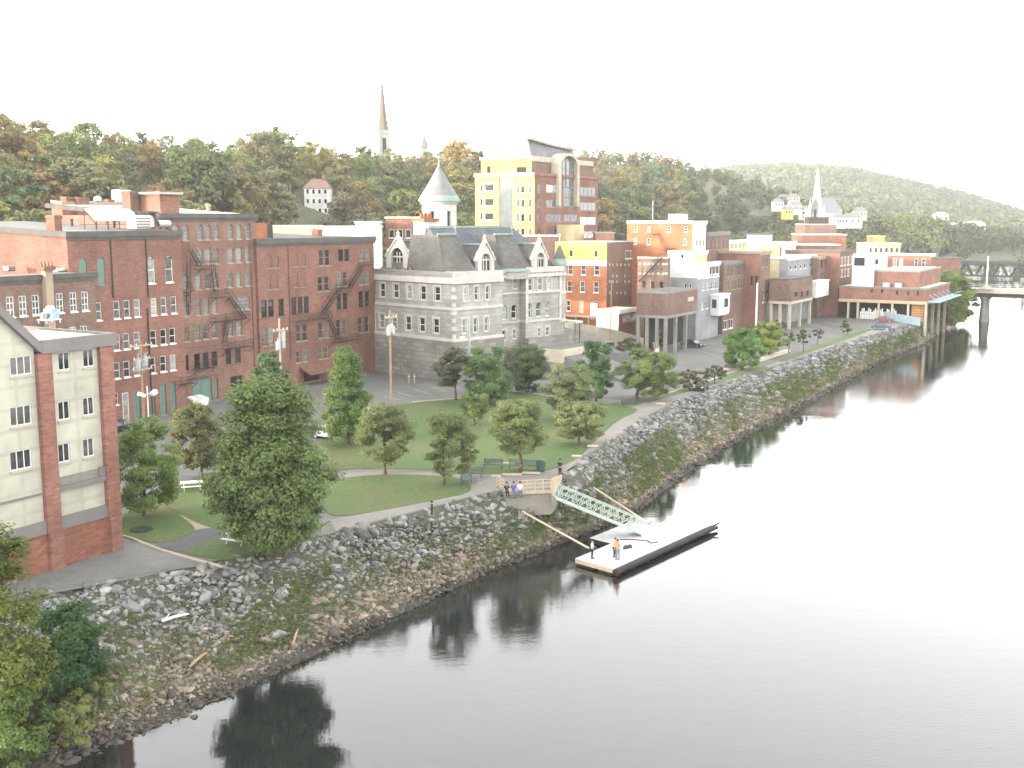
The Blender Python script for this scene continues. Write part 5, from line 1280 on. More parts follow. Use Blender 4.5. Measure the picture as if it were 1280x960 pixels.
# ---------------------------------------------------------------- riprap
def rock_template(seed, n=11):
    r = random.Random(seed); bm = bmesh.new()
    for _ in range(n):
        v = Vector((r.gauss(0, 1), r.gauss(0, 1), r.gauss(0, 1))).normalized()
        bm.verts.new((v.x * r.uniform(.8, 1.3), v.y * r.uniform(.6, .95), v.z * r.uniform(.36, .62)))
    bmesh.ops.convex_hull(bm, input=bm.verts[:]); 
    bmesh.ops.delete(bm, geom=[v for v in bm.verts if not v.link_faces], context='VERTS')
    bmesh.ops.triangulate(bm, faces=bm.faces[:]); bm.verts.index_update()
    v = np.array([v.co[:] for v in bm.verts]); f = np.array([[q.index for q in p.verts] for p in bm.faces]); bm.free(); return v, f
TEMPL = [rock_template(i, 10 + i % 5) for i in range(14)]
def stone_colour(k, rg):
    """grey quarry stone above, tan river-stained stone lower down, dark wet weed at the waterline"""
    edge = .60 + rg.normal(0, .10)
    if k > .93 + rg.normal(0, .025): c = np.array((.052, .044, .034)) * rg.uniform(.6, 1.4)
    elif k > edge: c = np.array((.19, .15, .115)) * rg.uniform(.5, 1.25)
    else: c = np.array((.155, .154, .149)) * rg.uniform(.35, 1.5); 
    if rg.random() < .02 and k < .85: c = np.array((.26, .25, .235)) * rg.uniform(.8, 1.2)
    return c
def rand_rot(rg):
    q = rg.normal(size=4); q /= np.linalg.norm(q); w, x, y, z = q
    return np.array([[1-2*(y*y+z*z), 2*(x*y-z*w), 2*(x*z+y*w)], [2*(x*y+z*w), 1-2*(x*x+z*z), 2*(y*z-x*w)], [2*(x*z-y*w), 2*(y*z+x*w), 1-2*(x*x+y*y)]])
gap = lambda s, k: (math.sin(s * .21 + 3 * k) + math.sin(s * .083 + 5) + .7 * math.sin(s * .47 + k * 9) + 1.4 * math.sin(s * 1.3 + k * 21) * .5)
spots = []
rg = np.random.default_rng(21)
def density(s): return 24 if s < 75 else 18 if s < 110 else 16 if s < 170 else 9.5
for s0 in np.arange(26, 302, 2.0):
    L = math.hypot(wline(s0) - crest(s0), ZP); nn = int(density(s0) * 2 * L)
    for _ in range(nn):
        s = s0 + rg.random() * 2; k = rg.random() * 1.08 - .03 if rg.random() < .78 else rg.uniform(.7, 1.08)
        veg = .30 < k < .86 and gap(s, k) > .25 - .25 * (s > 105)
        if veg and rg.random() < .5: continue
        big = s < 110
        sz = rg.lognormal(math.log(.20 if s < 80 else .225 if big else .24 if s < 170 else .30), .46) * (1.0 if k < .6 else .88 if k < .9 else .7)
        spots.append((s, k, min(sz, .85)))
for _ in range(500):                # loose stones along the crest
    s = rg.uniform(40, 280); spots.append((s, rg.normal(-.02, .02), rg.uniform(.08, .18)))
spots.sort(key=lambda q: -q[2] / (q[0] + 8))
def rock_xyz(s, k): t, z = bank_pt(s, k if k > 0 else 0); t += (k * 6 if k < 0 else 0); return P3(s, t, z - .2 * max(0, 1 - max(k, 0) / .10))
BIG = []
V, Fc, Cc = [], [], []; off = 0
for idx, (s, k, sz) in enumerate(spots):
    if idx < 300: BIG.append((s, k, sz)); continue
    v, f = TEMPL[rg.integers(len(TEMPL))]
    rot = rand_rot(rg) if rg.random() < .5 else np.eye(3)
    q = (v * sz) @ rot.T; p = rock_xyz(s, k); q = q + np.array((p.x, p.y, p.z + sz * .12))
    V.append(q); Fc.append(f + off); off += len(v)
    Cc.append(np.repeat(stone_colour(k, rg)[None], len(f), 0))
def np_mesh(name, V, Fc, colour=None, tint=None, attr='stone'):
    me = bpy.data.meshes.new(name); nvv = len(V); k = Fc.shape[1]
    me.vertices.add(nvv); me.vertices.foreach_set('co', np.ascontiguousarray(V, dtype=np.float32).ravel())
    me.loops.add(Fc.size); me.loops.foreach_set('vertex_index', np.ascontiguousarray(Fc, dtype=np.int32).ravel())
    me.polygons.add(len(Fc)); me.polygons.foreach_set('loop_start', np.arange(0, Fc.size, k, dtype=np.int32))
    me.update(calc_edges=True)
    if colour is not None:
        a = me.attributes.new(attr, 'FLOAT_COLOR', 'FACE'); a.data.foreach_set('color', np.concatenate([colour, np.ones((len(colour), 1))], 1).astype(np.float32).ravel())
    if tint is not None:
        a = me.attributes.new('tint', 'FLOAT', 'FACE'); a.data.foreach_set('value', tint.astype(np.float32))
    me.validate(); return me
me = np_mesh('riprap', np.concatenate(V), np.concatenate(Fc), np.concatenate(Cc)); me.materials.append(M['stone'])
o = link('riprap', me); o['kind'] = 'stuff'; o['label'] = 'broken grey and tan riprap stones covering the river bank'
rk = []
m_, nt, bsdf = nodes('boulder stone'); oi = N_(nt, 'ShaderNodeObjectInfo'); f = noise(nt, 3, 5)
nt.links.new(mixc(nt, 1, oi.outputs['Color'], ramp(nt, f, [(.3, .7), (.7, 1.3)]), 'MULTIPLY'), bsdf.inputs['Base Color']); bsdf.inputs['Roughness'].default_value = .88; bump(nt, bsdf, f, .5, .06); M['boulder'] = m_
for i, (v, f) in enumerate(TEMPL):
    me = np_mesh('boulder', v, f); me.materials.append(M['boulder']); rk.append(me)
for i, (s, k, sz) in enumerate(BIG):
    p = rock_xyz(s, k); o = bpy.data.objects.new('boulder', rk[i % len(rk)]); COL.objects.link(o)
    o.location = (p.x, p.y, p.z + sz * .12); o.scale = (sz,) * 3; o.rotation_euler = (rg.uniform(-.7, .7), rg.uniform(-.7, .7), rg.uniform(0, 6.28)); o.color = (*stone_colour(k, rg), 1)
    tag(o, 'large broken boulder among the riprap stones of the near river bank', 'boulder', 'large boulders in the riprap of the near bank')

# ---------------------------------------------------------------- leaves
def leaf_quads(P, Nn, size, rg, asp=.62):
    """one rhombic leaf (or leaf spray) per point, facing roughly along Nn"""
    n = len(P); a = np.cross(Nn, rg.normal(size=(n, 3))); a /= np.linalg.norm(a, axis=1, keepdims=True) + 1e-9
    b = np.cross(Nn, a); sz = (size * rg.uniform(.65, 1.35, n))[:, None]
    bend = Nn * sz * .18
    V = np.stack([P - a * sz, P - b * sz * asp + bend, P + a * sz, P + b * sz * asp + bend], 1).reshape(-1, 3)
    return V, np.arange(4 * n).reshape(-1, 4)
def crown(rg, h, w, shape, nl, ls, ncl, d=None):
    """leaf positions of a crown of height h and width w standing on z = 0"""
    d = d or w
    z = rg.random(ncl * 3)
    prof = {'round': lambda z: np.sqrt(np.clip(1 - (2 * z - 1) ** 2, 0, 1)) ** .8,
            'egg': lambda z: np.sqrt(np.clip(1 - (2 * z ** .8 - 1) ** 2, 0, 1)) ** .9,
            'cone': lambda z: np.clip(1.02 - z, 0, 1) ** .72 * np.clip(.55 + z / .2, 0, 1),
            'vase': lambda z: np.clip(.5 + z * 1.1, 0, 1) * np.sqrt(np.clip(1 - np.clip((z - .35) / .65, 0, 1) ** 2.4, 0, 1)) * np.clip(z / .12 + .35, 0, 1),
            'flat': lambda z: np.sqrt(np.clip(1 - (z * 1.0 - .25) ** 2 / .62, 0, 1)) ** .8}[shape]
    nb = max(6, int(ncl ** .5 * 1.7)); zb_ = np.clip((np.arange(nb) + rg.random(nb)) / nb, .05, .88); ta = np.cumsum(rg.uniform(1.7, 3.1, nb)) + rg.uniform(0, 6)
    fr = rg.uniform(.35, .8, nb); pr = prof(zb_); br = np.clip(rg.uniform(.22, .37, nb) * (pr * .75 + .3), .12, .5)
    bc = np.stack([np.cos(ta) * pr * fr * w / 2, np.sin(ta) * pr * fr * d / 2, zb_ * h], 1)
    bc[0] = (0, 0, h * .5); br[0] = .36
    bi = rg.choice(nb, ncl, p=br ** 2 / (br ** 2).sum()); bd = rg.normal(size=(ncl, 3)); bd[:, 2] += .15; bd /= np.linalg.norm(bd, axis=1, keepdims=True)
    C = bc[bi] + bd * (br[bi] * rg.random(ncl) ** .3)[:, None] * np.array([w, d, min(h, w * 1.15) * .8]) * .62
    zz = np.clip(C[:, 2] / h, 0.0, 1.0); lim = prof(zz) * 1.06 + .05; rxy = np.hypot(C[:, 0] / (w / 2), C[:, 1] / (d / 2)); over = np.maximum(1, rxy / lim); C[:, :2] /= over[:, None]; C[:, 2] = np.clip(C[:, 2], h * .03, h * .985)
    sc = rg.random(ncl) < .3; th = rg.uniform(0, 6.283, ncl); zr = rg.random(ncl) * .96 + .02; rr = prof(zr) * (.55 + .45 * rg.random(ncl) ** .5)
    C[sc] = np.stack([np.cos(th) * rr * w / 2, np.sin(th) * rr * d / 2, zr * h], 1)[sc]
    k = ncl; cs = rg.uniform(.5, 1.45, k) * min(w, h) * .098
    wt = cs ** 1.5; ci = rg.choice(k, nl, p=wt / wt.sum())
    dirv = rg.normal(size=(nl, 3)); dirv /= np.linalg.norm(dirv, axis=1, keepdims=True)
    rad = rg.random(nl) ** .45
    P = C[ci] + dirv * (rad * cs[ci])[:, None] * np.array([1.25, 1.25, .75])
    out = P - np.array([0, 0, h * .4]); out /= np.linalg.norm(out, axis=1, keepdims=True) + 1e-9
    Nn = out * .55 + dirv * .6 + np.array([0, 0, .55]) + rg.normal(size=(nl, 3)) * .35
    Nn /= np.linalg.norm(Nn, axis=1, keepdims=True)
    ct = rg.random(k); tint = np.clip(.18 + .45 * ct[ci] + rg.normal(0, .16, nl), 0, 1)
    V, Fq = leaf_quads(P, Nn, ls, rg)
    return V, Fq, tint, C
def crown_mesh(rg, *a, **k):
    V, Fq, tint, C = crown(rg, *a, **k); return np_mesh('crown', V, Fq, None, tint), C
def trunk_mb(rg, hb, h, r, C, z0=0, limbs=9, lean=.0):
    mb = MB(); top = hb + h * .72; n = 6; pts = [Vector((lean * (k / n) ** 2 + (rg.normal() * r * .5 if 0 < k else 0), rg.normal() * r * .4 if k else 0, top * k / n - .15)) for k in range(n + 1)]
    rad = [r * 1.35, r, r * .9, r * .75, r * .6, r * .42, r * .2]
    for k in range(n): mb.tube(pts[k], pts[k+1], rad[k], rad[k+1], 8)
    idx = rg.choice(len(C), min(limbs, len(C)), replace=False)
    for i in idx:
        c = Vector(C[i]) + Vector((0, 0, hb)); f = min(.95, max(hb / top, (c.z - .25 * math.hypot(c.x, c.y) - h * .08) / top)); j = min(n - 1, int(f * n))
        p = pts[j].lerp(pts[j+1], f * n - j); mid = p.lerp(c, .5) + Vector((0, 0, h * .03)); rr = r * .38
        mb.tube(p, mid, rr, rr * .6, 5); mb.tube(mid, p.lerp(c, .95), rr * .6, rr * .15, 5)
    return mb
def park_tree(label, base, box, shape, colour, nl=3600, ls=.21, ncl=70, seed=0, name='tree', r=None, cat='tree', group=None, depthk=1.0, lean=0):
    """base: picture position of the trunk foot; box: picture extent of the crown"""
    rg = np.random.default_rng(100 + seed); p = G(*base); dist = p.y; k = dist / F * 1.01
    w = (box[1] - box[0]) * k; h = (box[3] - box[2]) * k / math.cos(PITCH) * .98; hb = max(.3, (base[1] - box[3]) * k)
    cx = ((box[0] + box[1]) / 2 - base[0]) * k
    t = thing(name, label, cat, p, 0, group)
    me, C = crown_mesh(rg, h, w * .95, shape, int(nl * 4.6), ls * .50, int(ncl * 1.7), w * .95 * depthk)
    me.materials.append(M['leaf']); o = link('crown', me, t, None, (cx, 0, hb)); o.color = (*colour, 1)
    C2 = C + np.array([cx, 0, 0])
    tm = trunk_mb(rg, hb, h, r or max(.09, w * .026), C2, limbs=12, lean=lean)
    part('trunk', tm, M['bark'], t, smooth=True)
    return t
GREEN, LIGHT, YEL, OLIVE, DARK, BROWN = (.060, .108, .036), (.088, .130, .046), (.125, .15, .04), (.078, .098, .046), (.036, .068, .032), (.085, .078, .045)
park_tree('large bushy broadleaf tree leaning over the riprap beside the white picnic table', (340, 692), (264, 421, 466, 682), 'egg', (.064, .09, .036), 15000, .26, 190, 1, r=.34)
park_tree('light green young tree on the grass island beside the cream apartment block', (181, 646), (141, 231, 518, 634), 'egg', LIGHT, 5000, .21, 80, 2)
park_tree('olive brown tree left of the large bushy tree', (253, 600), (213, 286, 502, 582), 'round', (.07, .075, .035), 4200, .22, 60, 3)
park_tree('dark green tree top showing behind the large bushy tree', (345, 575), (316, 368, 430, 530), 'egg', (.055, .09, .05), 4000, .25, 60, 4)
park_tree('tall pyramid shaped bright green tree at the lawn edge near the brick mill', (436, 556), (397, 474, 430, 548), 'cone', (.062, .1, .036), 8000, .23, 120, 5)
park_tree('grey green spreading tree beside the curved lawn path', (482, 593), (446, 520, 502, 574), 'round', OLIVE, 4600, .19, 80, 6)
park_tree('grey green tree standing inside the small oval lawn', (555, 607), (529, 598, 512, 592), 'round', OLIVE, 4200, .18, 75, 7)
park_tree('thin dark pine like tree in front of the granite hall', (570, 501), (542, 592, 434, 482), 'egg', (.058, .066, .046), 3000, .24, 42, 8)
park_tree('full green tree in front of the granite hall bay', (612, 505), (578, 642, 432, 502), 'egg', (.058, .092, .042), 5200, .24, 75, 9)
park_tree('round crowned dark tree at the edge of the parking lot', (658, 492), (632, 685, 429, 484), 'round', (.055, .078, .036), 4400, .23, 60, 10)
park_tree('small young tree in the middle of the lawn', (593, 532), (574, 612, 488, 527), 'round', (.08, .11, .045), 2200, .19, 40, 11)
park_tree('wide pale tree behind the two green bins on the lawn', (650, 590), (608, 690, 498, 563), 'round', (.092, .115, .052), 6000, .19, 100, 12)
park_tree('pale grey green tree at the back of the lawn', (706, 525), (672, 752, 456, 516), 'round', (.078, .1, .052), 4600, .22, 70, 13)
park_tree('tall narrow dark green tree beside the parking lot entrance', (745, 502), (722, 767, 424, 497), 'egg', (.045, .085, .036), 4400, .24, 65, 14)
park_tree('pale bushy tree on the lawn beside the walkway', (724, 556), (692, 757, 498, 548), 'round', (.095, .115, .058), 5000, .19, 80, 15)
park_tree('broad spreading green tree where the two walkways meet', (797, 500), (768, 851, 436, 493), 'round', (.075, .105, .04), 6000, .23, 90, 16)
park_tree('low brownish tree over the grass strip by the walkway', (862, 488), (842, 884, 462, 483), 'flat', BROWN, 1800, .22, 30, 17)
park_tree('small dark flat topped tree at the edge of the parking lot', (893, 480), (876, 910, 457, 475), 'flat', (.06, .062, .04), 1700, .22, 30, 18)
park_tree('bright green round tree beside the white flagpole', (928, 462), (900, 957, 412, 456), 'round', (.06, .11, .034), 4600, .27, 60, 19)
park_tree('yellow green tree right of the white flagpole', (961, 447), (936, 983, 402, 440), 'round', (.11, .145, .038), 4000, .28, 50, 20)
park_tree('young tree stretched beside the far walkway, nearest of the four saplings', (986, 442), (977, 994, 414, 432), 'round', (.09, .11, .05), 600, .22, 16, 21)
park_tree('dark green sapling, tallest of the four saplings by the far walkway', (1004, 440), (996, 1013, 411, 431), 'egg', (.05, .075, .03), 900, .24, 18, 22)
park_tree('thin purplish sapling among the four saplings by the far walkway', (1022, 431), (1015, 1030, 411, 424), 'round', (.075, .06, .05), 500, .2, 12, 23)
park_tree('round leafy sapling standing in the far parking lot', (1059, 418), (1049, 1067, 400, 415), 'round', (.07, .1, .03), 1000, .24, 18, 24)
park_tree('dark purple brown shrub beside the ramp wall', (768, 452), (750, 786, 428, 450), 'round', (.058, .05, .042), 1700, .24, 28, 25, name='shrub', cat='shrub')
park_tree('small dark green shrub right of the purple brown one', (789, 448), (773, 803, 424, 447), 'round', (.05, .075, .035), 1500, .24, 25, 26, name='shrub', cat='shrub')
park_tree('sparse pale shrub in front of the raised brick box', (818, 434), (805, 832, 412, 432), 'egg', (.09, .11, .05), 1100, .24, 20, 27, name='shrub', cat='shrub')

def bush(label, p, w, h, shape, colour, nl, ls, ncl, seed, name='bush', cat='bush', group=None, stems=5):
    rg = np.random.default_rng(500 + seed); t = thing(name, label, cat, p, rg.uniform(0, 6), group)
    me, C = crown_mesh(rg, h, w, shape, int(nl * 1.8), ls * .75, int(ncl * 1.2)); me.materials.append(M['leaf']); o = link('crown', me, t); o.color = (*colour, 1)
    mb = MB()
    for i in rg.choice(len(C), min(stems, len(C)), replace=False): mb.tube((rg.normal() * .1, rg.normal() * .1, -.2), Vector(C[i]), .05, .015, 5)
    part('stem', mb, M['bark'], t); return t
def at_bank(px, py, k):         # bank point seen at a picture position, k = way down the slope
    d = ray(px, py); best = None
    for z in np.arange(0, 6, .1):
        p = G(px, py, z); s, t = ST(p.x, p.y); kk = (t - crest(s)) / (wline(s) - crest(s)); zz = ZP * (1 - kk) if kk > 0 else ZP
        if best is None or abs(zz - z) < best[0]: best = (abs(zz - z), p)
    return best[1]
p = at_bank(85, 870, .5); bush('dark green leafy shrub on the near river bank', at_bank(88, 868, .5), 4.6, 5.6, 'egg', (.022, .05, .02), 9000, .15, 120, 1)
bush('tall yellow green shrub at the lower left corner', at_bank(2, 930, .5), 5.4, 12.6, 'egg', (.054, .07, .018), 12000, .15, 190, 2)
bush('low green bush in front of the yellow green shrub', at_bank(25, 955, .6), 4.2, 4.2, 'round', (.042, .064, .02), 5000, .14, 60, 3)
bush('low olive bush at the foot of the dark shrub', at_bank(85, 925, .6), 4.0, 2.6, 'round', (.09, .1, .04), 3600, .13, 50, 4)
bush('small weedy bush right of the dark shrub on the stones', at_bank(122, 880, .6), 2.6, 1.8, 'round', (.08, .1, .04), 1600, .12, 30, 5)
for i, (px, py, w, h, col, lb) in enumerate(((1176, 405, 10, 11, (.08, .10, .034), 'pale green tree on the bank under the stilted brick block'), (1192, 402, 11, 13, (.095, .12, .036), 'yellow green tree at the bridge abutment'), (1202, 398, 8, 9, (.07, .1, .036), 'darker bushy tree nearest the bridge pier'), (1184, 396, 12, 15, (.085, .11, .035), 'tall tree behind the stilted brick block'))):
    bush(lb, G(px, py, 1.5), w, h, 'egg', col, 3600, .42, 60, 20 + i, 'tree', 'tree')

# weeds on the bank: countless, one object
rg = np.random.default_rng(77); PV = []; 
Vg, tg = [], []; cnt = 0
while cnt < 5600:
    s = rg.uniform(26, 300) if rg.random() < .62 else rg.uniform(26, 120); k = rg.uniform(.3, .9)
    g0 = gap(s, k)
    if not (g0 + rg.normal() * .7 > .85 - .75 * (s > 110) and .34 < k < .88) and rg.random() > .18: continue
    cnt += 1; p = rock_xyz(s, k); big = 1 if s < 120 else 1.5
    n = 9; P = np.array(p)[None] + rg.normal(size=(n, 3)) * np.array([.28, .28, .08]) * big + np.array([0, 0, .28])
    Nn = rg.normal(size=(n, 3)) + np.array([.2, -.5, .8]); Nn /= np.linalg.norm(Nn, axis=1, keepdims=True)
    V_, _ = leaf_quads(P, Nn, .135 * big, rg, .35); Vg.append(V_); tg.append(np.clip(rg.random() * .7 + rg.normal(0, .15, n), 0, 1))
Vg = np.concatenate(Vg); me = np_mesh('bank_weeds', Vg, np.arange(len(Vg)).reshape(-1, 4), None, np.concatenate(tg)); me.materials.append(M['leaf'])
o = link('bank_weeds', me); o['kind'] = 'stuff'; o['label'] = 'grass and weeds growing between the riprap stones'; o.color = (.058, .076, .028, 1)

# hillside trees: one mesh per kind, copied
HT = []
for i, (sh, w, h) in enumerate((('round', 10, 11), ('egg', 9, 13), ('round', 12, 11), ('vase', 9, 12), ('egg', 8, 14), ('cone', 7, 14), ('round', 9, 9), ('vase', 11, 13))):
    rg = np.random.default_rng(900 + i); me, C = crown_mesh(rg, h, w, sh, 4200, .36, 85); me.materials.append(M['leaf_far'])
    tm = trunk_mb(rg, 2.0, h, .24, C, limbs=6).mesh('trunk', 0, True); tm.materials.append(M['bark']); HT.append((me, tm, w, h))
def hill_tree(p, kind, scale, colour, label, group, name='tree'):
    me, tm, w, h = HT[kind]; t = thing(name, label, 'tree', p, random.uniform(0, 6.28), group); t.scale = (scale, scale, scale * random.uniform(.9, 1.12))
    o = link('crown', me, t, None, (0, 0, 1.6)); o.color = (*colour, 1); link('trunk', tm, t); return t
HG = [((.092, .10, .044), 'dense green tree on the wooded hillside behind the town'), ((.118, .11, .044), 'yellowing green tree on the wooded hillside behind the town'), ((.066, .074, .04), 'dark green tree on the wooded hillside behind the town'), ((.135, .095, .040), 'tree turning rusty orange on the wooded hillside behind the town')]
def ground_at(px, T):
    """point under picture column px on the land at river offset T"""
    a = (px - CX) / (F * math.cos(PITCH) + 208 * math.sin(PITCH)); d = -T / (U[0] - U[1] * a)
    x, y = a * d, d; s, t = ST(x, y); return Vector((x, y, hill(s, t)))
rh = random.Random(31)
SKY = [(-60, 140), (0, 146), (60, 154), (130, 168), (155, 184), (240, 170), (300, 182), (340, 157), (400, 188), (440, 192), (470, 186), (486, 198), (500, 204), (530, 200), (545, 184), (560, 181), (610, 190), (700, 215), (760, 212), (800, 206), (850, 221), (890, 240), (930, 256), (960, 268), (1000, 294)]
count = 0; CLEAR = []
for T in (-334, -316, -297, -278, -260, -242, -224, -206, -188):
    px = -40 + rh.uniform(0, 20)
    while px < 1000:
        d0 = ground_at(px, T)
        step = 9.2 * F / d0.y * rh.uniform(.75, 1.2)
        p = ground_at(px, T + rh.uniform(-7, 7)); sc_ = rh.uniform(1.15, 1.75)
        py = CY  # projected top must stay at or below the measured skyline
        top = p.z + 13 * sc_
        v = p + Vector((0, 0, 13 * sc_)); rel = v - Vector((0, 0, HC))
        yc = rel.y * math.cos(PITCH) - rel.z * math.sin(PITCH); zc = rel.y * math.sin(PITCH) + rel.z * math.cos(PITCH); pyt = CY - F * zc / yc
        lim = lerp(px, [a for a, _ in SKY], [c for _, c in SKY])
        px0 = px; px += step
        if pyt < lim - 3: sc_ *= max(.45, 1 - (lim - pyt) * rel.y / F / 14); 
        # keep views of the houses and the spire open
        if 362 < px0 < 426 and T > -275: continue
        if 290 < px0 < 365 and T > -240: continue
        if 146 < px0 < 226 and -300 < T < -225 and rh.random() < .75: continue
        if 466 < px0 < 492 and p.z + 12 * sc_ > 66: sc_ *= .7
        if px0 > 905 and T < -300: pass
        if rel.y < 236: continue
        u = rh.random(); kd = 0 if u < .4 else 1 if u < .72 else 2 if u < .92 else 3
        if 540 < px0 < 600 and T < -240 and rh.random() < .6: kd = 3
        if 860 < px0: kd = 2 if rh.random() < .8 else 0
        if 20 < px0 < 60 and -290 < T < -240: kd = 3
        c, lb = HG[kd]; c = tuple(x * rh.uniform(.8, 1.2) for x in c)
        hill_tree(p, rh.choice((0, 0, 1, 2, 2, 3, 6, 7, 1)), sc_, c, lb, 'trees on the wooded hillside')
        count += 1
        if count >= 292: break
    if count >= 292: break
print('hill trees', count, T, px)
for px, ytop, dep, kind, sc_, col, lb in ((237, 189, 330, 2, 1.35, (.065, .085, .032), 'round crowned green tree standing alone above the red mill roof'), (35, 197, 310, 1, 1.3, (.15, .10, .045), 'rust coloured tree at the far left of the hillside'), (344, 155, 480, 5, 1.2, (.10, .10, .045), 'tallest pointed tree on the hillside skyline'), (455, 181, 470, 3, 1.1, (.09, .095, .036), 'tall tree immediately left of the brown spire'),
        (575, 180, 520, 0, 1.5, (.17, .12, .05), 'big orange tinted tree behind the round stone tower'), (797, 200, 720, 5, 1.2, (.07, .09, .045), 'slender tree poking above the ridge right of the office tower'), (120, 196, 300, 0, 1.3, (.12, .12, .04), 'yellowish broad tree on the lower hillside above the left roofs')):
    q = DP(px, ytop, dep); hh = HT[kind][3] * sc_ + 1.6 * sc_; hill_tree(q - Vector((0, 0, hh)), kind, sc_, col, lb, None)

# far hill across the valley
SKYF = [(600, 262), (780, 238), (860, 222), (900, 214), (940, 211), (980, 209), (1010, 211), (1060, 214), (1140, 231), (1200, 243), (1280, 266), (1340, 285), (1500, 300), (1700, 300)]
def far_h(px, d):
    ys = lerp(px, [a for a, _ in SKYF], [c for _, c in SKYF]); zt = HC + (YH - ys) / F * 2000 - 7
    z = 10 + (max(zt, 12) - 10) * smooth((d - 900) / 1100) * (1 if d < 2000 else 1 - .5 * smooth((d - 2000) / 900))
    return z - 10 * (1 - smooth((d - 820) / 300))
mb = MB(); PX = list(range(600, 1720, 20)); DD = list(range(800, 2900, 100))
KA = F * math.cos(PITCH) + 208 * math.sin(PITCH)
for px in PX:
    for d in DD: mb.v.append(((px - CX) / KA * d, d, far_h(px, d)))
for i in range(len(PX) - 1):
    for j in range(len(DD) - 1): n = len(DD); mb.f.append((i*n+j, i*n+j+1, (i+1)*n+j+1, (i+1)*n+j)); mb.m.append(0)
structure('far_hill', mb, M['forest_floor'], smooth=True)
rg = np.random.default_rng(41); Vs, ts = [], []
for _ in range(5200):
    px = rg.uniform(640, 1660); d = 900 + 1150 * rg.random() ** .8
    if 960 < px < 1090 and d < 1000: continue
    z = far_h(px, d); c = np.array(((px - CX) / KA * d, d, z)); hh = rg.uniform(9, 14); w = rg.uniform(4, 6.5); n = 20
    dirv = rg.normal(size=(n, 3)); dirv /= np.linalg.norm(dirv, axis=1, keepdims=True); dirv[:, 2] = np.abs(dirv[:, 2]) * .9 - .2
    P = c + dirv * np.array([w, w, hh * .55]) + np.array([0, 0, hh * .5]); Nn = dirv + rg.normal(size=(n, 3)) * .3; Nn /= np.linalg.norm(Nn, axis=1, keepdims=True)
    V_, _ = leaf_quads(P, Nn, 2.3, rg, .8); Vs.append(V_); ts.append(np.clip(np.full(n, rg.random() ** 1.3) + rg.normal(0, .1, n), 0, 1))
Vs = np.concatenate(Vs); me = np_mesh('far_forest', Vs, np.arange(len(Vs)).reshape(-1, 4), None, np.concatenate(ts)); me.materials.append(M['leaf_far'])
o = link('far_forest', me); o['kind'] = 'stuff'; o['label'] = 'continuous forest covering the far hill across the valley'; o.color = (.046, .06, .034, 1)
# valley and riverside trees at middle distance, one wood per colour reads as a mass
def wood(name, label, n, colour, fn, size=(8, 12), nq=46, ls=1.25):
    rg = np.random.default_rng(len(name) * 7 + n); Vs, ts = [], []
    for _ in range(n):
        x, y, z = fn(rg); hh = rg.uniform(*size); w = hh * rg.uniform(.42, .6)
        dirv = rg.normal(size=(nq, 3)); dirv /= np.linalg.norm(dirv, axis=1, keepdims=True)
        lob = 1 + .25 * np.sin(dirv[:, :1] * 5 + rg.uniform(0, 6)) * np.cos(dirv[:, 2:] * 4)
        P = np.array((x, y, z + hh * .52)) + dirv * lob * np.array([w, w, hh * .5]) * rg.uniform(.75, 1.05, (nq, 1)); Nn = dirv + rg.normal(size=(nq, 3)) * .35; Nn /= np.linalg.norm(Nn, axis=1, keepdims=True)
        V_, _ = leaf_quads(P, Nn, ls, rg, .75); Vs.append(V_); ts.append(np.clip(np.full(nq, .1 + .7 * rg.random()) + rg.normal(0, .13, nq), 0, 1))
    Vs = np.concatenate(Vs); me = np_mesh(name, Vs, np.arange(len(Vs)).reshape(-1, 4), None, np.concatenate(ts)); me.materials.append(M['leaf_far'])
    o = link(name, me); o['kind'] = 'stuff'; o['label'] = label; o.color = (*colour, 1)
def fa(rg):
    s, t = 830 + rg.normal() * 95, -175 + rg.normal() * 55; x, y = XY(s, t); return x, y, hill(s, t) - 1
wood('dark_wood', 'dark rounded wood on the knoll beyond the far rooftops', 260, (.028, .038, .022), fa)
def fb(rg):
    s = rg.uniform(640, 1300); t = crest(s) - rg.uniform(1, 100); x, y = XY(s, t); return x, y, hill(s, t) - 1
wood('riverside_wood', 'sunlit yellow green trees along the far river bank', 330, (.072, .078, .028), fb, (9, 14))
def fc(rg):
    px = rg.uniform(900, 1500); d = rg.uniform(760, 1150); return (px - CX) / KA * d, d, max(3, hill(*ST((px - CX) / KA * d, d)) if d < 860 else far_h(px, d)) - 1
wood('valley_wood', 'pale scattered trees between the houses in the valley', 420, (.05, .06, .028), fc, (7, 11))
def fd(rg):
    s = rg.uniform(365, 590); t = crest(s) - rg.uniform(1, 45); x, y = XY(s, t); return x, y, hill(s, t) - 1
wood('bank_wood', 'green trees lining the bank beyond the road bridge', 70, (.06, .074, .026), fd, (6, 10), 90, .7)

def fe_(rg):
    while True:
        px = rg.uniform(-60, 1000); T = -rg.uniform(182, 345); p = ground_at(px, T)
        if (362 < px < 426 and T > -275) or (290 < px < 365 and T > -232) or p.y < 236: continue
        return p.x, p.y, p.z - 1.5
wood('hill_undergrowth', 'shaded undergrowth filling the hillside between the trees', 1100, (.065, .072, .036), fe_, (4, 8.5), 70, .75)
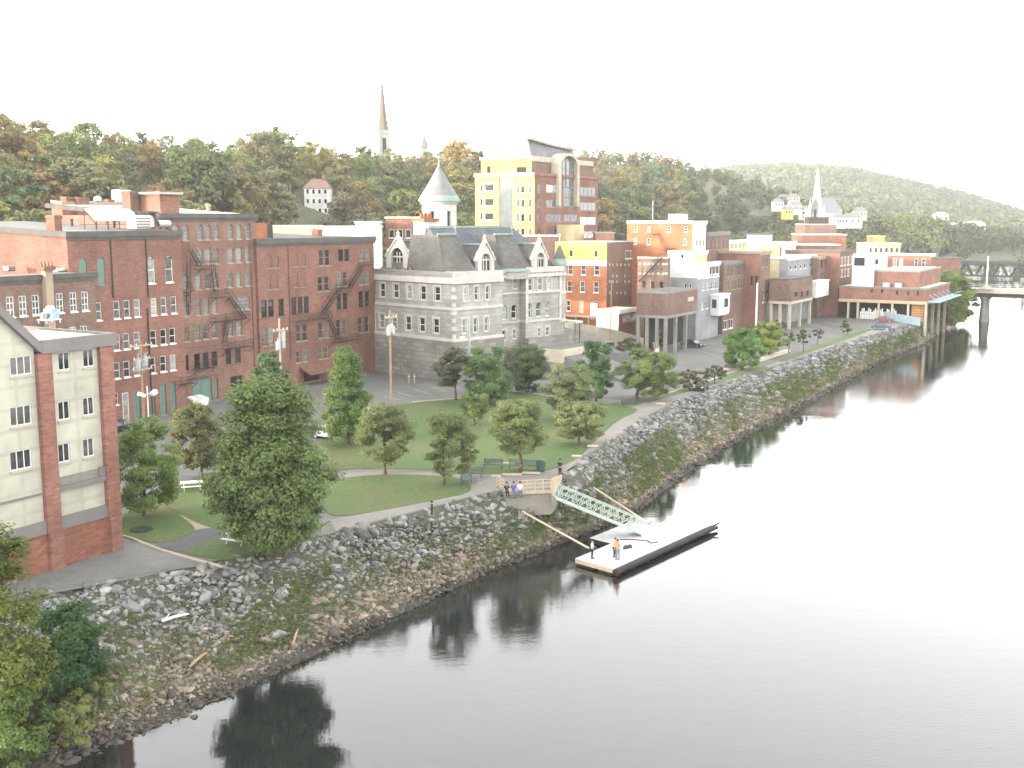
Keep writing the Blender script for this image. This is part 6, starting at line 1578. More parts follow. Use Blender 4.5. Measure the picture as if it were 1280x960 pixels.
# ---------------------------------------------------------------- landing stage
A, B, C = G(719, 698, .62), G(770, 712, .62), G(891, 657, .62)
D = A + (C - B); ex = (C - B).normalized(); ey = (A - B).normalized(); LX = (C - B).length; LY = (A - B).length
def dk(x, y, z=0): return (B + ex * x + ey * y + Vector((0, 0, z - .62)))
t = thing('floating_dock', 'long pale timber floating dock with black log fender on the river', 'dock', (B.x, B.y, 0))
inv = -Vector((B.x, B.y, 0))
def loc(v): return tuple(v + inv)
mb = MB(); 
def dbox(mb, x0, x1, y0, y1, z0, z1): mb.hexa([loc(dk(x, y, z0)) for x, y in ((x0, y0), (x1, y0), (x1, y1), (x0, y1))], [loc(dk(x, y, z1)) for x, y in ((x0, y0), (x1, y0), (x1, y1), (x0, y1))])
nb = 58
for k in range(nb): dbox(mb, LX * k / nb, LX * (k + .955) / nb, .25, LY + .0, .56, .62)
part('deck', mb, M['wood_grey'], t)
mb = MB(); dbox(mb, 0, .25, .2, LY, .22, .555); dbox(mb, LX - .25, LX, .2, LY, .2, .555); dbox(mb, .25, LX - .25, LY - .2, LY, .2, .555); part('frame', mb, M['wood_pale'], t)
for k, (y0, y1) in enumerate(((.35, LY * .42), (LY * .55, LY * .93))):
    mb = MB(); dbox(mb, -.04, 1.2, y0, y1, .02, .2); part('float', mb, M['wood_dark'], t)
for k in range(6): mb = MB(); x = 2 + k * (LX - 3) / 6; dbox(mb, x, x + 1.4, .5, LY - .5, -.2, .5); part('float', mb, M['black'], t)
mb = MB()
for k in range(7):
    x0, x1 = LX * k / 7, LX * (k + 1) / 7 - .1; mb.tube(loc(dk(x0 - .1, .0, .38)), loc(dk(x1, .0, .38)), .30, .28, 10)
mb.tube(loc(dk(LX - .3, .05, .5)), loc(dk(LX + .8, -.25, .75)), .1, .06, 6); mb.tube(loc(dk(LX - .4, .1, .3)), loc(dk(LX + .7, -.1, .3)), .22, .15, 8)
part('log_fender', mb, M['wood_dark'], t)
mb = MB(); hp = [dk(x, y, .65) for x, y in ((LX * .42, LY), (LX * .47, LY * .75), (LX * .5, LY * .5), (LX * .48, LY * .35), (LX * .52, LY * .3))]
# landing pontoon beside the deck, under the gangway foot
S0, S1 = G(693, 621, 4.75), G(797, 664, .95)
t2 = thing('landing_pontoon', 'square pale pontoon joining the gangway foot to the long dock', 'pontoon', (B.x, B.y, 0))
mb = MB()
x0, x1 = LX * .34, LX * .72; 
for k in range(18): dbox(mb, x0 + (x1 - x0) * k / 18, x0 + (x1 - x0) * (k + .95) / 18, LY + .05, LY + 2.6, .54, .60)
part('deck', mb, M['wood_grey'], t2)
mb = MB(); dbox(mb, x0, x1, LY + .06, LY + .2, .1, .535); dbox(mb, x0, x1, LY + 2.4, LY + 2.59, .1, .535); dbox(mb, x0, x0 + .2, LY + .2, LY + 2.4, .1, .53); part('frame', mb, M['wood_dark'], t2)
mb = MB()
for a, b_ in zip(hp[:-1], hp[1:]): mb.tube(tuple(a), tuple(b_), .06, None, 6)
single('rope', mb, M['iron'], 'dark mooring rope curving across the pale dock boards', 'rope')

def gangway():
    d = (S1 - S0); L = d.length; d.normalize(); side = Vector((d.y, -d.x, 0)).normalized(); up = side.cross(d).normalized()
    if up.z < 0: up = -up
    w = .62
    g = thing('gangway', 'pale green trussed aluminium gangway sloping down from the overlook to the dock', 'gangway', S0)
    q = lambda x, y, z: tuple(d * x + side * y + up * z)
    mb = MB(); mb.hexa([q(0, -w, -.05), q(L, -w, -.05), q(L, w, -.05), q(0, w, -.05)], [q(0, -w, .03), q(L, -w, .03), q(L, w, .03), q(0, w, .03)]); part('deck', mb, M['metal'], g)
    for sy in (-w - .06, w + .06):
        mb = MB(); n = 12; H = 1.15
        mb.tube(q(0, sy, -.05), q(L, sy, -.05), .10, None, 4); mb.tube(q(0, sy, H), q(L, sy, H), .06, None, 6); mb.tube(q(0, sy, H * .5), q(L, sy, H * .5), .035, None, 4)
        for k in range(n + 1):
            x = L * k / n; mb.tube(q(x, sy, 0), q(x, sy, H), .045, None, 4)
            if k < n: mb.tube(q(x, sy, 0 if k % 2 else H), q(L * (k + 1) / n, sy, H if k % 2 else 0), .04, None, 4)
        part('truss_rail', mb, M['mint'], g)
    mb = MB(); mb.hexa([q(L, -w - .1, -.1), q(L + 1.2, -w - .1, -.28), q(L + 1.2, w + .1, -.28), q(L, w + .1, -.1)], [q(L, -w - .1, .0), q(L + 1.2, -w - .1, -.2), q(L + 1.2, w + .1, -.2), q(L, w + .1, .0)]); part('apron', mb, M['metal'], g)
    mb = MB()
    for sy in (-w - .3, w + .3):
        pts = [q(L + 1.2 + .75 * math.sin(a) , sy, .45 - .6 * math.cos(a)) for a in np.linspace(0, math.pi, 9)]
        for a, b_ in zip(pts[:-1], pts[1:]): mb.tube(a, b_, .05, None, 5)
        mb.tube(pts[-1], q(L - .1, sy, 1.05), .05, None, 5); mb.tube(pts[4], q(L + .2, sy, .45), .04, None, 5); mb.tube(pts[0], q(L + .1, sy, -.15), .05, None, 5)
    part('end_hoop', mb, M['white'], g)
gangway()
for a, b_, lb in ((at_bank(652, 645, .3) + Vector((0, 0, .45)), G(739, 687, .7), 'long pale strut pole from the stones to the near end of the dock'), (at_bank(742, 615, .3) + Vector((0, 0, .45)), G(812, 655, .7), 'long pale strut pole running beside the gangway to the dock')):
    g = thing('strut_pole', lb, 'pole', a); mb = MB(); mb.tube((0, 0, 0), tuple(b_ - a), .10, .10, 8); part('pole', mb, M['concrete_pale'], g)
    mb = MB(); mb.box(-.3, .3, -.3, .3, -.9, -.12); part('anchor_block', mb, M['concrete_dark'], g)
    dd = (b_ - a); mb = MB(); mb.lathe([(.22, dd.z - .12), (.22, dd.z + .16), (0, dd.z + .16)], dd.x, dd.y, 8); part('collar', mb, M['iron'], g)

# overlook platform
E1, E2, L2, L1 = G(631, 617), G(689, 614), G(702, 600), G(621, 609)
t = thing('overlook', 'small concrete river overlook with tan timber railing above the riprap', 'platform', E1)
inv2 = -E1
W2 = lambda p, z=0: (p.x + inv2.x, p.y + inv2.y, p.z + inv2.z + z)
mb = MB(); loop = [E1, E2, L2, L1]; mb.hexa([W2(p, -2.2) for p in loop], [W2(p, .1) for p in loop]); part('slab', mb, M['concrete'], t)
mb = MB()
def fence(mb, p, q, h=1.05, n=6, rails=(.35, .7, 1.03)):
    d = (q - p); 
    for k in range(n + 1):
        c = p + d * (k / n); mb.tube(W2(c, .1), W2(c, h + .12), .075, None, 4)
    for z in rails: mb.tube(W2(p, z + .1), W2(q, z + .1), .055, None, 4)
fence(mb, E1.lerp(E2, .3), E2, n=4)
part('railing', mb, M['wood_pale'], t)
mb = MB(); fence(mb, E1.lerp(L1, .1), L1, n=2); part('railing', mb, M['wood_pale'], t); mb = MB()
n_ = (L2 - E2).normalized(); 
for (p, q) in ((E2.lerp(L2, .02), L2),):
    mb.hexa([W2(p + Vector((-.05, 0, 0)), -.9), W2(q + Vector((-.05, 0, 0)), .1), W2(q + Vector((.05, 0, 0)), .1), W2(p + Vector((.05, 0, 0)), -.9)], [W2(p + Vector((-.05, 0, 0)), 1.25), W2(q + Vector((-.05, 0, 0)), .55), W2(q + Vector((.05, 0, 0)), .55), W2(p + Vector((.05, 0, 0)), 1.25)])
part('gate_panel', mb, M['wood_pale'], t)
mb = MB(); q = lambda p, z: W2(p, z); fd_ = (E2 - E1).normalized(); nd = Vector((fd_.y, -fd_.x, 0))
p0, p1 = E1 + nd * .25, E2 + nd * .25
mb.hexa([q(E1 + nd * .005, -.1), q(E2 + nd * .005, -.1), q(p1, -.1), q(p0, -.1)], [q(E1 + nd * .005, .16), q(E2 + nd * .005, .16), q(p1, .16), q(p0, .16)]); part('edge_beam', mb, M['wood_pale'], t)

# ---------------------------------------------------------------- people
for nme, c in (('skin', (.42, .26, .19)), ('hair', (.03, .022, .018)), ('cloth_dark', (.03, .032, .04)), ('cloth_white', (.7, .7, .72)), ('cloth_blue', (.07, .11, .32)), ('cloth_orange', (.62, .24, .12)), ('cloth_grey', (.16, .16, .17)), ('cloth_denim', (.10, .13, .2)), ('cloth_pale', (.55, .57, .58))): M[nme] = plain(nme, c, .8, .1, 6)
def skin_obj(name, V, E, Rr, mat, parent, root=0):
    me = bpy.data.meshes.new(name); me.from_pydata([tuple(v) for v in V], E, []); o = link(name, me, parent, M[mat])
    md = o.modifiers.new('skin', 'SKIN'); md.use_smooth_shade = True
    for i, r in enumerate(Rr):
        sv = me.skin_vertices[0].data[i]; sv.radius = (r, r) if not isinstance(r, tuple) else r; sv.use_root = (i == root)
    s_ = o.modifiers.new('subsurf', 'SUBSURF'); s_.levels = 1; s_.render_levels = 1
    return o
def person(label, p, face, pose='stand', top='cloth_dark', legs='cloth_dark', hair='hair', hgt=1.72, lean=0.0, arm=0.25, bare=False):
    k = hgt / 1.75; g = thing('person', label, 'person', p, face)     # faces local -Y
    sit = pose == 'sit'; hz = .47 + .0 if sit else .93
    V, E, Rr = [], [], []
    def add(v, r, par=None):
        V.append(Vector(v) * k); Rr.append(r * k if not isinstance(r, tuple) else (r[0]*k, r[1]*k)); i = len(V) - 1
        if par is not None: E.append((par, i))
        return i
    ly = lambda z: -lean * max(0, z - hz)
    pel = add((0, 0, hz), (.155, .115)); wai = add((0, ly(hz + .2), hz + .2), (.135, .10), pel); che = add((0, ly(hz + .42), hz + .42), (.17, .115), wai)
    nk0 = add((0, ly(hz + .56), hz + .56), .075, che); nk1 = add((0, ly(hz + .63) - .01, hz + .63), .055, nk0)
    hd0 = add((0, ly(hz + .70) - .02, hz + .70), (.078, .088), nk1); hd1 = add((0, ly(hz + .78) - .02, hz + .78), (.082, .098), hd0); hd2 = add((0, ly(hz + .86) - .015, hz + .86), (.05, .06), hd1)
    nose = add((0, ly(hz + .73) - .13, hz + .73), .014, hd0)
    ends = {}
    for s in (-1, 1):
        ear = add((s * .09, ly(hz + .74) - .01, hz + .745), .014, hd1)
        sh = add((s * .19, ly(hz + .5), hz + .5), .062, che); a = arm if s > 0 else arm * .6
        el = add((s * .25, ly(hz + .28) - a * .25 + .03, hz + .26), .044, sh); wr = add((s * .22, ly(hz + .1) - a - .03, hz + .06 + a * .45), .032, el)
        pm = add((s * .215, V[wr].y / k - .05, V[wr].z / k - .045), .036, wr)
        for f in range(4): 
            b = add((s * (.20 + .016 * f), V[pm].y / k - .035, V[pm].z / k - .035), .0095, pm); add((s * (.198 + .016 * f), V[pm].y / k - .05, V[pm].z / k - .075 - (.012 if f in (1, 2) else 0)), .008, b)
        th = add((s * .185, V[pm].y / k - .03, V[pm].z / k - .005), .011, wr); add((s * .178, V[pm].y / k - .05, V[pm].z / k - .03), .009, th)
        hip = add((s * .095, 0, hz - .06), .098, pel)
        if sit: kn = add((s * .11, -.43, hz - .02), .064, hip); an = add((s * .11, -.47, hz - .42), .042, kn); ft = add((s * .115, -.60, hz - .47), .035, an)
        else: kn = add((s * .105, -.02, hz - .44), .062, hip); an = add((s * .11, .02, hz - .83), .042, kn); ft = add((s * .12, -.13, hz - .89), .036, an)
        ends[s] = (sh, el, wr, hip, kn, an, ft)
    skin_obj('body', V, E, Rr, 'skin', g)
    def sub(name, idx, edges, grow, mat):
        m_ = {i: j for j, i in enumerate(idx)}
        rr = [(r + grow * k if not isinstance(r, tuple) else (r[0] + grow * k, r[1] + grow * k)) for r in (Rr[i] for i in idx)]
        return skin_obj(name, [V[i] for i in idx], [(m_[a], m_[b]) for a, b in edges], rr, mat, g)
    L_, R_ = ends[-1], ends[1]
    if not bare: sub('shirt', [pel, wai, che, nk0, L_[0], L_[1], R_[0], R_[1]], [(pel, wai), (wai, che), (che, nk0), (che, L_[0]), (L_[0], L_[1]), (che, R_[0]), (R_[0], R_[1])], .016, top)
    sub('trousers', [pel, L_[3], L_[4], L_[5], R_[3], R_[4], R_[5]], [(pel, L_[3]), (L_[3], L_[4]), (L_[4], L_[5]), (pel, R_[3]), (R_[3], R_[4]), (R_[4], R_[5])], .02, legs)
    mb = MB()
    for e in (L_, R_):
        a, f = V[e[5]], V[e[6]]; mb.box(a.x - .05*k, a.x + .05*k, f.y - .05*k, a.y + .07*k, f.z - .045*k, f.z + .045*k)
    part('shoe', mb, M['black'], g)
    h = V[hd1]; mb = MB(); mb.lathe([(.09*k, h.z - .02*k), (.105*k, h.z + .04*k), (.09*k, h.z + .10*k), (.05*k, h.z + .135*k), (0, h.z + .145*k)], h.x, h.y + .02*k, 12); part('hair', mb, M[hair], g, smooth=True)
    mb = MB()
    for s in (-1, 1): mb.lathe([(0, h.z - .045*k), (.012*k, h.z - .035*k), (0, h.z - .025*k)], s * .034*k, h.y - .09*k, 6)
    mb.box(-.025*k, .025*k, h.y - .105*k, h.y - .09*k, h.z - .115*k, h.z - .107*k)
    part('face_detail', mb, M['black'], g)
    return g
person('person in dark clothes walking along the walkway behind the overlook', G(700, 596), R(150), 'stand', 'cloth_dark', 'cloth_dark', arm=.15)
pe = lambda f: E1.lerp(E2, f) + nd * .12 + Vector((0, 0, .16 - .47 * .98 + .10))
fz = math.atan2(nd.y, nd.x) + math.pi / 2
person('person in black sitting at the left end of the overlook edge', pe(.03), fz, 'sit', 'cloth_dark', 'cloth_dark', lean=.15)
person('person in blue sitting between two others on the overlook edge', pe(.18), fz, 'sit', 'cloth_blue', 'cloth_denim', lean=.1)
person('person in white sitting on the overlook edge nearest its railing', pe(.32), fz, 'sit', 'cloth_white', 'cloth_denim', lean=.1)
Z = Vector((0, 0, .0))
gd = lambda px, py: G(px, py, .62)
person('person in pale top and dark trousers standing at the left edge of the dock', gd(740, 698), R(70), 'stand', 'cloth_pale', 'cloth_dark', hgt=1.62, arm=.2)
person('person in an orange top standing at the middle of the dock', gd(772, 699), R(-20), 'stand', 'cloth_orange', 'cloth_grey', arm=.3, lean=.1)
person('dark haired person standing half hidden behind the person in orange', gd(768, 696), R(60), 'stand', 'cloth_orange', 'cloth_dark', hgt=1.66, arm=.35, lean=.1)
mb = MB(); p = gd(766, 708); mb.box(-.28, .28, -.2, .2, .002, .34); mb.box(-.3, .3, -.22, .22, .343, .4); single('cool_box', mb, M['white'], 'white cool box lying at the feet of the person in orange', 'cool box', p, .5)
for px, py, lb in ((782, 686, 'small dark bag on the dock right of the person in orange'), (787, 685, 'second small dark bag on the dock, farther from the people')):
    g = thing('bag', lb, 'bag', gd(px, py), .4); mb = MB(); mb.hexa([(-.22, -.14, 0), (.22, -.14, 0), (.22, .14, 0), (-.22, .14, 0)], [(-.16, -.07, .3), (.16, -.07, .3), (.16, .07, .3), (-.16, .07, .3)]); part('body', mb, M['black'], g)
    mb = MB()
    for a in range(6): mb.tube((-.12 + .04 * a, 0, .3 + .1 * math.sin(a / 6 * math.pi)), (-.08 + .04 * a, 0, .3 + .1 * math.sin((a + 1) / 6 * math.pi)), .015, None, 4)
    part('strap', mb, M['black'], g)

# ---------------------------------------------------------------- park furniture
def bench(label, px, py, face, mat='green_paint', L=1.8, name='park_bench', group=None):
    t = thing(name, label, 'bench', G(px, py, ZP + .05), face, group)
    mb = MB(); 
    for k in range(4): mb.box(-L/2, L/2, -.25 + k * .13, -.15 + k * .13, .42, .46)
    part('seat', mb, M[mat], t)
    mb = MB()
    for k in range(4): mb.hexa([(-L/2, .25 + k * .03, .52 + k * .11), (L/2, .25 + k * .03, .52 + k * .11), (L/2, .28 + k * .03, .52 + k * .11), (-L/2, .28 + k * .03, .52 + k * .11)], [(-L/2, .27 + k * .03, .61 + k * .11), (L/2, .27 + k * .03, .61 + k * .11), (L/2, .30 + k * .03, .61 + k * .11), (-L/2, .30 + k * .03, .61 + k * .11)])
    part('backrest', mb, M[mat], t)
    for x in (-L/2 + .12, L/2 - .12):
        mb = MB(); mb.tube((x, -.24, 0), (x, -.2, .42), .03, None, 4); mb.tube((x, .28, 0), (x, .2, .42), .03, None, 4); mb.tube((x, .2, .42), (x, .38, .97), .03, None, 4); mb.tube((x, -.24, .4), (x, .24, .4), .03, None, 4); part('leg', mb, M['iron'], t)
    return t
bench('dark green bench facing the river at the corner of the oval lawn', 586, 606, R(58)); bench('dark green bench at the path junction behind the other corner bench', 590, 596, R(-20), L=2.2)
bench('small green bench on the lawn edge left of the green bins', 616, 586, R(-10), L=2.0); bench('long green slatted bench under the wide pale tree', 655, 587, R(-10), L=3.2)
bench('black bench beside the bright round tree by the far walkway', 915, 463, R(10), 'black', 2.4); bench('black bench under the yellow green tree by the flagpole', 966, 441, R(10), 'black', 2.4)
bench('low dark bench where the two walkways meet', 787, 508, R(20), 'black', 2.2)
t = thing('litter_bin', 'dark green round litter bin beside the long green bench', 'litter bin', G(676, 589, ZP + .05)); mb = MB(); mb.lathe([(.42, .05), (.5, 1.0), (.46, 1.0), (.4, .3), (0, .3)], 0, 0, 14); part('drum', mb, M['green_paint'], t)
mb = MB(); mb.lathe([(.54, 1.01), (.54, 1.1), (.3, 1.22), (0, 1.25)], 0, 0, 14); part('lid', mb, M['green_paint'], t)
def picnic(label, px, py, face):
    t = thing('picnic_table', label, 'picnic table', G(px, py, ZP + .055), face)
    mb = MB()
    for k in range(5): mb.box(-1.0, 1.0, -.4 + k * .16, -.26 + k * .16, .72, .77)
    part('table_top', mb, M['white'], t)
    for s in (-1, 1):
        mb = MB(); mb.box(-1.0, 1.0, s * .72 - .14, s * .72 + .14, .43, .47); part('bench_seat', mb, M['white'], t)
    for x in (-.7, .7):
        mb = MB(); mb.tube((x, -.6, 0), (x, -.2, .72), .05, None, 4); mb.tube((x, .6, 0), (x, .2, .72), .05, None, 4); mb.tube((x, -.75, .42), (x, .75, .42), .05, None, 4); part('leg', mb, M['wood_grey'], t)
picnic('white picnic table on the grass under the large bushy tree', 298, 679, R(-25)); picnic('white picnic table on the lawn behind the olive brown tree', 240, 612, R(20))
for px, py, w, lb in ((628, 580, 2.4, 'long white stone slab flush in the lawn left of the wide pale tree'), (640, 594, 1.9, 'white stone slab at the walkway edge below the small green bench'), (664, 592, 1.8, 'white stone slab at the walkway edge below the long green bench'), (741, 558, 1.2, 'white slab at the walkway edge below the pale bushy tree'), (721, 571, 1.1, 'white slab on the walkway edge nearer the overlook'), (826, 505, 1.2, 'pale slab on the grass strip beside the broad spreading tree'), (620, 596, .9, 'short white slab at the left end of the row by the walkway')):
    mb = MB(); mb.box(-w/2, w/2, -.22, .22, .0, .13); mb.box(-w/2 + .04, w/2 - .04, -.18, .18, .133, .16); single('stone_slab', mb, M['concrete_pale'], lb, 'slab', G(px, py, ZP + .055), R(-5))
t = thing('bollard', 'single dark timber post standing on the walkway edge above the riprap', 'bollard', G(540, 641)); mb = MB(); mb.lathe([(.11, -.2), (.10, 1.0), (.06, 1.1), (0, 1.12)], 0, 0, 8); part('post', mb, M['iron'], t)
mb = MB(); mb.lathe([(.125, .8), (.125, .9)], 0, 0, 8); part('band', mb, M['metal'], t)
mb = MB(); mb.lathe([(.9, 0), (.9, .08), (.75, .1), (0, .12)], 0, 0, 14); single('plaque', mb, M['black'], 'dark flat plaque lying on the grass island', 'plaque', G(177, 662, ZP + .06))
t = thing('fire_hydrant', 'red hydrant on the pavement behind the cream block', 'hydrant', G(147, 622)); mb = MB(); mb.lathe([(.2, 0), (.2, .1), (.14, .1), (.14, .6), (.19, .62), (.12, .8), (0, .86)], 0, 0, 10); part('barrel', mb, M['brick_red'], t)
mb = MB(); mb.tube((-.28, 0, .5), (.28, 0, .5), .07, None, 8); part('nozzle', mb, M['brick_red'], t)
for px, lb in ((511, 'tan bollard post at the foot of the granite wall, the left one'), (518, 'tan bollard post at the foot of the granite wall, the right one')):
    t = thing('bollard', lb, 'bollard', G(px, 479)); mb = MB(); mb.lathe([(.14, -.1), (.14, 1.35), (0, 1.42)], 0, 0, 8); part('post', mb, M['tan_trim'], t); mb = MB(); mb.lathe([(.16, 1.0), (.16, 1.1)], 0, 0, 8); part('band', mb, M['white'], t)
t = thing('skip_bin', 'white refuse bins on the asphalt in front of the brick mill garage', 'bin', G(247, 509), ANG); mb = MB()
mb.hexa([(-1.3, -.6, .1), (1.3, -.6, .1), (1.3, .6, .1), (-1.3, .6, .1)], [(-1.4, -.75, 1.1), (1.4, -.75, 1.1), (1.4, .75, 1.4), (-1.4, .75, 1.4)]); part('body', mb, M['white'], t)
for x in (-.7, .7): mb = MB(); mb.hexa([(x - .6, -.74, 1.13), (x + .6, -.74, 1.13), (x + .6, .74, 1.43), (x - .6, .74, 1.43)], [(x - .6, -.74, 1.2), (x + .6, -.74, 1.2), (x + .6, .74, 1.5), (x - .6, .74, 1.5)]); part('lid', mb, M['white'], t)
# retaining walls of the ramp
def low_wall(label, pts, h0, h1, mat, w=.5):
    P = [G(a, c) for a, c in pts]; mb = MB(); n = len(P); offs = []
    for i in range(n):
        d = (P[min(n-1, i+1)] - P[max(0, i-1)]).normalized(); offs.append(Vector((-d.y, d.x, 0)) * w / 2)
    for i in range(n - 1):
        ha, hb = h0 + (h1 - h0) * i / (n - 1), h0 + (h1 - h0) * (i + 1) / (n - 1); u = Vector((0, 0, 1))
        lo = [P[i] - offs[i], P[i+1] - offs[i+1], P[i+1] + offs[i+1], P[i] + offs[i]]
        hi = [P[i] - offs[i] + u * ha, P[i+1] - offs[i+1] + u * hb, P[i+1] + offs[i+1] + u * hb, P[i] + offs[i] + u * ha]
        mb.hexa([tuple(v) for v in lo], [tuple(v) for v in hi])
    return single('retaining_wall', mb, M[mat], label, 'wall')
# raised yard before the granite hall, and the ramp that comes down from the street
zy = 8.6; yard = [G(a, c, zy) for a, c in ((634, 439), (672, 441), (704, 443), (738, 437), (752, 424), (728, 414), (700, 408), (640, 424))]
mb = MB(); mb.hexa([(p.x, p.y, 4.9) for p in yard], [(p.x, p.y, zy) for p in yard]); structure('yard', mb, M['asphalt'])
mb = MB(); fe4 = yard[:4]; lo4 = [p + Vector((N[0] * 11, N[1] * 11, 5.03 - zy)) for p in fe4]
for i in range(3): a, b_ = fe4[i], fe4[i+1]; mb.hexa([(a.x, a.y, 4.8), (b_.x, b_.y, 4.8), (lo4[i+1].x, lo4[i+1].y, 4.8), (lo4[i].x, lo4[i].y, 4.8)], [(a.x, a.y, zy - .25), (b_.x, b_.y, zy - .25), tuple(lo4[i+1]), tuple(lo4[i])])
structure('embankment', mb, M['asphalt'])
rp = [G(738, 437, zy), G(752, 424, zy), G(820, 434, 5.05), G(822, 447, 5.02)]
mb = MB(); mb.hexa([(p.x, p.y, 4.8) for p in rp], [tuple(p) for p in rp]); structure('ramp', mb, M['asphalt'])
def wall3(label, pts, h, mat, w=.5):
    P = [G(a, c, z) for a, c, z in pts]; mb = MB(); n = len(P); offs = []
    for i in range(n): d = (P[min(n-1, i+1)] - P[max(0, i-1)]); d.z = 0; d.normalize(); offs.append(Vector((-d.y, d.x, 0)) * w / 2)
    vs = []; u = Vector((0, 0, h)); dn = Vector((0, 0, -1.6))
    for p, o_ in zip(P, offs): vs += [tuple(p - o_ + dn), tuple(p + o_ + dn), tuple(p + o_ + u), tuple(p - o_ + u)]
    fs = [(0, 1, 2, 3), tuple(4 * (n - 1) + k for k in (3, 2, 1, 0))]
    for i in range(n - 1):
        for k in range(4): fs.append((4*i+k, 4*i+(k+1) % 4, 4*i+4+(k+1) % 4, 4*i+4+k))
    mb.add(vs, fs); return single('retaining_wall', mb, M[mat], label, 'wall')
wall3('pale curved retaining wall along the ramp beside the orange brick block', [(696, 408, 8.6), (722, 411, 8.6), (748, 415, 8.1), (774, 420, 7.2), (798, 427, 6.0), (812, 433, 5.3)], 1.0, 'concrete_pale')
wall3('short pale wall turning the corner at the foot of the ramp', [(814, 434, 5.2), (822, 440, 5.0), (821, 447, 5.0), (813, 451, 5.0)], 1.2, 'concrete_pale', .7)
wall3('low tan wall around the yard in front of the granite hall', [(630, 438, 8.6), (672, 441, 8.6), (704, 443, 8.6), (739, 437, 8.6)], .7, 'concrete_pale', .6)
low_wall('low kerb wall of sandy blocks by the far parking lot', [(885, 470), (915, 462), (958, 449), (985, 440)], .5, .5, 'concrete_pale', .9)
# debris on the stones
for (px, py, k, px2, py2, r, lb) in ((203, 785, 0, 236, 777, .11, 'white bleached log lying on the grey stones'), (125, 812, 0, 134, 838, .07, 'thin pale stick lying on the stones beside the dark shrub'), (237, 843, 0, 258, 826, .09, 'brown log on the tan stones near the waterline'), (366, 815, 0, 373, 795, .09, 'short grey log standing among the tan stones')):
    a, b_ = at_bank(px, py, .5) + Vector((0, 0, .5)), at_bank(px2, py2, .5) + Vector((0, 0, .55)); mb = MB(); d = b_ - a
    mb.tube((0, 0, 0), tuple(d * .5 + Vector((0, 0, .06))), r, r * .9, 8); mb.tube(tuple(d * .5 + Vector((0, 0, .06))), tuple(d), r * .9, r * .6, 8); mb.tube(tuple(d * .1), tuple(d * .2 + Vector((.1, .2, .35))), r * .5, r * .2, 5)
    single('driftwood_log', mb, M['white'] if 'white' in lb else M['wood_pole'], lb, 'log', a)

# ---------------------------------------------------------------- vehicles
def car(label, p, face, paint, kind='sedan', s=1.0):
    t = thing('parked_car', label, 'car', p, face)
    m_ = plain('car paint ' + '%.2f' % paint[0], paint, .25, .05, 1)
    L, Wd = 4.5 * s, 1.75 * s
    prof = [(-2.2, .35), (-2.22, .7), (-2.1, .82), (-1.1, .92), (1.35, .95), (2.1, .85), (2.22, .7), (2.2, .35)]
    mb = MB(); 
    def ext(pr, w0, w1=None): 
        n = len(pr); mb.hexa([(x * s, -w0, z * s) for x, z in pr], [(x * s, w0, z * s) for x, z in pr])
    ext(prof, Wd / 2); part('body', mb, m_, t)
    mb = MB(); r0 = [(-1.15, .915), (-.45, 1.42), (1.0, 1.42), (1.65, .93)]
    a = [(x * s, -Wd/2 * (.95 if z < 1 else .78), z * s) for x, z in r0]; c = [(x, -y, z) for x, y, z in a]; mb.hexa(a, c); cb = part('window', mb, M['glass_dark'], t)
    mb = MB(); mb.box(-.5 * s, 1.02 * s, -.69 * s, .69 * s, 1.415 * s, 1.46 * s); part('roof', mb, m_, t)
    for x in (-1.4, 1.4):
        for y in (-1, 1):
            mb = MB(); q = y * Wd / 2; mb.tube((x * s, q - y * .2, .32 * s), (x * s, q + y * .01, .32 * s), .32 * s, None, 14); w_ = part('wheel', mb, M['black'], t)
            mb = MB(); mb.tube((x * s, q + y * .012, .32 * s), (x * s, q + y * .022, .32 * s), .19 * s, None, 10); part('rim', mb, M['metal'], w_)
    for y in (-.6, .6): mb = MB(); mb.box(-2.245 * s, -2.2 * s, (y - .18) * s, (y + .18) * s, .58 * s, .72 * s); part('headlight', mb, M['white'], t)
    for y in (-.65, .65): mb = MB(); mb.box(2.2 * s, 2.245 * s, (y - .15) * s, (y + .15) * s, .6 * s, .74 * s); part('tail_light', mb, M['brick_red'], t)
    return t
car('dark car parked at the posts of the raised brick box', G(866, 434), ANG + R(80), (.03, .035, .035)); car('dark car parked behind the low brownish trees', G(876, 487), ANG + R(10), (.03, .03, .033))
car('red car parked in the far lot beside the blue mesh fence', G(1105, 403), ANG + R(95), (.22, .035, .03)); car('blue car parked in front of the red car in the far lot', G(1102, 412), ANG + R(95), (.035, .075, .12))
car('white car half hidden behind the pyramid shaped tree', G(440, 541), ANG + R(90), (.6, .6, .6)); car('dark car behind the round dark tree at the parking lot edge', G(656, 489), ANG + R(95), (.04, .045, .05))
car('black car showing at the right edge of the cream block', G(146, 541), ANG, (.02, .02, .022)); car('grey car in the shade under the brown box on pale posts', G(972, 408), ANG + R(90), (.1, .1, .105))
car('silver car behind the pyramid shaped tree, left of the white one', G(412, 548), ANG + R(90), (.4, .4, .42))

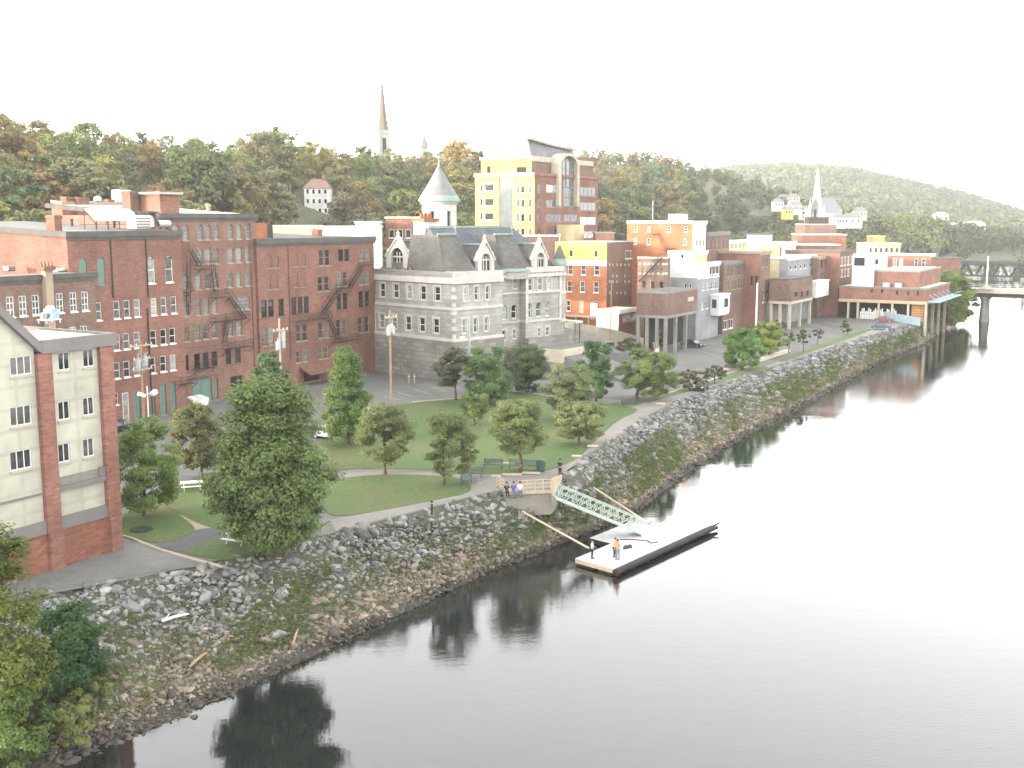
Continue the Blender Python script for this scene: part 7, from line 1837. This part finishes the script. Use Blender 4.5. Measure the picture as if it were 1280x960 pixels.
# ---------------------------------------------------------------- poles and lamps
def pole(label, px, base, top, r=.15, mat='wood_pole', arms=(), cans=(), lamp=None, name='utility_pole', cat='pole', lean=0):
    p = G(px, base); h = onplane(px, top, p, Vector((0, 1, 0))).z - p.z; k = p.y / F
    t = thing(name, label, cat, p, ANG); mb = MB(); mb.tube((0, 0, -.3), (lean, 0, h), r, r * .7, 10); part('shaft', mb, M[mat], t, smooth=False)
    for (py, L) in arms:
        z = h - (py - top) * k; mb = MB(); mb.box(-L/2, L/2, -.07 - r, .05 - r, z - .07, z + .07); a = part('crossarm', mb, M['wood_pale'], t)
        for x in (-L * .45, -L * .22, L * .22, L * .45): mb = MB(); mb.lathe([(.05, z + .07), (.07, z + .2), (.03, z + .28), (0, z + .28)], x, -r, 6); part('insulator', mb, M['white'], a)
    for (py, x) in cans:
        z = h - (py - top) * k; mb = MB(); mb.lathe([(0, z - .55), (.3, z - .55), (.32, z - .5), (.32, z + .45), (.2, z + .55), (0, z + .58)], x, -.05, 12); c = part('transformer', mb, M['metal'], t)
        mb = MB(); mb.lathe([(.06, z + .55), (.05, z + .85), (0, z + .85)], x, -.05, 6); mb.tube((0, 0, z), (x, -.05, z), .06, None, 4); part('bushing', mb, M['white'], c)
    if lamp:
        for (py, L) in lamp:
            z = h - (py - top) * k; mb = MB(); pts = [(L * f, -.1 * f, z - .5 + .5 * math.sin(f * math.pi / 2)) for f in (0, .3, .6, 1)]
            for a, b_ in zip(pts[:-1], pts[1:]): mb.tube(a, b_, .05, None, 6)
            ar = part('lamp_arm', mb, M['metal'], t); mb = MB(); s = 1 if L > 0 else -1; mb.hexa([(L, -.3, z - .1), (L + s * .9, -.25, z - .06), (L + s * .9, .05, z - .06), (L, .1, z - .1)], [(L, -.25, z + .12), (L + s * .9, -.2, z + .04), (L + s * .9, 0, z + .04), (L, .05, z + .12)]); part('luminaire', mb, M['white'], ar)
    return t, p + Vector((0, 0, h))
t1, h1 = pole('utility pole crowded with crossarms and wires behind the cream block', 181, 548, 427, .17, arms=((432, 3.2), (449, 2.4), (462, 2.8)), cans=((452, .55), (455, -.5)))
mb = MB(); 
for k in range(14):
    a = random.Random(k); mb.tube((a.uniform(-.9, .9), -.2, a.uniform(7.6, 10)), (a.uniform(-.9, .9), -.3, a.uniform(7.6, 10)), .03, None, 4)
part('wire_bundle', mb, M['metal'], t1)
t = thing('floodlight', 'white steel post with two white floodlights beside the wire crowded pole', 'floodlight', G(187, 550), ANG); mb = MB(); mb.tube((0, 0, 0), (0, 0, 6.2), .09, .07, 8); part('post', mb, M['white'], t)
for s in (-1, 1):
    mb = MB(); mb.tube((0, 0, 5.3), (s * .75, 0, 5.3), .04, None, 6); a = part('bracket', mb, M['white'], t); mb = MB(); mb.hexa([(s * .6, -.35, 5.0), (s * 1.25, -.35, 5.25), (s * 1.25, .3, 5.25), (s * .6, .3, 5.0)], [(s * .5, -.3, 5.3), (s * 1.15, -.3, 5.7), (s * 1.15, .25, 5.7), (s * .5, .25, 5.3)]); part('lamp_head', mb, M['white'], a)
t2_, h2 = pole('pale utility pole with white transformer cans in front of the long brick mill', 353, 535, 398, .16, 'concrete_pale', arms=((413, 2.6),), cans=((430, .45), (432, -.4), (420, .5)))
t3_, h3 = pole('brown utility pole with three transformer cans in front of the granite hall', 489, 511, 388, .18, arms=((397, 2.4),), cans=((413, .5), (414, -.45), (411, 0.1)))
t4_, h4 = pole('street lamp post with twin arms in front of the granite hall', 587, 498, 394, .12, 'metal', lamp=((420, -1.6), (424, 1.3)), name='street_lamp', cat='street lamp')
t5_, h5 = pole('thin leaning pole beside the purple brown shrub', 762, 450, 350, .10, 'wood_pole', lean=.4)
t6_, h6 = pole('utility pole with a lamp arm and one transformer beside the raised brick box', 812, 433, 350, .15, 'tan_trim', cans=((373, .6),), lamp=((371, -3.0),))
t7_, h7 = pole('short lamp post with white box head in front of the raised brick box', 858, 432, 388, .10, 'tan_trim', name='street_lamp', cat='street lamp')
mb = MB(); hh = (h7 - G(858, 432)).z; mb.box(-.35, .35, -.35, .35, hh, hh + .9); part('lamp_head', mb, M['white'], t7_)
t8_, h8 = pole('white painted flagpole standing behind the bright round tree', 944, 440, 356, .2, 'white', name='flagpole', cat='flagpole')
mb = MB(); hh = (h8 - G(944, 440)).z; mb.lathe([(.08, hh), (.2, hh + .15), (.08, hh + .35), (0, hh + .4)], 0, 0, 10); part('finial', mb, M['white'], t8_)
t9_, h9 = pole('thin pale pole in front of the wide brick block on stilts', 1071, 394, 338, .10, 'metal', name='utility_pole')
# lamp on the hill road
q = DP(363, 222, 390); t = thing('utility_pole', 'pale leaning pole on the hillside left of the white three storey house', 'pole', q - Vector((0, 0, 11))); mb = MB(); mb.tube((-.8, 0, -3), (0, 0, 11), .16, .12, 8); part('shaft', mb, M['concrete_pale'], t); mb = MB(); mb.tube((0, 0, 10.6), (-1.6, 0, 11), .05, None, 5); part('lamp_arm', mb, M['metal'], t)
def cable(a, b_, sag, label):
    mb = MB(); n = 14; pts = [a.lerp(b_, i / n) - Vector((0, 0, sag * 4 * (i / n) * (1 - i / n))) for i in range(n + 1)]
    for p, q in zip(pts[:-1], pts[1:]): mb.tube(tuple(p - a), tuple(q - a), .022, None, 4)
    single('power_cable', mb, M['iron'], label, 'cable', a)
dz = lambda v, z: v + Vector((0, 0, -z))
cable(dz(h1, .6), dz(h2, 1.6), .8, 'upper cable from the wire crowded pole to the pale transformer pole'); cable(dz(h1, 2.4), dz(h2, 2.6), .8, 'lower cable from the wire crowded pole to the pale transformer pole')
cable(dz(h2, 1.6), dz(h3, 1.0), 1.0, 'cable from the pale transformer pole to the brown pole'); cable(dz(h3, 1.0), dz(h4, 2.2), .8, 'cable from the brown pole to the twin lamp post'); cable(dz(h4, 2.0), dz(h5, .5), 1.2, 'cable from the twin lamp post to the thin leaning pole'); cable(dz(h5, .6), dz(h6, .5), .6, 'cable from the thin leaning pole to the lamp arm pole')
cable(dz(h1, .6), dz(h1, .6) + Vector((-22, -6, .5)), .5, 'cable running left from the wire crowded pole over the low brick roof')

# ---------------------------------------------------------------- by the bridges
fb0, fb1 = G(1079, 395), G(1150, 408); t = thing('mesh_fence', 'long pale blue sheeted fence below the stilted brick block', 'fence', fb0); d = fb1 - fb0; mb = MB(); nn = Vector((-d.y, d.x, 0)).normalized() * .03
mb.hexa([tuple(v + Vector((0, 0, .1))) for v in (-nn, d - nn, d + nn, nn)], [tuple(v + Vector((0, 0, 2.0))) for v in (-nn, d - nn, d + nn, nn)]); part('sheeting', mb, M['blue_fence'], t)
mb = MB()
for k in range(15): c = d * (k / 14) - nn * 2.5; mb.tube(tuple(c), tuple(c + Vector((0, 0, 2.15))), .05, None, 5)
part('fence_post', mb, M['metal'], t)
b, z0, W, D = stilts
mb = MB(); pf0, pf1 = b.l(1120, 385, .9)[0], b.l(1076, 385, .9)[0]; p = b.w(.9, pf0, ZP); t = thing('picket_fence', 'row of white pickets in the shade under the stilted brick block', 'fence', p, b.a)
LL = pf1 - pf0
for k in range(22): y = LL * k / 21; mb.box(-.05, .05, y - .14, y + .14, 0, 2.3 + .5 * math.sin(k * 1.7))
part('picket', mb, M['white'], t); mb = MB(); mb.box(.055, .1, 0, LL, .6, .75); mb.box(.055, .1, 0, LL, 1.5, 1.65); part('rail', mb, M['white'], t)
sB = 352
def along(s, t0, t1, w, z0, z1): 
    return [tuple(P3(s - w, t0, z0)), tuple(P3(s + w, t0, z0)), tuple(P3(s + w, t1, z0)), tuple(P3(s - w, t1, z0))], [tuple(P3(s - w, t0, z1)), tuple(P3(s + w, t0, z1)), tuple(P3(s + w, t1, z1)), tuple(P3(s - w, t1, z1))]
t = thing('road_bridge', 'low concrete road bridge with a slender pier crossing the river at right', 'bridge')
zb1 = onplane(1245, 361, P3(sB, 0, 0), Vector((U[0], U[1], 0))).z
mb = MB(); mb.hexa(*along(sB, -66, 260, 4.5, zb1 - 1.1, zb1)); part('deck', mb, M['concrete_pale'], t)
mb = MB(); mb.hexa(*along(sB, -62, 260, 3.6, zb1 - 2.3, zb1 - 1.103)); part('girder', mb, M['iron'], t)
for s_ in (-4.3, 4.3):
    mb = MB()
    for k in range(110): tt = -64 + k * 3; mb.tube(tuple(P3(sB + s_, tt, zb1)), tuple(P3(sB + s_, tt, zb1 + 1.0)), .05, None, 4)
    for z in (.5, 1.0): mb.tube(tuple(P3(sB + s_, -64, zb1 + z)), tuple(P3(sB + s_, 262, zb1 + z)), .06, None, 4)
    part('railing', mb, M['metal'], t)
pg = G(1226, 401, 0); ps, pt = ST(pg.x, pg.y)
for tt in (pt + 1.0, pt + 45, pt + 90, pt + 135, pt + 180):
    mb = MB(); n_ = 12; el = lambda f, z: [tuple(P3(sB + 4.2 * f * math.cos(a), tt + 1.25 * f * math.sin(a), z)) for a in np.linspace(0, 2 * math.pi, n_, endpoint=False)]
    mb.hexa(el(1.25, -1), el(1.2, .4)); mb.hexa(el(1.1, .4), el(.85, zb1 - 3)); mb.hexa(el(1.15, zb1 - 3), el(1.2, zb1 - 2.3)); part('pier', mb, M['concrete_dark'], t)
mb = MB(); mb.hexa(*along(sB, -74, -61, 5, 0, zb1 - .01)); part('abutment', mb, M['concrete_dark'], t)
q = onplane(1233, 360, P3(sB - 3.4, 0, 0), Vector((U[0], U[1], 0))); hq = onplane(1234, 322, P3(sB - 3.4, 0, 0), Vector((U[0], U[1], 0))).z - zb1
t = thing('flagpole', 'white pole with a stepped base standing on the road bridge', 'flagpole', Vector((q.x, q.y, zb1)), ANG); mb = MB(); mb.lathe([(2.2, 0), (2.2, .35), (1.2, .38), (1.0, 1.0), (.35, 1.1), (.32, 2.2)], 0, 0, 10); part('base', mb, M['concrete_pale'], t)
mb = MB(); mb.lathe([(.26, 2.2), (.18, hq), (.3, hq + .2), (0, hq + .5)], 0, 0, 8); part('shaft', mb, M['white'], t)
sR = 600; t = thing('railway_bridge', 'dark iron truss railway bridge crossing the river beyond the road bridge', 'bridge')
zr1 = onplane(1240, 326, P3(sR, 0, 0), Vector((U[0], U[1], 0))).z; zr0 = onplane(1240, 346, P3(sR, 0, 0), Vector((U[0], U[1], 0))).z
mb = MB(); mb.hexa(*along(sR, -128, 320, 2.5, zr1 - 1.6, zr1)); part('deck', mb, M['iron'], t)
mb = MB()
for ss in (-2.2, 2.2):
    mb.hexa([tuple(P3(sR + ss - .25, -120, zr0)), tuple(P3(sR + ss + .25, -120, zr0)), tuple(P3(sR + ss + .25, 320, zr0)), tuple(P3(sR + ss - .25, 320, zr0))], [tuple(P3(sR + ss - .25, -120, zr0 + .9)), tuple(P3(sR + ss + .25, -120, zr0 + .9)), tuple(P3(sR + ss + .25, 320, zr0 + .9)), tuple(P3(sR + ss - .25, 320, zr0 + .9))])
    for k in range(54): a = -120 + k * 8.1; mb.tube(tuple(P3(sR + ss, a, zr0)), tuple(P3(sR + ss, a + 3.6, zr1 - 1)), .4, None, 4); mb.tube(tuple(P3(sR + ss, a + 3.6, zr1 - 1)), tuple(P3(sR + ss, a + 7.2, zr0)), .4, None, 4)
part('truss', mb, M['iron'], t)
for tt in (-98, -64, 0, 58, 116, 174, 232, 290): mb = MB(); mb.hexa(*along(sR, tt - 2.2, tt + 2.2, 4, -1, zr0 - .01)); part('pier', mb, M['concrete_dark'], t)

# ---------------------------------------------------------------- light, sky, camera
SUN_EL = 6.8; SUN_AZ = math.atan2(-.92, -.39)      # clockwise from +Y
w = bpy.data.worlds.new('World'); scene.world = w; w.use_nodes = True; nt = w.node_tree
bg = nt.nodes['Background']; sky = nt.nodes.new('ShaderNodeTexSky'); sky.sky_type = 'NISHITA'; sky.sun_disc = False
sky.sun_elevation = R(SUN_EL); sky.sun_rotation = SUN_AZ % (2 * math.pi); sky.altitude = 50; sky.air_density = 1.0; sky.dust_density = 2.5; sky.ozone_density = 1.0
hs = nt.nodes.new('ShaderNodeHueSaturation'); hs.inputs['Saturation'].default_value = .12
nt.links.new(sky.outputs[0], hs.inputs['Color'])
gz = nt.nodes.new('ShaderNodeSeparateXYZ'); nt.links.new(nt.nodes.new('ShaderNodeTexCoord').outputs['Generated'], gz.inputs[0])
haze_c = ramp(nt, gz.outputs['Z'], [(0, (1.0, .98, .94)), (.10, (.95, .94, .91)), (.26, (.69, .68, .645)), (.5, (.66, .655, .625)), (1, (.36, .36, .345))])
hb_ = mixc(nt, 1, haze_c, (1.9, 1.9, 1.9), 'MULTIPLY')
veil = mixc(nt, .5, hs.outputs[0], hb_); nt.links.new(veil, bg.inputs['Color'])   # thin bright evening cloud over the clear sky; bg.inputs['Strength'].default_value = .15
sl_ = bpy.data.lights.new('sun', 'SUN'); sl_.energy = 3.0; sl_.angle = R(.6); sl_.color = (1, .76, .48)
so = bpy.data.objects.new('sun', sl_); COL.objects.link(so)
S = Vector((math.sin(SUN_AZ) * math.cos(R(SUN_EL)), math.cos(SUN_AZ) * math.cos(R(SUN_EL)), math.sin(R(SUN_EL))))
so.rotation_euler = (-S).to_track_quat('-Z', 'Y').to_euler()
cam = bpy.data.cameras.new('camera'); co = bpy.data.objects.new('camera', cam); COL.objects.link(co); scene.camera = co
cam.sensor_width = 36; cam.lens = 36 * F / 1280; cam.clip_end = 8000; cam.clip_start = .5
co.location = (0, 0, HC); co.rotation_euler = (math.pi / 2 - PITCH, 0, 0)
vs = scene.view_settings; vs.view_transform = 'Standard'; vs.look = 'None'; vs.gamma = 1; vs.use_curve_mapping = False; vs.exposure = 1.46
scene.cycles.use_denoising = True
scene.cycles.max_bounces = 6; scene.cycles.diffuse_bounces = 3; scene.cycles.glossy_bounces = 3; scene.cycles.transmission_bounces = 3; scene.cycles.volume_bounces = 1

# evening air over the valley
mb = MB(); mb.box(-3000, 3500, -400, 3600, -4, 240); o = link('haze', mb.mesh('haze')); o['kind'] = 'stuff'; o['label'] = 'thin evening haze over the valley'
hm = bpy.data.materials.new('evening haze'); hm.use_nodes = True; hn = hm.node_tree; hn.nodes.remove(hn.nodes['Principled BSDF'])
pv = hn.nodes.new('ShaderNodeVolumePrincipled'); pv.inputs['Color'].default_value = (.93, .95, .96, 1); pv.inputs['Density'].default_value = .00012; pv.inputs['Anisotropy'].default_value = .2
hn.links.new(pv.outputs[0], hn.nodes['Material Output'].inputs['Volume']); o.data.materials.append(hm)
